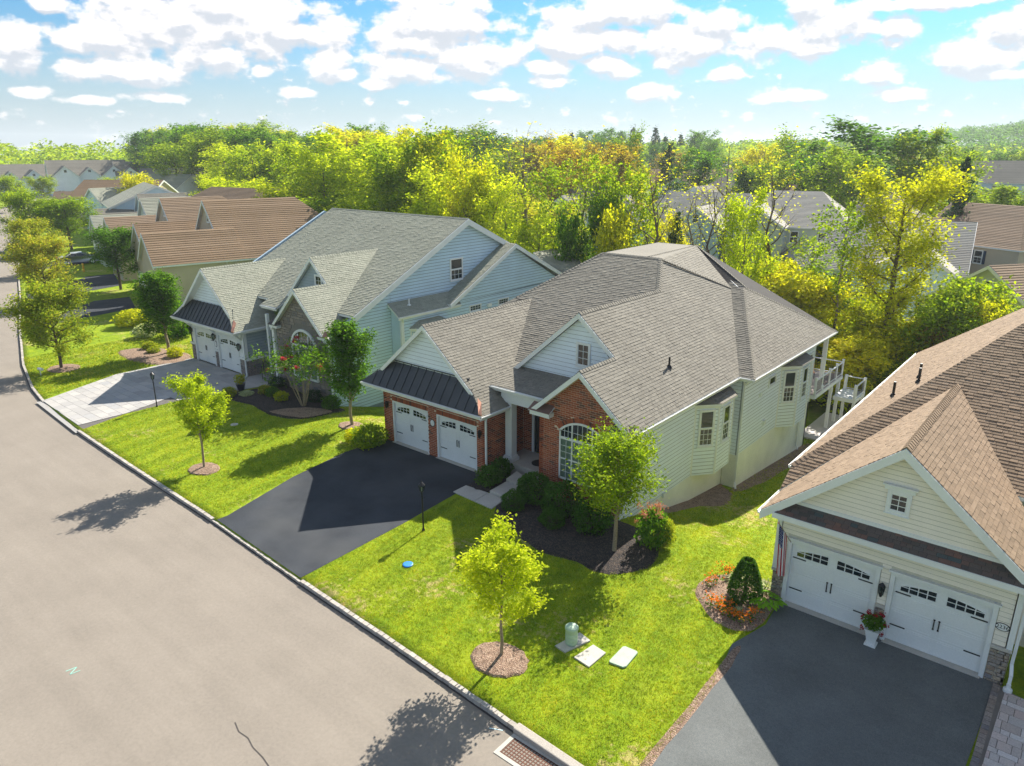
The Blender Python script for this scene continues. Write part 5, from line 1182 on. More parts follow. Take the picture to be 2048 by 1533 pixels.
# ------------------------------------------------------------------ the cream house at the right edge
H3 = thing('cream_house', 'cream sided house with tan roof and flag beside its garage at the right edge', 'house', (26, -1.25, 0), world=True)
R3 = part_root('roof', H3); ST = M['sh_tan']
def g3(x, y): return (x, y, 6.8-.83*abs(x-25.56))
def l3(x, y): return (x, y, 4.0+.826*(x-21.38))
def f3(x, y): return (x, y, 3.4+.555*(y-.38))
nGL = roof_plane(H3, [[g3(21.5, -1.6), g3(21.5, .4), g3(25.56, 6.5), g3(25.56, -1.6)]], ST, R3, single=110, seed=51)
nGR = roof_plane(H3, [[g3(25.56, -1.6), g3(25.56, 6.5), g3(29.65, .4), g3(29.65, -1.6)]], ST, R3, single=100, seed=52)
nL3 = roof_plane(H3, [[l3(21.38, 1.5), l3(26.95, 10.0), l3(27.6, 16.2), l3(21.38, 22.1)]], ST, R3, single=40, seed=53)
nF3 = roof_plane(H3, [[f3(21.42, .4), f3(21.4, 1.5), f3(26.95, 10.05), f3(25.56, 6.5)], [f3(25.56, 6.5), f3(26.95, 10.05), f3(34.5, 10.05), f3(34.5, 6.5)], [f3(25.56, 6.5), f3(28.2, 2.45), f3(31.5, 2.45), f3(34.5, 6.5)]], ST, R3, single=50, seed=54)
rr2 = roof_plane(H3, [[l3(21.38, 22.1), l3(27.6, 16.2), (36, 16.2, 9.14), (40, 22.1, 4.0)]], ST, R3, seed=55)
mb = MB(); mb.prism([(26.95, 10.0, 8.6), (34.5, 10.0, 8.8), (36, 16.2, 9.14), (27.6, 16.2, 9.14)], (0, 0, -.1)); mb.build('roof_deck', ST, R3)
caps((25.56, -1.6, 6.82), (25.56, 6.4, 6.82), nGL, nGR, ST, R3, .2, .17); caps((21.38, 1.5, 4.02), (26.95, 10.0, 8.62), nL3, nF3, ST, R3, .2, .17)
for a, b in ((g3(25.56, -1.6), g3(21.5, -1.6)), (g3(25.56, -1.6), g3(29.65, -1.6))): rake(a, b, (0, -1, 0), R3, .32, .05)
gutter((21.5, -1.62, 3.44), (21.5, .4, 3.44), (-1, 0, 0), H3); gutter((21.38, 1.5, 4.02), (21.38, 22.1, 4.02), (-1, 0, 0), H3)
# entry gable beyond the garage
def e3(x, y): return (x, y, 8.1-.83*abs(x-33.2))
nE = roof_plane(H3, [[e3(33.2, .9), e3(33.2, 9), e3(29.6, 2.6), e3(28.9, .9)]], ST, R3, seed=56); rake(e3(33.2, .9), e3(28.9, .9), (0, -1, 0), R3, .3)
roof_plane(H3, [[e3(33.2, .9), e3(33.2, 9), e3(37.2, 9), e3(37.2, .9)]], ST, R3, seed=57)
gutter((28.45, 1.5, 4.0), (32, 1.5, 4.0), (0, -1, 0), H3)
wall_poly(FR(1.25), [(29.1, 0), (37, 0), (37, 4.6), (33.2, 7.8), (29.1, 4.6)], M['siding_cream'], H3, .2, 'front_wall')
w = FR(-1.25); d3 = [(22.55, 25.3, 0, 2.42), (25.8, 28.5, 0, 2.42)]
gw3 = wall_rects(w, 22.05, 29.1, -.1, 3.75, d3, M['gap_shade_cream'], H3, .2, 'garage_wall')
siding(w, [(22.2, 1.28), (28.95, 1.28), (28.95, 3.55), (22.2, 3.55)], .16, M['siding_cream'], gw3, holes=[(a-.12, b+.12, 0, 2.62) for a, b, _, _ in d3], lip=.02)
for a, b, _, t in d3:
    garage_door(w, a+.03, b-.03, .05, 2.33, H3, -.1)
    mb = MB(); w.box(mb, a-.1, a+.03, 0, t, -.1, .045); w.box(mb, b-.03, b+.1, 0, t, -.1, .045); w.box(mb, a-.1, b+.1, t-.02, t+.13, -.1, .05); w.box(mb, a-.16, b+.16, t+.13, t+.19, 0, .13); mb.build('door_frame', M['white'], H3)
    mb = MB(); w.box(mb, a-.02, b+.02, -.05, .045, -.15, .14); mb.build('threshold', M['concrete'], H3)
stones(w, [(22.05, 22.44, 0, 1.17), (25.41, 25.69, 0, 1.17), (28.61, 29.1, 0, 1.17)], M['stone_mix'], gw3, 61, True, (.09, .12, .16), (.16, .22, .3))
mb = MB()
for a, b in ((22.02, 22.45), (25.4, 25.7), (28.6, 29.14)): w.box(mb, a, b, 1.17, 1.26, 0, .1)
mb.build('stone_cap', M['concrete'], gw3)
mb = MB(); w.box(mb, 22.02, 22.18, 1.26, 3.55, 0, .05); w.box(mb, 28.98, 29.13, 1.26, 3.55, 0, .05); mb.build('corner_board', M['white'], gw3)
mb = MB(); w.box(mb, 22.0, 29.15, 3.42, 3.68, 0, .12); mb.build('frieze_board', M['white'], gw3)
# skirt roof of dark shingles
nSk = roof_plane(H3, [[(22.0, -1.72, 3.55), (29.2, -1.72, 3.55), (28.5, -1.27, 3.9), (22.55, -1.27, 3.9)]], M['sh_dark'], R3, e=.14, tw=.28, seed=58, th=.05)
mb = MB(); w.box(mb, 21.95, 29.2, 3.36, 3.54, .36, .5); mb.build('fascia', M['white'], R3)
gp3 = [(22.35, 3.95), (28.8, 3.95), (25.56, 6.6)]; gg3 = wall_poly(w, gp3, M['gap_shade_cream'], H3, .15, 'gable_wall'); siding(w, gp3, .16, M['siding_cream'], gg3, lip=.02)
mb = MB(); w.box(mb, 22.5, 28.6, 3.88, 4.0, 0, .06); mb.build('trim_board', M['white'], gg3)
window(w, 25.32, 4.6, .48, .56, gg3, 2, 3, .1, False); mb = MB(); w.box(mb, 25.12, 25.98, 5.27, 5.42, 0, .1); w.box(mb, 25.06, 26.04, 5.42, 5.46, 0, .17); mb.build('window_hood', M['white'], gg3)
lantern(w, 25.53, 1.86, H3, 1.15); plaque(w, 28.78, 1.9, '2236', H3, .2, .13)
mb = MB(); nails = 0
downspout([(29.6, -1.3, 3.3), (29.22, -1.2, 2.9), (29.2, -1.2, .75), (29.25, -1.42, .5), (29.25, -1.45, .15)], H3)
mb = MB(); mb.lathe((29.25, -1.5, 0.02), [(.12, 0), (.12, .1), (.06, .12), (.06, .25)], 10); mb.build('drain_collar', M['white'], H3)
for x, y in ((23.2, 7.7), (23.95, 8.2), (23.7, 9.75)):
    z = 4.0+.826*(x-21.38); mb = MB(); mb.tube((x, y, z-.1), (x, y, z+.62), .055); mb.tube((x, y, z-.02), (x, y, z+.12), .13, .07); mb.build('vent_pipe', M['black'], H3)
wall_poly(WF((22.05, 0), (0, 1), (-1, 0)), [(-1.25, -4.2), (21.6, -4.2), (21.6, 4.1), (-1.25, 3.6)], M['siding_cream'], H3, .2, 'side_wall')
lw3 = WF((22.05, 0), (0, 1), (-1, 0)); siding(lw3, [(-1.2, -.3), (21.5, -.3), (21.5, 3.5), (-1.2, 3.5)], .2, M['siding_cream'], H3, single=False)
wall_poly(RT(29.1), [(-1.25, -.5), (2, -.5), (2, 3.6), (-1.25, 3.6)], M['siding_cream'], H3, .2, 'side_wall'); wall_poly(WF((0, 21.6), (1, 0), (0, 1)), [(22, -4.2), (39, -4.2), (39, 4), (22, 4)], M['siding_cream'], H3, .2, 'rear_wall')
# flag on its pole
fl = thing('flag', 'striped flag with starred blue canton hanging beside the garage of the cream house', 'flag', (22.5, -1.3, 2.45), world=True)
mb = MB(); mb.tube((22.55, -1.3, 2.42), (22.28, -1.98, 3.35), .014, n=6); mb.build('pole', M['bark_pale'], fl); mb = MB(); mb.tube((22.28, -1.98, 3.35), (22.275, -1.995, 3.37), .035, n=8); mb.build('finial', M['copper'], fl)
FRED, FWH, FBL = plain('flag_red', (.42, .012, .03), .8, .05), plain('flag_white', (.78, .78, .76), .8, .03), plain('flag_blue', (.02, .03, .14), .8, .05)
def flag_pt(a, b):   # a along pole 0..1, b down the fly 0..1 ; cloth gathers as it hangs
    top = Vector((22.29, -1.93, 3.28)).lerp(Vector((22.46, -1.5, 2.72)), a); k = math.sin(a*9+b*2.)*.045*(.4+b)
    bot = Vector((22.42+.30*a-.12, -1.72+.1*a, 1.22+.12*abs(a-.5)))
    p = top.lerp(bot, b); return p+Vector((.02*math.sin(a*12), k, 0))
NA, NB = 13, 26
stripe = {0: MB(), 1: MB(), 2: MB()}
for i in range(NA):
    for j in range(NB):
        a0_, a1_, b0_, b1_ = i/NA, (i+1)/NA, j/NB, (j+1)/NB; c_ = 2 if (i < 7 and j < 10) else i % 2
        stripe[c_].poly([flag_pt(a0_, b0_), flag_pt(a1_, b0_), flag_pt(a1_, b1_), flag_pt(a0_, b1_)])
stripe[0].build('red_stripes', FRED, fl); stripe[1].build('white_stripes', FWH, fl); can = stripe[2].build('canton', FBL, fl)
mb = MB()
for r_ in range(9):
    for c_ in range(6 if r_ % 2 == 0 else 5):
        a = (.5+c_+(0 if r_ % 2 == 0 else .5))/6*7/NA*.97; b = (.6+r_)/9.2*10/NB
        p = flag_pt(a, b); u = (flag_pt(a+.01, b)-p).normalized(); v = (flag_pt(a, b+.01)-p).normalized(); nn = u.cross(v).normalized()
        for sgn in (1, -1):
            pts = []
            for k in range(10): rr = .020 if k % 2 == 0 else .009; t = k*math.pi/5; pts.append(p+u*rr*math.sin(t)-v*rr*math.cos(t)+nn*.003*sgn)
            mb.poly(pts)
mb.build('stars', FWH, fl)
# white urn with red geraniums between the doors
# ------------------------------------------------------------------ houses further off
def gable_roof(parent, p0, p1, hw, pitch, mat, hip0=0, hip1=0, seed=1, white=True, over=.3, e=.3, trim=None):
    """ridge p0-p1, half width hw, falling by pitch; hip lengths at the ends. deck plus courses of shingle strips"""
    p0 = Vector(p0); p1 = Vector(p1); d = (p1-p0).normalized(); s = Vector((d.y, -d.x, 0)); dz = Zv*(hw*pitch)
    a0, a1 = p0-d*(hip0 if hip0 else 0), p1+d*(hip1 if hip1 else 0); mb = MB(); cs = MB()
    faces = [[p0, p1, a1+s*hw-dz, a0+s*hw-dz], [p1, p0, a0-s*hw-dz, a1-s*hw-dz]]
    if hip0: faces.append([p0, a0+s*hw-dz, a0-s*hw-dz])
    if hip1: faces.append([p1, a1-s*hw-dz, a1+s*hw-dz])
    rf = None
    for f in faces:
        mb.prism(f, (0, 0, -.16), 0, 1)
        n = (f[1]-f[0]).cross(f[2]-f[0]).normalized()
        if n.z < 0: n = -n
        hd = Zv.cross(n).normalized(); up = n.cross(hd)
        if up.z < 0: up = -up; hd = -hd
        D = n.dot(f[0]); q = [(x.dot(hd), x.dot(up)) for x in f]; b0 = min(x[1] for x in q); k = 0
        while b0+k*e < max(x[1] for x in q):
            lo, hi = b0+k*e, b0+(k+1)*e; c = clip(clip(q, 0, -1, -lo), 0, 1, hi)
            if len(c) > 2:
                P = lambda a, b, t: hd*a+up*b+n*(D+t); T = lambda b: .035*(1-(b-lo)/e)+.003
                cs.poly([P(a, b, T(b)) for a, b in c]); l_ = [a for a, b in c if b < lo+.01]
                if len(l_) > 1: cs.poly([P(min(l_), lo, 0), P(max(l_), lo, 0), P(max(l_), lo, .038), P(min(l_), lo, .038)])
            k += 1
    r = mb.build('roof', [mat, trim or M['white']], parent); o = cs.build('shingle_courses', mat, r); o['kind'] = 'stuff'
    return r
def house_body(parent, x0, x1, y0, y1, z0, z1, mat, name='wall'):
    mb = MB(); mb.box(x0, x1, y0, y1, z0, z1); return mb.build(name, mat, parent)
def gable_end(parent, c, d, hw, z0, zt, pitch, mat, th=.2, off=.3):
    """triangular wall under a gable; c = point below the ridge end, d = outward direction"""
    c = Vector((c[0], c[1], 0)); d = Vector((d[0], d[1], 0)).normalized(); s = Vector((d.y, -d.x, 0)); b = zt-hw*pitch; mb = MB()
    c = c-d*off; pts = [c+s*(hw-.3)+Zv*z0, c-s*(hw-.3)+Zv*z0, c-s*(hw-.3)+Zv*(b+.25*pitch-.15), c+Zv*(zt-.2), c+s*(hw-.3)+Zv*(b+.25*pitch-.15)]
    mb.prism(pts, -d*th); return mb.build('gable_wall', mat, parent)
def loc_frame(c, d, off=.3):
    d = Vector((d[0], d[1], 0)).normalized(); o = Vector((c[0], c[1], 0))-d*off; return WF((o.x, o.y), (-d.y, d.x), (d.x, d.y))
def rake_pair(parent, c, d, hw, zt, pitch, mat=None):
    c = Vector((c[0], c[1], zt)); d = Vector((d[0], d[1], 0)).normalized(); s = Vector((d.y, -d.x, 0))
    for q in (s, -s): rake(c, c+q*hw-Zv*hw*pitch, d, parent, .3, .05, mat)
def gabled(house, c0, c1, hw, zt, pitch, rmat, wmat, z0, ends=(1, 0), hips=(0, 0), win=None, seed=1, shut=None, glaz=True):
    """gabled block: walls below, roof above; ends flags say which ridge end shows a gable wall; win: list of (end, u, z, w, h)"""
    c0 = Vector((c0[0], c0[1], 0)); c1 = Vector((c1[0], c1[1], 0)); d = (c1-c0).normalized(); s = Vector((d.y, -d.x, 0))
    r = gable_roof(house, c0+Zv*zt, c1+Zv*zt, hw, pitch, rmat, hips[0], hips[1], seed)
    b = zt-hw*pitch; h_ = hw-.3; a0 = c0+d*.3-d*hips[0]; a1 = c1-d*.3+d*hips[1]
    mb = MB(); mb.prism([a0+s*h_+Zv*z0, a1+s*h_+Zv*z0, a1-s*h_+Zv*z0, a0-s*h_+Zv*z0], (0, 0, b-z0+.05)); wl = mb.build('wall', wmat, house)
    for i, (c, dd) in enumerate(((c0, -d), (c1, d))):
        if ends[i]:
            gable_end(house, c, dd, hw, b-.1, zt, pitch, wmat, .2, .295); rake_pair(house, c, dd, hw, zt, pitch)
            f = loc_frame(c, dd, .285)
            for k in range(int((zt-b)/.45)):
                zz = b+.2+k*.45; ww = max(0, (zt-zz)/pitch-.5)
                if ww > .3: mb = MB(); f.box(mb, -ww, ww, zz, zz+.03, 0, .02); mb.build('siding_board', wmat, wl)
    for (e_, u, z, w_, h_2) in (win or []):
        c, dd = ((c0, -d), (c1, d))[e_] if e_ < 2 else (None, None)
        if e_ < 2: f = loc_frame(c, dd, .28)
        else:
            sd = s if e_ == 2 else -s; m_ = (c0+c1)/2+sd*(hw-.3+.01); f = WF((m_.x, m_.y), (d.x, d.y), (sd.x, sd.y))
        window(f, u-w_/2, z, w_, h_2, wl, 2, 2, .09, h_2 > 1, shutter=shut)
    return wl
SB_ = M['siding_blue']; SV = M['siding_sage']; STN = M['siding_tan']; SWH = M['siding_white']
# -- the row along the street, going away
def row_house(label, x, y, zt, rmat, wmat, L=12., hipb=6., garage=True, seed=1, pitch=.83, xl=3.3, dg=-5.2, zb=0., low=True):
    """x,y: front end of its main ridge; garage wing forward left, lower gable forward right"""
    h = thing('house', label, 'house', (x, y, zb), R(-13), world=True)
    gabled(h, (x, y), (x, y+L), 6.6, zt, pitch, rmat, wmat, zb, (1, 0), (0, hipb), [(0, .6, zt-2.2, .7, .9)], seed)
    if low: gabled(h, (x+xl, y-7), (x+xl, y+2), 3.4, zt-2.7, pitch, rmat, wmat, zb, (1, 0), (0, 0), [(0, 0, zb+1.1, 1.6, 1.8)], seed+1)
    gx0 = x+dg; w_ = gabled(h, (gx0, y-6.0), (gx0, y+3), 3.9, zt-2.5, pitch, rmat, wmat, zb, (1, 0), (0, 0), None, seed+2)
    f = FR(y-5.7)
    for k in (-2.9, .15): garage_door(f, gx0+k, gx0+k+2.7, zb, 2.3, h, .03)
    # eave trim and a pair of windows on the long side
    fr_ = RT(x+6.32)
    window(fr_, y+2.2, zb+1.3, .9, 1.5, h, 2, 2); window(fr_, y+6.4, zb+1.3, .9, 1.5, h, 2, 2)
    return h
A3 = row_house('tan sided house with brown shingle roof next beyond the pale blue house', -47.0, 15.9, 10.15, M['sh_brown'], STN, 10.2, 6, seed=71, pitch=.85)
row_house('house with light tan roof behind the brown roofed house', -68.5, 21.5, 9.3, M['sh_tan'], STN, 8, 6, seed=75)
row_house('grey roofed brick fronted house past the light tan roof', -82, 25, 8.6, M['sh_green'], M['siding_sage'], 9, 6, seed=79)
row_house('grey roofed house fourth from the pale blue one along the row', -101, 33, 8.2, M['sh_grey'], SB_, 9, 6, seed=83)
h = thing('house', 'house with a tan hipped rear roof rising behind the brown roof', 'house', (-60, 34, 0), world=True)
gabled(h, (-76, 33), (-58, 36), 6, 10.1, .6, M['sh_tan'], STN, -2, (0, 1), (5, 0), None, 84)
h = thing('house', 'pale teal gabled house with a blue-grey roof in the middle of the row', 'house', (-112, 38, 0), world=True)
gabled(h, (-122, 44), (-104, 38), 8, 9.3, .45, M['sh_green'], SB_, -1, (0, 1), (0, 0), [(1, 0, 6.4, 1., 1.)], 86); gabled(h, (-128, 36), (-128, 48), 5, 8.2, .6, M['sh_green'], SB_, -1, (1, 0), (0, 4), None, 87)
h = thing('house', 'second pale teal gabled house behind the first, lower roof', 'house', (-98, 50, 0), world=True)
gabled(h, (-112, 56), (-92, 49), 7, 8.2, .42, M['sh_green'], SB_, -2, (0, 1), (0, 0), None, 88)
h = thing('house', 'long brown roofed house at the far end of the row', 'house', (-126, 36, 0), world=True)
gabled(h, (-140, 40), (-126, 50), 7, 9.4, .5, M['sh_brown'], STN, 0, (1, 1), (0, 0), None, 89)
h = thing('house', 'small tan gable end of the house nearest the side street', 'house', (-138, 34, 0), world=True); gabled(h, (-146, 36), (-140, 44), 4, 7, .7, M['sh_tan'], STN, 0, (1, 0), (0, 0), None, 90)
# -- beyond the side street
def street_front(label, x, y, rz, zt, rmat, wmat, seed, gables=3, scale=1., zb=0):
    h = thing('house', label, 'house', (x, y, zb), rz); s = scale
    gabled(h, (-9*s, 0), (9*s, 0), 6.5*s, zt, .7, rmat, wmat, 0, (1, 1), (0, 0), [(0, 0, zt-2.6, 1., 1.2)], seed)
    for i in range(gables):
        gx1 = (-5.5+i*5.3)*s; w_ = gabled(h, (gx1, -9.2*s+(i % 2)*1.6), (gx1, 0), 3.0*s, zt-1.8-(i % 2)*.5, .85, rmat, wmat, 0, (1, 0), (0, 0), [(0, 0, zt-3.9, .8, .8)], seed+i+1)
    f = FR(-9.0*s); 
    for k in (-8, -5): garage_door(f, k*s, k*s+2.6, 0, 2.3, h, .03)
    return h
street_front('grey roofed house with two front gables on the far side of the side street', -178, 80, R(52), 10.5, M['sh_grey'], M['siding_grey'], 100, 3, 1.15)
street_front('white gabled house with many pointed gables at the far left', -262, 88, R(74), 12, M['sh_grey'], SWH, 110, 4, 1.4)
street_front('grey roofed white house at the left edge beyond the junction', -285, 70, R(78), 10.5, M['sh_grey'], SWH, 116, 4, 1.3)
street_front('white house behind the pointed gables, right of its neighbour', -248, 104, R(70), 11.5, M['sh_grey'], SWH, 122, 3, 1.3)
h = thing('house', 'wide brown roofed house in front of the left wood', 'house', (-150, 78, 0), world=True)
gabled(h, (-160, 82), (-142, 86), 8, 10.2, .5, M['sh_brown'], M['siding_tan'], 0, (1, 1), (0, 0), None, 128); gabled(h, (-165, 72), (-150, 80), 5, 8.5, .5, M['sh_brown'], STN, 0, (1, 0), (0, 0), None, 129); gabled(h, (-146, 70), (-140, 82), 6, 9.0, .5, M['sh_brown'], STN, 0, (1, 0), (0, 0), None, 130)
h = thing('house', 'pale roofed house behind the yellow tree at the side street', 'house', (-162, 62, 0), world=True); gabled(h, (-172, 62), (-152, 70), 7, 9.6, .5, M['sh_green'], SWH, 0, (1, 1), (0, 0), None, 131)
# -- the estate behind the wood on the right
ZB = -3.8
def back_house(label, x, y, rz, zt, rmat, wmat, w_=8., L=14, seed=1, hips=(5, 5), shut=None, wing=True, pitch=.62, porch=False, wins=True, wside=-1):
    h = thing('house', label, 'house', (x, y, ZB), rz); zt = zt-ZB
    bz = zt-w_*pitch; win = [(2, -4, 2.4, .9, 1.5), (2, 0, 2.4, .9, 1.5), (2, 4, 2.4, .9, 1.5), (3, -4, 2.4, .9, 1.5), (3, 3, 2.4, .9, 1.5)]
    if bz > 6: win += [(2, u, bz-2.1, 1.0, 1.5) for u in (-5.5, -2.2, 1.2, 4.8)]
    for i in (0, 1):
        if not hips[i]: win.append((i, 0, zt-2.6, .9, 1.3)); win.append((i, -3, 2.8, .9, 1.5)); win.append((i, 3, 2.8, .9, 1.5)); win.append((i, -2.6, bz-1.9, .9, 1.4)); win.append((i, 2.6, bz-1.9, .9, 1.4))
    gabled(h, (-L/2+hips[0], 0), (L/2-hips[1], 0), w_, zt, pitch, rmat, wmat, 0, (not hips[0], not hips[1]), hips, win, seed, shut)
    if wing: gabled(h, (wside*L*.22, -w_-3.2), (wside*L*.22, 0), 4.2, zt-1.6, pitch+.1, rmat, wmat, 0, (1, 0), (0, 0), [(0, 0, zt-3.9, .9, 1.2), (0, -1.8, 2.6, .9, 1.5), (0, 1.8, 2.6, .9, 1.5)], seed+1, shut)
    if porch:
        y0 = -w_; mb = MB(); mb.box(1.2, 6.6, y0-3.0, y0, 2.3, 2.6); mb.build('porch_floor', M['white'], h)
        for px in (1.3, 3.9, 6.5): mb = MB(); mb.box(px-.12, px+.12, y0-3.0, y0-2.76, 0, 5.3); mb.build('porch_post', M['white'], h)
        mb = MB(); mb.prism([(.9, y0-3.3, 5.25), (6.9, y0-3.3, 5.25), (6.9, y0+.6, 6.2), (.9, y0+.6, 6.2)], (0, 0, -.2)); mb.build('porch_roof', rmat, h)
        for a, b in ((1.3, 3.9), (3.9, 6.5)): railing((a, y0-2.9), (b, y0-2.9), 2.6, h, .9)
    return h
NV = plain('navy_shutter', (.02, .045, .09), .6)
back_house('pale house with a screened white porch behind the wood', -8.5, 86, R(12), 9.6, M['sh_pale'], M['siding_sage'], 8, 17, 140, (5, 5), None, True, .55, True)
back_house('blue-grey gabled house left of the white porch', -26, 89, R(8), 8.8, M['sh_pale'], SB_, 8, 18, 143, (5, 0), None, True, .6, False, True, 1)
back_house('white gabled house with a brown roof beyond the wood', -54, 146, R(30), 10.9, M['sh_brown'], SWH, 9, 22, 146, (0, 0), None, True, .5)
back_house('grey hip roofed house behind the blue-grey gable', -32, 123, R(0), 10.2, M['sh_grey'], SWH, 9, 22, 149, (7, 7), None, True, .55)
back_house('distant pale blue house with a low white roof', -60, 190, R(35), 11.6, M['sh_green'], SB_, 8, 20, 152, (0, 0), None, True, .45)
back_house('tan gabled house with navy shutters left of the big green tree', -14, 110, R(-35), 9.4, M['sh_tan'], STN, 7, 14, 155, (0, 5), NV, True, .7)
back_house('large grey roofed pale blue house behind the tall yellow tree', 7.5, 71, R(8), 7.6, M['sh_pale'], SB_, 8.5, 18, 158, (5, 0), NV, True, .6, False, True, 1)
back_house('dark roofed house peeping between the big green tree and the yellow tree', 2, 92, R(5), 9.6, M['sh_grey'], STN, 7, 12, 161, (5, 5), None, False, .6)
back_house('tan house with navy shutters and two gables at the right edge', 17, 89, R(-28), 8.6, M['sh_tan'], STN, 7, 15, 164, (0, 5), NV, True, .65)
back_house('sage green sided house nearest beyond the yellow tree at the right edge', 25.5, 53, R(55), 6.2, M['sh_tan'], SV, 7, 15, 167, (0, 4), None, False, .62)
back_house('far grey roofed house above the dark evergreens on the right', 2, 184, R(10), 13, M['sh_grey'], SWH, 8, 24, 170, (0, 0), None, True, .6)
back_house('grey roofed house seen through the bare trunks', -53, 101, R(20), 8.8, M['sh_grey'], SWH, 8, 18, 173, (5, 5), None, True, .6)
back_house('small brown hip roof far away between the treetops', -44, 194, R(10), 12.7, M['sh_brown'], SWH, 7, 16, 176, (5, 5), None, False, .55)
back_house('distant white house with a grey roof left of the brown hip roof', -70, 196, R(25), 11.8, M['sh_grey'], SWH, 7, 16, 179, (0, 0), None, False, .5)
# -- cars
def car(name, label, loc, rz, paint, suv=False):
    c = thing(name, label, 'car', loc, rz); mb = MB(); L2 = 2.4; H0 = .32
    prof = [(-L2, .45), (-L2+.05, .85), (-1.9, .98), (-1.45, 1.02), (-.75, 1.42), (.35, 1.46), (1.25, 1.05), (2.15, .88), (L2, .62), (L2-.03, .35), (-L2+.05, .32)] if not suv else [(-L2, .5), (-L2+.02, 1.1), (-2.25, 1.62), (-1.8, 1.72), (.4, 1.72), (1.1, 1.15), (2.2, 1.02), (L2, .7), (L2, .4), (-L2, .38)]
    n = len(prof); secs = []
    for y, sx, dz in ((-.92, .97, 0), (-.86, 1, .0), (-.62, 1, 1), (.62, 1, 1), (.86, 1, 0), (.92, .97, 0)):
        secs.append([(x*sx, y if z < 1.05 else y*(.80 if abs(y) > .7 else 1), z if (dz or z < 1.05) else z-.06) for x, z in prof])
    b = len(mb.v)
    for s_ in secs: mb.v += s_
    for i in range(len(secs)-1):
        for k in range(n): j = (k+1) % n; mb.f.append((b+i*n+k, b+(i+1)*n+k, b+(i+1)*n+j, b+i*n+j)); mb.m.append(0)
    mb.f.append(tuple(range(b+n-1, b-1, -1))); mb.m.append(0); mb.f.append(tuple(range(b+(len(secs)-1)*n, b+len(secs)*n))); mb.m.append(0)
    mb.build('body', paint, c, True)
    for y in (-.80, .80):
        sg = 1 if y > 0 else -1; zt, x0, x1, x2, x3 = (1.36, -1.2, -.72, .3, .95) if not suv else (1.6, -2.0, -1.8, .35, .85)
        for (a, b_, c_, d_) in ((x0, x1, -.25, -.25), (-.17, -.17, x2, x3)): m = MB(); m.prism([(a, y*1.10, 1.03), (d_, y*1.10, 1.03), (c_, y*.93, zt), (b_, y*.93, zt)], (0, sg*.02, 0)); m.build('side_window', M['glass'], c)
    m = MB(); m.prism([(1.22, -.66, 1.08), (1.22, .66, 1.08), (.42, .6, 1.45 if not suv else 1.69), (.42, -.6, 1.45 if not suv else 1.69)], (.02, 0, .03)); m.build('windscreen', M['glass'], c)
    xb = -1.42 if not suv else -2.3; m = MB(); m.prism([(xb, -.62, 1.05), (xb, .62, 1.05), (-.82 if not suv else -2.12, .58, 1.4 if not suv else 1.6), (-.82 if not suv else -2.12, -.58, 1.4 if not suv else 1.6)], (-.02, 0, .03)); m.build('rear_window', M['glass'], c)
    for x in (-1.45, 1.45):
        for y in (-.86, .86):
            m = MB(); m.tube((x, y-.11, .33), (x, y+.11, .33), .33, n=18); wh = m.build('wheel', M['black'], c); m = MB(); m.tube((x, y+(.10 if y > 0 else -.10), .33), (x, y+(.125 if y > 0 else -.125), .33), .2, n=12); m.build('rim', M['garage'], wh)
    for y in (-.65, .65):
        m = MB(); m.box(L2-.12, L2+.01, y-.2, y+.2, .62, .76); m.build('headlight', M['clear'], c); m = MB(); m.box(-L2-.01, -L2+.1, y-.2, y+.2, .75, .9); m.build('tail_light', FRED, c)
    return c
silver = plain('silver_paint', (.55, .6, .62), .25, .03, 1, 10, 0, 0, .3, .6)
car('parked_car', 'silver sedan parked on a driveway behind the street trees', (-83.4, 16.0, .02), R(70), silver).scale = (1.12, 1.12, 1.12)
car('parked_car', 'silver grey sport utility car on the street at the left edge', (-96.5, 12.0, -.1), R(198), plain('pewter_paint', (.28, .33, .34), .3, .03, 1, 10, 0, 0, .3, .6), True)
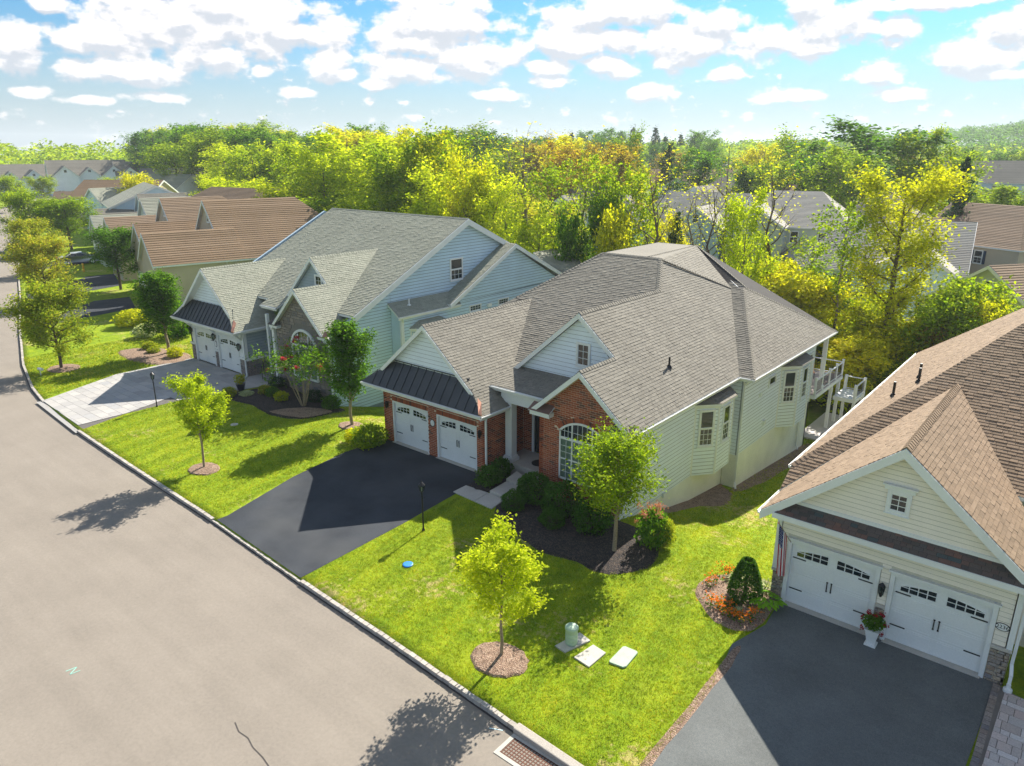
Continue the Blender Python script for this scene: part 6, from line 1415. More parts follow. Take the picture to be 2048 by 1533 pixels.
# ------------------------------------------------------------------ trees and plants
def skeleton(H, R_, rng, n1=16, z0=.25, shape='oval', up=.55, r0=.16, sub=4, curve=.04, lean=(0, 0), fork=False):
    """trunk, limbs and twigs; returns (segments, tips) - segments: p0,p1,r0,r1 ; tips: points where foliage hangs"""
    segs = []; tips = []; N = 7; tr = []
    for i in range(N+1):
        t = i/N; tr.append(np.array([lean[0]*t*H+rng.normal(0, curve)*H*.12*(t > 0), lean[1]*t*H+rng.normal(0, curve)*H*.12*(t > 0), t*H*.93]))
    rad = lambda t: r0*(1-t)**.8+.02
    for i in range(N): segs.append((tr[i], tr[i+1], rad(i/N), rad((i+1)/N)))
    for k in range(n1):
        t = z0+(1-z0)*((k+.5)/n1)**.9*.98; j = min(N-1, int(t*N)); base = tr[j]+(tr[j+1]-tr[j])*(t*N-j); a = k*2.4+rng.uniform(-.4, .4)
        s = (t-z0)/(1-z0)
        L = R_*{'oval': math.sin(math.pi*min(1, .18+.78*s))**.7, 'cone': 1.05*(1-s)**.8+.08, 'vase': .45+.6*s*(1.15-s)*1.9, 'tall': .55+.5*math.sin(math.pi*s)}[shape]*rng.uniform(.8, 1.15)
        u = up*rng.uniform(.7, 1.3); d = np.array([math.cos(a), math.sin(a), u]); d /= np.linalg.norm(d); p = base; rr = rad(t)*.55; M_ = 3
        for q in range(M_):
            d2 = d+rng.normal(0, .16, 3)+np.array([0, 0, .12*q]); d2 /= np.linalg.norm(d2); p2 = p+d2*L/M_; segs.append((p, p2, rr*(1-q/M_*.75), rr*(1-(q+1)/M_*.75))); 
            for w in range(sub if q else max(1, sub//2)):
                d3 = d2+rng.normal(0, .55, 3); d3 /= np.linalg.norm(d3); b_ = p+(p2-p)*rng.uniform(.1, 1); e_ = b_+d3*L*.33*rng.uniform(.6, 1.2); segs.append((b_, e_, rr*.35, .006)); tips.append((e_, L*.16+.1)); tips.append(((b_+e_)/2, L*.14+.1))
            p = p2; d = d2
        tips.append((p, L*.2+.1))
    tips.append((tr[-1], R_*.25))
    return segs, tips
def seg_mesh(name, segs, mat, n=6, rmin=.0):
    V = []; F = []
    for p0, p1, a, b in segs:
        if a < rmin: continue
        d = p1-p0; l = np.linalg.norm(d)
        if l < 1e-5: continue
        d = d/l; x = np.cross(d, [0, 0, 1.]); 
        if np.linalg.norm(x) < .05: x = np.array([1., 0, 0])
        x /= np.linalg.norm(x); y = np.cross(d, x); m = n if a > .03 else 4; k = len(V)
        for (p, r) in ((p0, a), (p1, b)):
            for i in range(m): t = 2*math.pi*i/m; V.append(p+(x*math.cos(t)+y*math.sin(t))*r)
        for i in range(m): j = (i+1) % m; F.append((k+i, k+j, k+m+j, k+m+i))
    return np_mesh(name, V, F, mat, True)
def leaf_cloud(tips, n, size, rng, spread=1., droop=0., flat=.6, jit=.35):
    c = np.array([t[0] for t in tips]); r = np.array([t[1] for t in tips]); w = r**1.5; w = w/w.sum()
    idx = rng.choice(len(tips), n, p=w); P = c[idx]+rng.normal(0, .5, (n, 3))*r[idx][:, None]*spread*np.array([1, 1, .8]); P[:, 2] -= droop*rng.random(n)
    return leaves_at(P, size, rng, flat, jit)
def leaves_at(P, size, rng, flat=.6, jit=.35):
    n = len(P); nrm = rng.normal(0, 1, (n, 3)); nrm[:, 2] = np.abs(nrm[:, 2])+flat; nrm /= np.linalg.norm(nrm, axis=1)[:, None]
    a = np.cross(nrm, rng.normal(0, 1, (n, 3))); a /= np.linalg.norm(a, axis=1)[:, None]; b = np.cross(nrm, a); s = size*(1+rng.uniform(-jit, jit, n))[:, None]
    fold = nrm*s*.12
    V = np.stack([P-a*s*.62, P-b*s*.34+fold, P+a*s*.62, P+b*s*.34+fold], 1).reshape(-1, 3); return V, np.arange(n*4).reshape(-1, 4)
PROTO = {}
def tree_proto(key, H, R_, n, size, shape, bark, seed, **kw):
    lk = {k: kw.pop(k) for k in ('spread', 'droop', 'flat') if k in kw}; rmin = kw.pop('rmin', 0.)
    rng = np.random.default_rng(seed); segs, tips = skeleton(H, R_, rng, shape=shape, **kw)
    tm = seg_mesh('trunk', segs, bark, 7, rmin); cm = None
    if n: V_, F_ = leaf_cloud(tips, n, size, rng, **lk); cm = np_mesh('crown', V_, F_, M['lf_green'])
    if n:
        co = V_.reshape(-1, 4, 3).mean(1); H = float(np.percentile(co[:, 2], 99.3)); R_ = float(np.percentile(np.hypot(co[:, 0], co[:, 1]), 94))
    PROTO[key] = (tm, cm, H, R_); return PROTO[key]
def put_tree(key, label, loc, h, w=None, leaf='lf_green', rz=0, group=None, name='tree', cat='tree', bark=None, parts=True, tilt=0):
    tm, cm, H_, R_ = PROTO[key]; sz = h/H_; sx = (w/(2*R_)) if w else sz
    t = bpy.data.objects.new(name, None); COL.objects.link(t); t.location = loc; t.rotation_euler = (tilt, 0, rz); t.scale = (sx, sx, sz); t.empty_display_size = .3
    tag(t, label, cat, group)
    for nm, me in (('trunk', tm), ('crown', cm)):
        if me is None: continue
        o = bpy.data.objects.new(nm, me); COL.objects.link(o); o.parent = t
        mt = M[leaf] if nm == 'crown' else (M[bark] if bark else None)
        if mt: o.material_slots[0].link = 'OBJECT'; o.material_slots[0].material = mt
    return t
# near trees, each its own
tree_proto('young', 4.4, 1.6, 8500, .095, 'oval', M['bark_pale'], 11, n1=11, z0=.34, r0=.034, sub=6, up=1.1, spread=.85)
tree_proto('young2', 4.6, 1.5, 8500, .095, 'oval', M['bark_pale'], 19, n1=11, z0=.26, r0=.034, sub=6, up=1.2, spread=.85)
tree_proto('maple', 5.1, 2.1, 12500, .115, 'oval', M['bark_pale'], 13, n1=20, z0=.30, r0=.09, sub=5, up=.8, spread=1.3)
tree_proto('column', 6.1, 1.55, 12000, .12, 'oval', M['bark_pale'], 14, n1=24, z0=.22, r0=.07, sub=5, up=1.1, spread=1.25)
tree_proto('round', 6.3, 2.2, 13000, .135, 'oval', M['bark'], 15, n1=22, z0=.28, r0=.09, sub=5, up=.7, spread=1.3)
tree_proto('pyramid', 6.4, 2.5, 17000, .14, 'oval', M['bark'], 16, n1=28, z0=.18, r0=.1, sub=5, up=.6, spread=1.3)
put_tree('young', 'small yellow-green tree in a mulch ring nearest the storm drain', (16.75, -9.8, .05), 4.2, 2.35, 'lf_lime', .4)
put_tree('young2', 'small yellow-green tree in a mulch ring between the two driveways', (-4.0, -8.45, .05), 4.7, 2.7, 'lf_lime', 2.2)
put_tree('maple', 'bushy green tree with a pale trunk in the black mulch bed before the arched window', (16.15, -2.2, .08), 5.0, 3.3, 'lf_yg', 1.0)
put_tree('column', 'slim dense green tree on the lawn between the pale blue and the white house', (-3.05, .1, .05), 6.0, 2.6, 'lf_green', .6)
put_tree('column', 'upright green tree in brown mulch beside the pale blue house garage', (-26.7, .9, .05), 6.3, 3.4, 'lf_green', 2.0)
put_tree('pyramid', 'russet tinged broad tree in a mulch ring where the street bends', (-28.7, -6.1, .05), 6.2, 4.9, 'lf_autumn', 0)
for i, (x, y, h, w, lf, lb) in enumerate([(-55.5, 2.4, 6.9, 5.4, 'lf_autumn', 'big russet street tree second from the bend'), (-78, 8.8, 6.9, 5.8, 'lf_autumn', 'orange tinted street tree third from the bend'), (-107, 17.8, 9.0, 8.2, 'lf_yg', 'yellow-green street tree fourth from the bend')]):
    put_tree('pyramid', lb, (x, y, 0), h, w, lf, i*1.3)
put_tree('round', 'round green tree in front of the brown roofed house', (-58.2, 10.8, 0), 7.0, 6.0, 'lf_green', .9)
put_tree('round', 'wide green tree beside the brick fronted house in the row', (-101, 21.5, 0), 8.0, 8.5, 'lf_yg', 2.9)
put_tree('round', 'green tree at the left edge beyond the junction', (-196, 42, 0), 9, 9, 'lf_yg', .3); put_tree('young', 'pale small tree before the white gabled house', (-218, 58, 0), 8, 8, 'lf_yg', .3)
put_tree('round', 'round yellow-green tree at the corner of the side street', (-176, 62, 0), 8.5, 11, 'lf_yg', .3); put_tree('round', 'dark round tree touching the yellow-green corner tree', (-168, 64, 0), 7.5, 8, 'lf_green', 1.3)
# shrubs
def shrub_proto(key, n, size, mat, seed, shell=.82, flat=.3, squash=1.):
    rng = np.random.default_rng(seed); P = rng.normal(0, 1, (n, 3)); P /= np.linalg.norm(P, axis=1)[:, None]; lump = 1+.10*np.sin(P[:, 0]*5+seed)*np.cos(P[:, 1]*4)+.08*np.sin(P[:, 2]*6+P[:, 0]*3)
    P *= (rng.uniform(shell, 1.04, n)**1.0*lump)[:, None]; P[:, 2] = P[:, 2]*squash; P[:, 2] += .72; P = P[P[:, 2] > .02]
    V_, F_ = leaves_at(P, size, rng, flat); PROTO[key] = (None, np_mesh('foliage', V_, F_, mat), 1., 1.)
    # woody core of stems, dark inside
    segs = []
    for i in range(14): a = i*2.4; segs.append((np.array([.08*math.cos(a), .08*math.sin(a), 0]), np.array([.62*math.cos(a), .62*math.sin(a), .5+.7*rng.random()]), .035, .01))
    PROTO[key] = (seg_mesh('stems', segs, M['bark'], 5), PROTO[key][1], 1., 1.)
def shrub(key, label, x, y, r, h, leaf=None, group=None, z=None, rz=0, name='shrub', cat='shrub'):
    st, fo, _, _ = PROTO[key]; t = bpy.data.objects.new(name, None); COL.objects.link(t); t.location = (x, y, (float(ground_z(x, y)) if z is None else z)+.06); t.scale = (r, r, h/1.7); t.rotation_euler.z = rz; tag(t, label, cat, group)
    for nm, me in (('stems', st), ('foliage', fo)):
        if me is None: continue
        o = bpy.data.objects.new(nm, me); COL.objects.link(o); o.parent = t
        if nm == 'foliage' and leaf: o.material_slots[0].link = 'OBJECT'; o.material_slots[0].material = M[leaf]
    return t
shrub_proto('box', 3800, .10, M['lf_shrub'], 1, .8); shrub_proto('loose', 1500, .17, M['lf_green'], 2, .55, .2); shrub_proto('fine', 2600, .11, M['lf_shrub'], 3, .6)
shrub('box', 'large clipped round shrub nearest the front steps', 11.05, -.75, .82, 1.35, 'lf_shrub'); shrub('box', 'large clipped round shrub under the arched window', 12.65, -.85, .88, 1.45, 'lf_shrub', rz=1)
shrub('box', 'small clipped ball at the corner of the concrete walk', 10.75, -1.9, .56, .85, 'lf_shrub', rz=2); shrub('box', 'small clipped ball in front of the two large round shrubs', 13.0, -2.1, .52, .8, 'lf_shrub', rz=3)
shrub('fine', 'leggy shrub with bare stems beside the bushy green tree', 14.5, -1.3, .85, 1.35, 'lf_shrub', rz=1); shrub('loose', 'dark loose shrub at the brick garage corner', 8.25, -.75, .62, .95, 'lf_shrub'); shrub('loose', 'dark loose shrub against the garage side wall', 8.0, .45, .55, 1.0, 'lf_shrub', rz=2)
shrub('loose', 'low leafy plant beside the porch step', 10.0, .15, .42, .85, 'lf_shrub', rz=1, name='plant', cat='plant')
az = shrub('loose', 'rose flowering shrub at the corner of the white siding', 17.05, -.75, .68, 1.7, 'lf_green')
shrub('fine', 'reddish azalea tips behind the bushy green tree', 17.45, -.5, .42, 1.3, 'lf_autumn')
shrub('loose', 'wide light green shrub beside the first garage door', .15, -1.3, .95, 1.2, 'lf_yg'); shrub('loose', 'yellowing shrub touching the light green one by the garage', -.9, -1.4, .6, .8, 'lf_y', rz=1)
for (x, y, r, h, lf, lb) in [(-13.2, -1.75, .5, .65, 'lf_autumn', 'rust coloured shrub beside the paver driveway'), (-12.6, -.9, .45, .3, 'lf_pale', 'pale low plant before the potted plant'), (-12.0, .1, .42, .6, 'lf_autumn', 'bronze tufted shrub behind the black mulch edge'), (-11.2, .15, .5, .6, 'lf_green', 'small olive shrub left of the crape myrtle'), (-10.0, .0, .48, .6, 'lf_y', 'tawny shrub nearest the crape myrtle'), (-8.6, 1.4, .6, .8, 'lf_dark', 'dark shrub under the stone bay window'), (-12.6, 1.4, .6, .75, 'lf_dark', 'dark shrub by the walk to the iron railing'), (-6.6, 1.3, .6, .9, 'lf_green', 'green shrub at the stone wall corner'),
        (-29.2, .6, .6, .6, 'lf_autumn', 'russet tuft at the left of the brown mulch bed'), (-25.2, .7, .6, .8, 'lf_y', 'golden shrub beside the garage stone pier'), (-27.7, .2, .5, .5, 'lf_autumn', 'low bronze plant under the upright tree'), (-31.5, 4.2, 1.4, 2.6, 'lf_green', 'tall feathery shrub left of the pale blue house'), (-33.5, 2.2, 1.0, 1.1, 'lf_pale', 'silver leaved low shrub on the lawn edge'), (-38.5, 3.4, 1.5, 1.5, 'lf_y', 'golden mound shrub on the lawn by the second driveway'), (-37, 6, 1.6, 2.4, 'lf_dark', 'dark shrub behind the golden mound'), (-46, 8.6, 1.3, 1.1, 'lf_green', 'low green shrub before the brown roofed house'), (-67, 15.5, 1.4, 1.6, 'lf_autumn', 'orange leaved shrub in front of the tan roofed house'), (-74, 19, 2.2, 2.2, 'lf_autumn', 'broad orange shrub beside the parked silver car'), (-78, 20.5, 2.2, 2.2, 'lf_dark', 'dark hedge shrub before the brick fronted house')]:
    shrub('loose' if lf != 'lf_dark' else 'fine', lb, x, y, r, h, lf, rz=x)
# crape myrtle: many stems, rose flowers
rng = np.random.default_rng(77); segs = []; tips = []
for i in range(8):
    a = i*.8+.2; p = np.array([.12*math.cos(a), .12*math.sin(a), 0.]); d = np.array([.32*math.cos(a), .32*math.sin(a), 1.])
    for q in range(4): d2 = d+rng.normal(0, .1, 3); p2 = p+d2/np.linalg.norm(d2)*.72; segs.append((p, p2, .045-.009*q, .036-.009*q)); p = p2
    for k in range(9): e = p+rng.normal(0, .45, 3)+np.array([.35*math.cos(a), .35*math.sin(a), .25]); segs.append((p, e, .012, .005)); tips.append((e, .42))
cm_ = thing('crape_myrtle', 'crape myrtle with bare forked stems and rose blossoms before the stone front', 'tree', (-8.0, .25, .08))
add_obj('trunk', seg_mesh('trunk', segs, M['bark_pale'], 6), cm_); V_, F_ = leaf_cloud(tips, 3800, .12, rng, 1.2); add_obj('crown', np_mesh('crown', V_, F_, M['lf_green']), cm_)
V_, F_ = leaf_cloud([(t[0]+np.array([0, 0, .2]), .16) for t in tips[::6]], 1100, .075, rng, 1.); add_obj('blossom', np_mesh('blossom', V_, F_, M['lf_red']), cm_)
V_, F_ = leaf_cloud([(np.array([rng.uniform(-.9, .9), rng.uniform(-.9, .3), rng.uniform(.9, 1.9)]), .2) for _ in range(14)], 500, .08, rng, 1.); add_obj('blossom', np_mesh('blossom', V_, F_, M['lf_pink']), az); 
# flower bed with dwarf evergreen
rng = np.random.default_rng(5); n = 5200; t = rng.random(n)**.8; a = rng.uniform(0, 6.283, n); rr_ = .62*np.sqrt(np.clip(1-(t*1.02-.18)**2*1.05, 0, 1))*(1-.35*t)*rng.uniform(.82, 1.03, n); P = np.stack([rr_*np.cos(a), rr_*np.sin(a), .08+1.42*t], 1)
dw = thing('dwarf_evergreen', 'dark dense cone shaped evergreen in the flower bed beside the cream house', 'shrub', (21.4, -1.95, .1)); V_, F_ = leaves_at(P, .07, rng, .2); add_obj('foliage', np_mesh('foliage', V_, F_, M['lf_shrub']), dw); mbx = MB(); mbx.tube((0, 0, 0), (0, 0, 1.1), .08, .03); mbx.build('stem', M['bark'], dw)
def flower_patch(name, label, x, y, rx, ry, h, leaf, petal, n, seed, cat='flowers', ps=.06):
    rng = np.random.default_rng(seed); t = thing(name, label, cat, (x, y, .08)); P = np.stack([rng.normal(0, .42*rx, n*2), rng.normal(0, .42*ry, n*2), rng.uniform(.02, h*.85, n*2)], 1); V_, F_ = leaves_at(P, .07, rng); add_obj('foliage', np_mesh('foliage', V_, F_, M[leaf]), t)
    if petal: P = np.stack([rng.normal(0, .42*rx, n), rng.normal(0, .42*ry, n), rng.uniform(h*.6, h, n)], 1); P = np.repeat(P, 5, 0)+rng.normal(0, .014, (n*5, 3)); V_, F_ = leaves_at(P, ps*.7, rng, .9); add_obj('petals', np_mesh('petals', V_, F_, M[petal]), t)
    return t
for i, (x, y, rx, ry, h, lf, pt, n, lb) in enumerate([(20.3, -1.0, .5, .4, .35, 'lf_green', 'fl_orange', 60, 'orange marigolds at the back left of the flower bed'), (20.15, -1.9, .35, .5, .32, 'lf_green', 'fl_orange', 45, 'orange marigolds at the left rim of the flower bed'), (20.9, -3.1, .6, .45, .35, 'lf_green', 'fl_orange', 110, 'red and orange marigolds at the front of the flower bed'), (21.7, -3.35, .65, .3, .3, 'lf_green', 'fl_orange', 90, 'orange marigolds nearest the driveway'), (22.1, -2.95, .3, .3, .4, 'lf_green', 'fl_orange', 40, 'tall orange marigolds under the lime hosta')]): flower_patch('marigolds', lb, x, y, rx, ry, h, lf, pt, n, 30+i)
def blades(name, label, x, y, r, h, n, mat, w, seed, cat='plant'):
    rng = np.random.default_rng(seed); t = thing(name, label, cat, (x, y, .08)); a = rng.uniform(0, 6.283, n); el = rng.uniform(.3, 1.2, n); V = []; F = []
    for i in range(n):
        c, s = math.cos(a[i]), math.sin(a[i]); L = r*rng.uniform(.7, 1.1); pts = []
        for q in range(4):
            u = q/3; pts.append((c*L*u*math.cos(el[i])*1.2, s*L*u*math.cos(el[i])*1.2, h*(math.sin(el[i])*u*1.3-.55*u*u)))
        ww = [w, w*.9, w*.6, .003]
        k = len(V)
        for p, q in zip(pts, ww): V += [(p[0]-s*q, p[1]+c*q, max(.0, p[2])), (p[0]+s*q, p[1]-c*q, max(.0, p[2]))]
        for q in range(3): F.append((k+2*q, k+2*q+1, k+2*q+3, k+2*q+2))
    add_obj('leaves', np_mesh('leaves', V, F, M[mat]), t); return t
blades('ornamental_grass', 'blue-green grass tuft before the cone shaped evergreen', 21.3, -2.65, .42, .5, 110, 'lf_shrub', .012, 1); blades('ornamental_grass', 'cream striped grass tuft behind the cone shaped evergreen on the left', 20.75, -1.15, .5, .5, 130, 'lf_pale', .014, 2); blades('ornamental_grass', 'cream striped grass tuft right of the cone shaped evergreen', 21.8, -.9, .5, .45, 130, 'lf_pale', .014, 3); blades('ornamental_grass', 'small striped tuft among the marigolds', 21.6, -2.95, .3, .3, 70, 'lf_pale', .012, 6)
hs = thing('hosta', 'lime green broad leaved hosta against the stone pier', 'plant', (22.15, -1.95, .08)); rng = np.random.default_rng(8)
for i in range(44):
    a = i*2.4; rr_ = .08+.44*math.sqrt(i/44); s = .15*rng.uniform(.8, 1.2); c, sn = math.cos(a), math.sin(a); z = .45-.5*(rr_)**1.3+rng.uniform(-.03, .03); m = MB(); P_ = lambda u, v, w_: (c*(rr_+u)-sn*v, sn*(rr_+u)+c*v, z+w_)
    m.poly([P_(-.04, 0, .03), P_(s*.3, s*.5, 0), P_(s*.95, s*.3, -.03), P_(s*1.3, 0, -.07), P_(s*.6, 0, .02)]); m.poly([P_(-.04, 0, .03), P_(s*.6, 0, .02), P_(s*1.3, 0, -.07), P_(s*.95, -s*.3, -.03), P_(s*.3, -s*.5, 0)]); m.build('leaf', M['lf_hosta'], hs)
flower_patch('marigolds', 'orange flowers in the bed at the bottom right corner', 30.4, -6.6, .9, .3, .3, 'lf_green', 'fl_orange', 90, 50)
flower_patch('flowers', 'orange flower cluster at the front edge of the paver walkway', 29.0, -6.3, .3, .25, .3, 'lf_green', 'fl_orange', 40, 51)
shrub('loose', 'green shrub beyond the walkway of the cream house', 30.6, -.4, .9, 1.4, 'lf_green')
# urn with geraniums
ur = thing('urn_planter', 'white square urn with red geraniums between the cream house garage doors', 'planter', (25.55, -1.75, .015)); m = MB()
m.prism([(-.17, -.17, 0), (.17, -.17, 0), (.17, .17, 0), (-.17, .17, 0)], (0, 0, .06)); m.build('base', M['white'], ur); m = MB()
b0, b1 = .11, .19; z0_, z1_ = .06, .55
lo = [(-b0, -b0, z0_), (b0, -b0, z0_), (b0, b0, z0_), (-b0, b0, z0_)]; hi = [(-b1, -b1, z1_), (b1, -b1, z1_), (b1, b1, z1_), (-b1, b1, z1_)]
for i in range(4): j = (i+1) % 4; m.poly([lo[i], lo[j], hi[j], hi[i]])
m.poly(hi); m.build('pot', M['white'], ur); m = MB(); m.box(-.21, .21, -.21, .21, .55, .60); m.build('rim', M['white'], ur)
rng = np.random.default_rng(3); P = rng.normal(0, 1, (700, 3)); P /= np.linalg.norm(P, axis=1)[:, None]; P = P*rng.uniform(.5, 1, (700, 1))*np.array([.36, .36, .24])+np.array([0, 0, .82]); V_, F_ = leaves_at(P, .075, rng); add_obj('foliage', np_mesh('foliage', V_, F_, M['lf_green']), ur)
cs_ = [(.2, .1, 1.1), (-.2, .05, 1.08), (0.02, -.1, 1.14), (.36, .0, .85), (-.38, .1, .8), (.3, -.25, .65), (-.3, -.2, .62), (.1, .3, 1.0)]
P = np.concatenate([np.array(c)+rng.normal(0, .035, (40, 3)) for c in cs_]); V_, F_ = leaves_at(P, .05, rng); add_obj('blossom', np_mesh('blossom', V_, F_, leafmat('petals_crimson', [(.2, .005, .01), (.4, .01, .02), (.5, .03, .04)], .2)), ur)
pt = thing('potted_plant', 'dark pot with a leafy plant on the paver driveway edge', 'planter', (-13.9, -.5, .04)); m = MB(); m.lathe((0, 0, 0), [(.2, 0), (.3, .4), (.33, .45), (.30, .45)], 14); m.build('pot', plain('dark_glazed_pot', (.03, .035, .06), .3), pt)
P = rng.normal(0, 1, (500, 3)); P /= np.linalg.norm(P, axis=1)[:, None]; P = P*np.array([.42, .42, .4])*rng.uniform(.4, 1, (500, 1))+np.array([0, 0, .75]); V_, F_ = leaves_at(P, .1, rng); add_obj('foliage', np_mesh('foliage', V_, F_, M['lf_autumn']), pt)
# ------------------------------------------------------------------ street furniture
def lamp(label, x, y, rz=0, h=2.2, glow=False):
    t = thing('lamp_post', label, 'lamp post', (x, y, float(ground_z(x, y))), rz); m = MB(); m.tube((0, 0, 0), (0, 0, h-.42), .035, .03, 10); m.lathe((0, 0, 0), [(.07, 0), (.06, .08), (.04, .12)], 10); m.tube((-.16, 0, h-.62), (.16, 0, h-.62), .012, n=6); m.build('post', M['black'], t)
    m = MB(); m.lathe((0, 0, h-.42), [(.04, 0), (.09, .03), (.1, .05)], 8); m.lathe((0, 0, h-.1), [(.15, 0), (.13, .03), (.06, .11), (.025, .14), (.03, .17), (.01, .2)], 8)
    for i in range(4): a = i*math.pi/2+.78; m.tube((.09*math.cos(a), .09*math.sin(a), h-.38), (.135*math.cos(a), .135*math.sin(a), h-.1), .008, n=4)
    m.build('lantern', M['black'], t); m = MB(); m.lathe((0, 0, h-.37), [(.085, 0), (.13, .27)], 8); m.build('glass', M['clear'], t); m = MB(); m.tube((0, 0, h-.36), (0, 0, h-.2), .02, n=6); m.build('bulb', M['white'], t); return t
lamp('black post lamp between the asphalt driveway and the small yellow-green tree', 9.05, -5.81, .2); lamp('black post lamp beside the paver driveway', -15.0, -5.6, 0); lamp('black post lamp on the lawn before the brown roofed house', -46, 2.26, 0); lamp('black post lamp on the lawn by the second driveway of the row', -69.1, 9.6, 0); lamp('black post lamp farthest along the row of lawns', -104, 22, 0)
tb = thing('utility_pedestal', 'pale green ribbed utility pedestal on a concrete pad in the lawn', 'utility box', (18.1, -7.9, 0)); m = MB(); m.prism([(-.33, -.45, 0), (.1, -.5, 0), (.4, .5, 0), (-.1, .62, 0)], (0, 0, .05)); m.build('pad', M['concrete'], tb)
GRN = plain('pale_green_enamel', (.42, .56, .42), .5, .06, 3); m = MB(); m.lathe((0, 0, .05), [(.2, 0), (.2, .1), (.185, .12), (.2, .14), (.2, .24), (.185, .26), (.2, .28), (.2, .38), (.185, .4), (.2, .42), (.2, .52), (.22, .54), (.22, .6), (.19, .64), (.05, .66)], 20); m.build('housing', GRN, tb, True)
for nm, lab, pts, mt, z in (('valve_cover', 'square concrete cover set in the lawn beside the green pedestal', [(18.55, -8.42), (18.68, -7.5), (19.22, -7.58), (19.18, -8.5)], M['concrete'], .05), ('meter_cover', 'pale green rounded cover set in the lawn, rightmost of the three utilities', [(19.5, -7.85), (19.47, -7.0), (19.53, -6.93), (19.93, -6.9), (20.0, -6.95), (20.06, -7.75), (20.0, -7.85), (19.56, -7.92)], plain('pale_green_lid', (.34, .44, .33), .6), .06)):
    mb = MB(); cx = sum(p[0] for p in pts)/len(pts); cy = sum(p[1] for p in pts)/len(pts); mb.prism([(x-cx, y-cy, 0) for x, y in pts], (0, 0, z)); o = mb.build(nm, mt); o.location = (cx, cy, .0); bvv = o.modifiers.new('bevel', 'BEVEL'); bvv.width = .015; tag(o, lab, 'utility cover')
mb = MB(); mb.lathe((0, 0, 0), [(.2, 0), (.2, .05), (.17, .065), (.02, .07)], 20); o = mb.build('irrigation_cover', plain('bright_blue_lid', (.03, .25, .75), .5)); o.location = (10.53, -8.05, 0); tag(o, 'small bright blue round cover in the front lawn', 'utility cover')
mb = MB(); mb.lathe((0, 0, 0), [(.22, 0), (.22, .03), (.02, .035)], 16); o = mb.build('irrigation_cover', M['concrete']); o.location = (-8.45, -4.2, 0); tag(o, 'grey round cover in the lawn beside the paver driveway', 'utility cover')
mb = MB(); mb.tube((0, 0, 0), (0, 0, 1.05), .13, .12, 12); mb.lathe((0, 0, 1.05), [(.12, 0), (.1, .06), (.02, .09)], 12); o = mb.build('utility_marker', plain('yellow_post_paint', (.75, .38, .02), .5)); o.location = (-75.2, 13.4, 0); tag(o, 'stout yellow utility marker post on the lawn by the driveway', 'marker post')
hy = thing('fire_hydrant', 'orange fire hydrant between the street trees', 'hydrant', (-100, 19.2, 0)); mb = MB(); mb.lathe((0, 0, 0), [(.2, 0), (.2, .06), (.13, .08), (.13, .6), (.16, .62), (.15, .74), (.05, .86), (.04, .92)], 12); mb.tube((-.24, 0, .5), (.24, 0, .5), .07, n=8); mb.build('body', plain('orange_hydrant_paint', (.7, .13, .02), .5), hy)
m = MB(); m.box(-.35, .35, -.3, .3, 0, .35); o = m.build('landscape_rock', M['concrete']); o.location = (-28.6, -8.1, 0)
bpy.data.objects.remove(o)
nb = thing('newspaper_box', 'small white tube on a short post at the kerb of the bend', 'mailbox', (-27.8, -7.75, 0)); m = MB(); m.tube((0, 0, 0), (0, 0, .5), .03, n=6); m.build('post', M['white'], nb); m = MB(); m.tube((-.25, 0, .5), (.2, .1, .5), .1, n=10); m.build('tube', M['white'], nb)
# stop sign by the junction
sg = thing('road_sign', 'thin pole with a round topped grey sign back near the white gabled house', 'sign', (-205, 50, 0)); m = MB(); m.tube((0, 0, 0), (0, 0, 3.4), .06, n=6); m.build('pole', M['garage'], sg); m = MB(); m.tube((0, -.02, 3.1), (0, .02, 3.1), .5, n=8); m.build('plate', M['garage'], sg)
# ------------------------------------------------------------------ the wood behind the houses
tree_proto('wood_a', 16, 4.4, 7600, .27, 'oval', M['bark'], 101, n1=22, z0=.22, r0=.2, sub=4, up=.75, spread=1.25, rmin=.012)
tree_proto('wood_b', 16, 3.8, 6600, .27, 'tall', M['bark_grey'], 102, n1=20, z0=.28, r0=.18, sub=4, up=.95, spread=1.2, rmin=.012)
tree_proto('wood_c', 16, 4.8, 6600, .28, 'vase', M['bark'], 103, n1=18, z0=.3, r0=.22, sub=4, up=.9, spread=1.3, rmin=.012)
tree_proto('sparse', 16, 2.6, 2200, .24, 'tall', M['bark_grey'], 104, n1=16, z0=.42, r0=.15, sub=3, up=1.0, spread=1.3)
tree_proto('bare', 18, 4.2, 520, .17, 'vase', M['bark'], 105, n1=15, z0=.42, r0=.17, sub=5, up=1.5, spread=1.8, curve=.12)
tree_proto('bare2', 18, 3.6, 330, .17, 'vase', M['bark_grey'], 115, n1=11, z0=.5, r0=.15, sub=5, up=1.7, spread=1.6, curve=.1)
tree_proto('brush', 7, 3.0, 6500, .21, 'oval', M['bark'], 106, n1=18, z0=.06, r0=.08, sub=4, up=.9, spread=1.5, rmin=.01)
tree_proto('spruce', 16, 3.2, 9000, .28, 'cone', M['bark'], 107, n1=60, z0=.06, r0=.2, sub=4, up=-.05, spread=1.5, rmin=.02)
tree_proto('bigyellow', 18, 4.8, 17000, .2, 'vase', M['bark'], 108, n1=20, z0=.2, r0=.26, sub=6, up=.85, spread=1.25, rmin=.01)
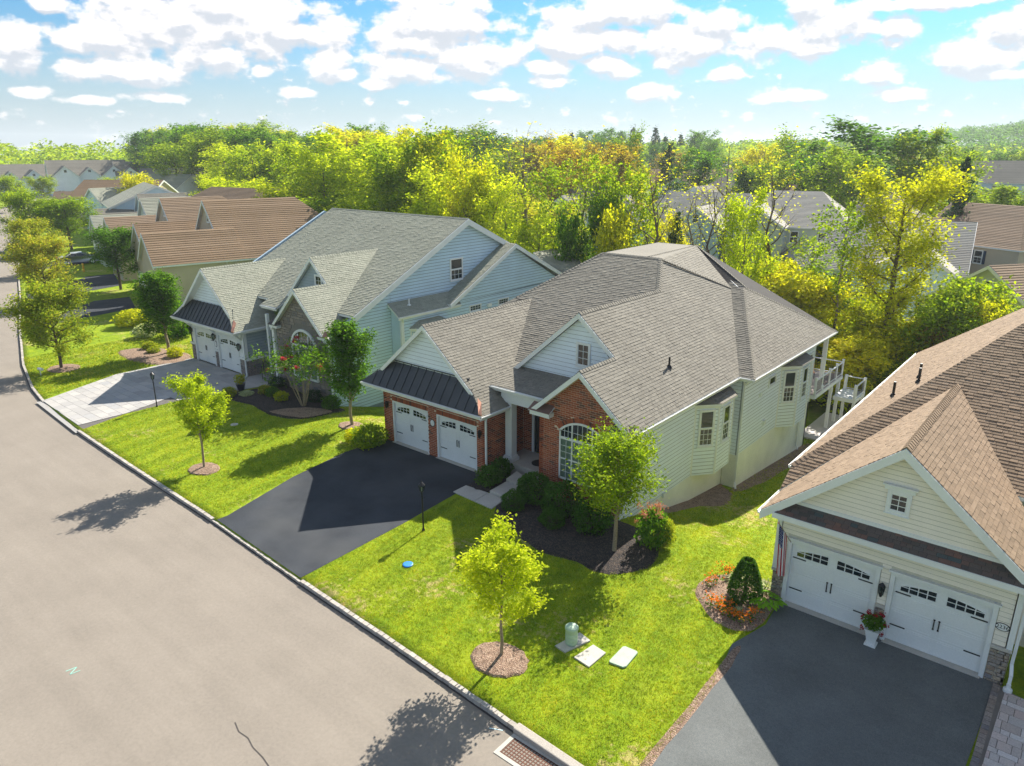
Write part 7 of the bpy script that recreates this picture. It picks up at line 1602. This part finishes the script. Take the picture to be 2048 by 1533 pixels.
# a snapped trunk with a few stubs, leaning
rng = np.random.default_rng(9); segs = []; p = np.array([0., 0, 0]); d = np.array([.10, .0, 1.])
for q in range(9): d = d+rng.normal(0, .05, 3); d /= np.linalg.norm(d); p2 = p+d*2.0; segs.append((p, p2, .3-.03*q, .27-.03*q)); p = p2
for k, (t, a, L) in enumerate([(.35, 2.6, 5.5), (.42, .4, 4.5), (.55, 3.4, 4), (.62, 1.2, 3.5), (.75, 5, 2.5), (.85, 2, 2)]):
    b = segs[int(t*9)][0]; dd = np.array([math.cos(a), math.sin(a), .75]); e = b+dd*L*.5; e2 = e+(dd+rng.normal(0, .3, 3))*L*.5; segs += [(b, e, .1, .06), (e, e2, .06, .02)]
PROTO['dead'] = (seg_mesh('trunk', segs, M['bark_grey'], 8), None, 18, 4)
TREES = [
(-59.5, 37.8, -3.6, 19.4, 8.2, 'green'),
(-53.0, 36.2, -3.6, 18.9, 7.0, 'green'),
(-52.1, 39.8, -3.6, 21.0, 13.5, 'yellowgreen'),
(-42.0, 36.9, -3.6, 19.4, 7.7, 'yellowgreen'),
(-37.2, 35.8, -3.6, 20.6, 7.4, 'green'),
(-59.1, 33.8, -3.6, 14.6, 8.0, 'yellowgreen'),
(-79.3, 40.0, -3.6, 14.4, 11.3, 'yellowgreen'),
(-35.3, 38.6, -3.6, 20.8, 7.4, 'yellow'),
(-31.6, 38.2, -3.6, 22.2, 6.6, 'sparse'),
(-38.1, 31.7, -3.6, 14.9, 7.8, 'yellowgreen'),
(-35.5, 35.4, -3.6, 17.3, 7.3, 'green'),
(-27.6, 32.3, -3.6, 17.4, 6.1, 'green'),
(-46.7, 31.1, -3.6, 13.8, 7.7, 'green'),
(-22.0, 30.3, -3.6, 18.9, 4.6, 'yellow'),
(-19.6, 31.6, -3.6, 17.5, 5.6, 'green'),
(-22.1, 32.1, -3.6, 15.5, 5.2, 'brush'),
(-24.7, 38.7, -3.6, 13.1, 5.7, 'green'),
(-32.4, 38.6, -3.6, 13.3, 6.7, 'yellow'),
(-28.9, 31.3, -3.6, 14.1, 6.1, 'yellowgreen'),
(-36.2, 32.7, -3.6, 11.8, 6.6, 'yellow'),
(-48.3, 36.5, -3.6, 11.0, 7.4, 'yellowgreen'),
(-20.8, 37.8, -3.6, 22.7, 9.3, 'bare'),
(-28.0, 39.3, -3.6, 22.8, 5.9, 'bare'),
(-24.7, 39.6, -3.6, 22.2, 5.7, 'bare'),
(-22.2, 30.0, -3.6, 17.5, 5.7, 'bare'),
(-15.8, 36.3, -3.6, 18.9, 4.2, 'sparse'),
(-12.6, 37.1, -3.6, 21.2, 4.1, 'bare'),
(-9.8, 35.1, -3.6, 19.5, 3.4, 'sparse'),
(-1.7, 31.1, -3.6, 20.6, 5.7, 'bare'),
(-5.7, 34.7, -3.6, 17.0, 6.6, 'green'),
(-7.2, 32.7, -3.6, 14.6, 4.2, 'brush'),
(-4.9, 30.7, -3.6, 13.9, 4.9, 'brush'),
(-14.5, 32.6, -3.6, 12.9, 5.4, 'yellowgreen'),
(-9.7, 30.9, -3.6, 13.3, 4.2, 'brush'),
(-4.3, 39.6, -3.6, 13.0, 4.5, 'yellow'),
(-3.3, 39.2, -3.6, 13.1, 2.9, 'cedar'),
(3.4, 35.1, -3.6, 20.6, 4.9, 'dead'),
(5.6, 34.0, -3.6, 15.8, 4.8, 'yellowgreen'),
(-0.2, 36.2, -3.6, 17.6, 4.6, 'bare'),
(2.6, 34.2, -3.6, 19.2, 5.3, 'bare'),
(5.9, 38.1, -3.6, 20.8, 2.7, 'bare'),
(2.5, 43.2, -3.6, 11.3, 5.4, 'yellowgreen'),
(6.9, 38.8, -3.6, 9.8, 6.9, 'yellow'),
(9.1, 37.4, -3.6, 9.2, 6.6, 'yellow'),
(8.7, 41.4, -3.6, 12.5, 3.3, 'sparse'),
(12.4, 37.1, -3.6, 15.9, 4.8, 'sparse'),
(11.0, 38.2, -3.6, 8.7, 4.9, 'brush'),
(6.0, 34.7, -3.6, 8.6, 4.8, 'yellow'),
(5.1, 43.5, -3.6, 5.9, 5.9, 'brush'),
(16.0, 38.0, -3.6, 17.6, 6.6, 'bigyellow'),
(14.0, 41.0, -3.6, 12.3, 3.7, 'bare'),
(18.5, 39.7, -3.6, 10.1, 4.0, 'bare'),
(21.3, 39.7, -3.6, 9.6, 5.8, 'yellowgreen'),
(13.6, 40.0, -3.6, 5.3, 5.0, 'yellowgreen'),
(17.1, 37.8, -3.6, 6.2, 5.2, 'yellow'),
(19.4, 38.0, -3.6, 6.5, 3.9, 'red'),
(11.8, 42.3, -3.6, 5.5, 4.7, 'brush'),
(14.9, 39.9, -3.6, 8.0, 4.5, 'yellowgreen'),
(20.3, 37.1, -3.6, 8.3, 5.1, 'yellowgreen'),
(22.8, 38.1, -3.6, 8.5, 3.9, 'yellow'),
(11.5, 36.6, -3.6, 5.2, 4.3, 'brush'),
(15.5, 38.4, -3.6, 3.5, 4.8, 'brush'),
(17.7, 39.4, -3.6, 4.0, 4.4, 'yellow'),
(-9.0, 120.6, -3.6, 23.5, 21.6, 'green'),
(-6.9, 100.4, -3.6, 19.7, 9.8, 'green'),
(-12.6, 109.2, -3.6, 18.9, 8.6, 'green'),
(-26.5, 136.2, -3.6, 22.4, 10.5, 'yellowgreen'),
(-0.5, 122.6, -3.6, 22.2, 8.2, 'yellowgreen'),
(4.2, 123.5, -3.6, 19.7, 9.3, 'yellowgreen'),
(11.7, 89.2, -3.6, 17.7, 4.7, 'spruce'),
(11.5, 106.4, -3.6, 14.8, 11, 'green'),
(15.4, 107.0, -3.6, 14.2, 10, 'green'),
(-27.5, 114.4, -3.6, 16.3, 6.2, 'green'),
(-24.3, 115.7, -3.6, 17.2, 10.3, 'green'),
(-40.0, 152.5, -3.6, 20.1, 9.1, 'yellow'),
(-54.5, 157.2, -3.6, 17.8, 12.3, 'green'),
(-44.8, 128.6, -3.6, 19.0, 10.5, 'green'),
(-49.4, 103.3, -3.6, 19.9, 9.3, 'orange'),
(-59.8, 108.5, -3.6, 20.0, 8.8, 'orange'),
(-59.0, 96.8, -3.6, 20.8, 8.2, 'orange'),
(-68.4, 138.5, -3.6, 23.6, 7.8, 'green'),
(-55.2, 134.5, -3.6, 20.1, 7.4, 'spruce'),
(-95.6, 58.7, -3.6, 20.1, 10.3, 'green'),
(-98.5, 54.1, -3.6, 18.9, 10.3, 'yellowgreen'),
(-118.5, 59.6, -3.6, 20.1, 10.5, 'yellowgreen'),
(-85.0, 37.4, -3.6, 15.0, 5.4, 'green'),
(-126.2, 44.3, 0, 10.8, 7.0, 'yellow')
]
LEAF = {'green': 'lf_green', 'yellowgreen': 'lf_yg', 'yellow': 'lf_y', 'orange': 'lf_orange', 'red': 'lf_orange', 'brush': 'lf_yg', 'sparse': 'lf_yg', 'bare': 'lf_y', 'dead': None, 'cedar': 'lf_dark', 'spruce': 'lf_dark', 'bigyellow': 'lf_y'}
KINDW = {'green': 'green tree', 'yellowgreen': 'yellow-green tree', 'yellow': 'golden leaved tree', 'orange': 'orange tinged tree', 'red': 'orange-red tree', 'brush': 'bushy tree', 'sparse': 'sparse leaved tree', 'bare': 'nearly bare forking tree', 'dead': 'dead snapped grey trunk', 'cedar': 'narrow dark cedar', 'spruce': 'pointed dark spruce', 'bigyellow': 'bright yellow tree'}
LAND = [(-1e9, 'beyond the brown roof'), (-38, 'beyond the green-grey roof'), (-27, 'beyond the green-grey ridge'), (-16, 'beyond the pale blue gables'), (-8, 'beyond the low sun room roof'), (-1, 'beyond the grey roof ridge'), (6, 'beyond the grey roof slope'), (12, 'beyond the white deck'), (17, 'beyond the tan roof'), (22, 'right beyond the tan roof')]
SIZEW = [(8, 'lowest'), (11, 'low'), (14, 'middling'), (17.5, 'tall'), (99, 'very tall')]
rw = random.Random(12); used = {}; glabel = {}
def tree_label(kind, x, y, h, w):
    land = [l for a, l in LAND if x >= a][-1]; sz = next(s for a, s in SIZEW if h <= a); dep = 'first rank' if y < 33 else ('second rank' if y < 45 else ('third rank' if y < 95 else 'far back'))
    return '%s %s %s, %s' % (sz, KINDW[kind], land, dep)
def wood(kind, x, y, g, h, w):
    proto = {'green': ('wood_a', 'wood_b', 'wood_c'), 'yellowgreen': ('wood_b', 'wood_a', 'wood_c'), 'yellow': ('wood_a', 'wood_c', 'wood_b'), 'orange': ('wood_c', 'wood_a'), 'red': ('brush',), 'brush': ('brush',), 'sparse': ('sparse',), 'bare': ('bare', 'bare2'), 'dead': ('dead',), 'cedar': ('spruce',), 'spruce': ('spruce',), 'bigyellow': ('bigyellow',)}[kind]
    pr = rw.choice(proto)
    if h < 11 and kind in ('yellow', 'yellowgreen', 'green'): pr = 'brush'
    lf = LEAF[kind]
    if kind == 'yellowgreen': lf = rw.choice(['lf_yg', 'lf_lime', 'lf_lime'])
    if kind == 'green': lf = rw.choice(['lf_green', 'lf_yg'])
    if kind == 'brush': lf = rw.choice(['lf_yg', 'lf_lime', 'lf_y', 'lf_lime', 'lf_green'])
    lb = tree_label(kind, x, y, h, w); grp = None
    used.setdefault(lb, []).append(1)
    ww = w*1.15 if kind not in ('bare', 'sparse') else max(w, h*.32)
    t = put_tree(pr, lb, (x, y, float(ground_z(x, y))-.1), h, ww, lf, rw.uniform(0, 6.28))
    glabel.setdefault(lb, []).append(t); return t
for i, (x, y, g, h, w, kind) in enumerate(TREES):
    h = g+h-float(ground_z(x, y))+.1
    if kind == 'green' and 60 < y < 112 and x > -30: h *= .97
    if kind == 'green' and y < 60 and i % 3: kind = 'yellowgreen'
    if kind in ('bare', 'sparse', 'dead'): h *= .94
    if -14 < x < 9 and y < 60 and kind in ('yellowgreen', 'brush', 'yellow'): w *= .8
    wood(kind, x, y, g, h, w)
# the wood's edge, filled between the trees above with younger growth (near rank first)
for i in range(46):
    x = rw.uniform(-30, 27); y = rw.uniform(30, 47)+(max(0, -x-8)*.12)
    if x > -12: y = 30+(y-30)*.55+(2.5 if x > 6 else 0)
    if 12.5 < x < 18.5 and y < 32: continue
    kind = rw.choice(['brush', 'brush', 'yellowgreen', 'yellow', 'yellow', 'brush', 'sparse'])
    hh = rw.uniform(3, 5.8) if x > -12 else rw.uniform(6, 9.5)
    wood(kind, round(x, 1), round(y, 1), 0, hh, rw.uniform(4.2, 6.5))
for i in range(30):
    x = rw.uniform(-78, -36); y = rw.uniform(42, 60)-x*.25
    wood(rw.choice(['green', 'yellowgreen', 'yellowgreen', 'yellow', 'yellowgreen']), round(x, 1), round(y, 1), 0, rw.uniform(9, 12), rw.uniform(8, 11))
for i in range(34):   # between and behind the houses of the estate
    x = rw.uniform(-48, 28); y = rw.uniform(125, 178)
    if any((x-a)**2+(y-b)**2 < 13**2 for a, b in ((-14, 110), (-32, 123), (-54, 146), (-53, 101))): continue
    wood(rw.choice(['green', 'yellowgreen', 'green', 'orange', 'spruce']), round(x, 1), round(y, 1), 0, rw.uniform(8, 11), rw.uniform(8, 12))
def far_rank(n, az0, az1, d0, d1, h0, h1, kinds, where, step=0):
    for i in range(n):
        a = R(az0+(az1-az0)*(i+rw.uniform(-.4, .4))/n); D = rw.uniform(d0, d1); x = 29.3+D*math.sin(a); y = -24.4+D*math.cos(a)
        if (y-float(curb(x))) < 26 and x > -330 and x < -100: continue
        k = rw.choice(kinds); h = rw.uniform(h0, h1); t = put_tree({'green': 'wood_a', 'yellowgreen': 'wood_c', 'yellow': 'wood_b', 'orange': 'wood_a', 'spruce': 'spruce'}[k], None, (x, y, float(ground_z(x, y))-.2), h, h*rw.uniform(.62, .85) if k != 'spruce' else h*.42, LEAF[k], rw.uniform(0, 6.28))
        lb = '%s %s' % (KINDW[k], where); t['label'] = lb; glabel.setdefault(lb, []).append(t)
far_rank(44, -80, -56, 285, 330, 20, 26, ['green', 'yellowgreen', 'yellow', 'green'], 'in the wood beyond the far left houses')
far_rank(24, -64, -49, 195, 270, 18, 23, ['green', 'yellowgreen', 'green'], 'in the wood behind the wide brown roof')
far_rank(26, -52, -33, 170, 240, 16, 22, ['green', 'yellowgreen', 'orange', 'yellow'], 'in the wood behind the tall bare trees')
far_rank(30, -42, -4, 250, 330, 15, 20, ['green', 'yellowgreen', 'spruce', 'orange', 'green'], 'on the skyline beyond the estate')
far_rank(22, -24, -4, 205, 290, 12, 17, ['green', 'yellowgreen', 'yellow'], 'at the foot of the wooded hill')
far_rank(14, -38, -24, 330, 420, 20, 25, ['spruce', 'spruce', 'green'], 'in the dark skyline row of conifers')
# labels that more than one tree bears mark them as members of one group
for lb, ts in glabel.items():
    if 1 < len(ts) < 6:
        ts.sort(key=lambda t: math.atan2(t.location.x-29.3, t.location.y+24.4)); nm = {2: ('left of two', 'right of two'), 3: ('left of three', 'middle of three', 'right of three'), 4: ('leftmost of four', 'second of four', 'third of four', 'rightmost of four'), 5: ('leftmost of five', 'second of five', 'third of five', 'fourth of five', 'rightmost of five')}[len(ts)]
        for t, q in zip(ts, nm): t['label'] = lb+', '+q
    elif len(ts) > 1:
        for t in ts: t['group'] = 'trees: '+lb
# undergrowth on the wood's floor and the forest on the hill: nobody could count it
rng = np.random.default_rng(21); n = 34000
x = rng.uniform(-42, 34, n); y = rng.uniform(27.5, 62, n)+np.clip(-x-8, 0, 40)*.12; ok = ~((x > 10) & (x < 18.2) & (y < 30.2)) & ~((x < -4) & (y < 31+0*x) & (x > -26)) & ~((x > 17) & (y > 44) & (y < 61)); x = x[ok]; y = y[ok]
cl = .5+.5*np.sin(x*.7+1.3*np.sin(y*.5))*np.cos(y*.6+x*.2); z = ground_z(x, y)+rng.random(len(x))*(.3+2.4*cl)
V_, F_ = leaves_at(np.stack([x, y, z], 1), .38, rng); o = add_obj('undergrowth', np_mesh('undergrowth', V_, F_, M['lf_lime'])); tag(o, kind='stuff')
def forest(name, n, fx, fy, hfun, cs, m, mat, seed):
    rng = np.random.default_rng(seed); x, y = fx(rng, n), fy(rng, n); keep = hfun(x, y); x, y = x[keep], y[keep]; n = len(x); H_ = rng.uniform(13, 20, n); Rr_ = rng.uniform(4.5, 7.5, n); z = ground_z(x, y)
    a = rng.uniform(0, 6.283, (n, m)); c = rng.uniform(-.35, 1, (n, m)); s = np.sqrt(1-c*c); rr_ = rng.uniform(.75, 1.05, (n, m))
    P = np.stack([x[:, None]+Rr_[:, None]*s*np.cos(a)*rr_, y[:, None]+Rr_[:, None]*s*np.sin(a)*rr_, z[:, None]+H_[:, None]*.62+H_[:, None]*.4*c*rr_], 2).reshape(-1, 3)
    V_, F_ = leaves_at(P, cs, rng, 1.); return tag(add_obj(name, np_mesh(name, V_, F_, mat)), kind='stuff')
cone = lambda x, y: (np.degrees(np.arctan2(x-29, y+24)) > -84) & (np.degrees(np.arctan2(x-29, y+24)) < 6)
forest('hill_forest', 2600, lambda r, n: r.uniform(-380, 330, n), lambda r, n: r.uniform(480, 960, n), lambda x, y: cone(x, y) & (x > -330+.1*y), 1.5, 80, M['lf_green'], 5)
forest('far_forest', 2300, lambda r, n: r.uniform(-900, 150, n), lambda r, n: r.uniform(60, 560, n), lambda x, y: cone(x, y) & (np.hypot(x-29, y+24) > 345) & (np.hypot(x-29, y+24) < 640), 1.6, 75, M['lf_yg'], 6)
# ------------------------------------------------------------------ summer haze over the far wood and the hill
hm, hnt, hbs, hout = nodes('haze'); hnt.nodes.remove(hbs); pv = hnt.nodes.new('ShaderNodeVolumePrincipled')
pv.inputs['Color'].default_value = (.86, .93, 1., 1); pv.inputs['Density'].default_value = .00026; pv.inputs['Anisotropy'].default_value = .2
link(hnt, pv.outputs[0], hout.inputs['Volume'])
mb = MB(); mb.box(-3200, 2800, -1300, 4900, -9, 75); mb.f = [f[::-1] for f in mb.f]; hz_ = mb.build('haze', hm); hz_['kind'] = 'stuff'
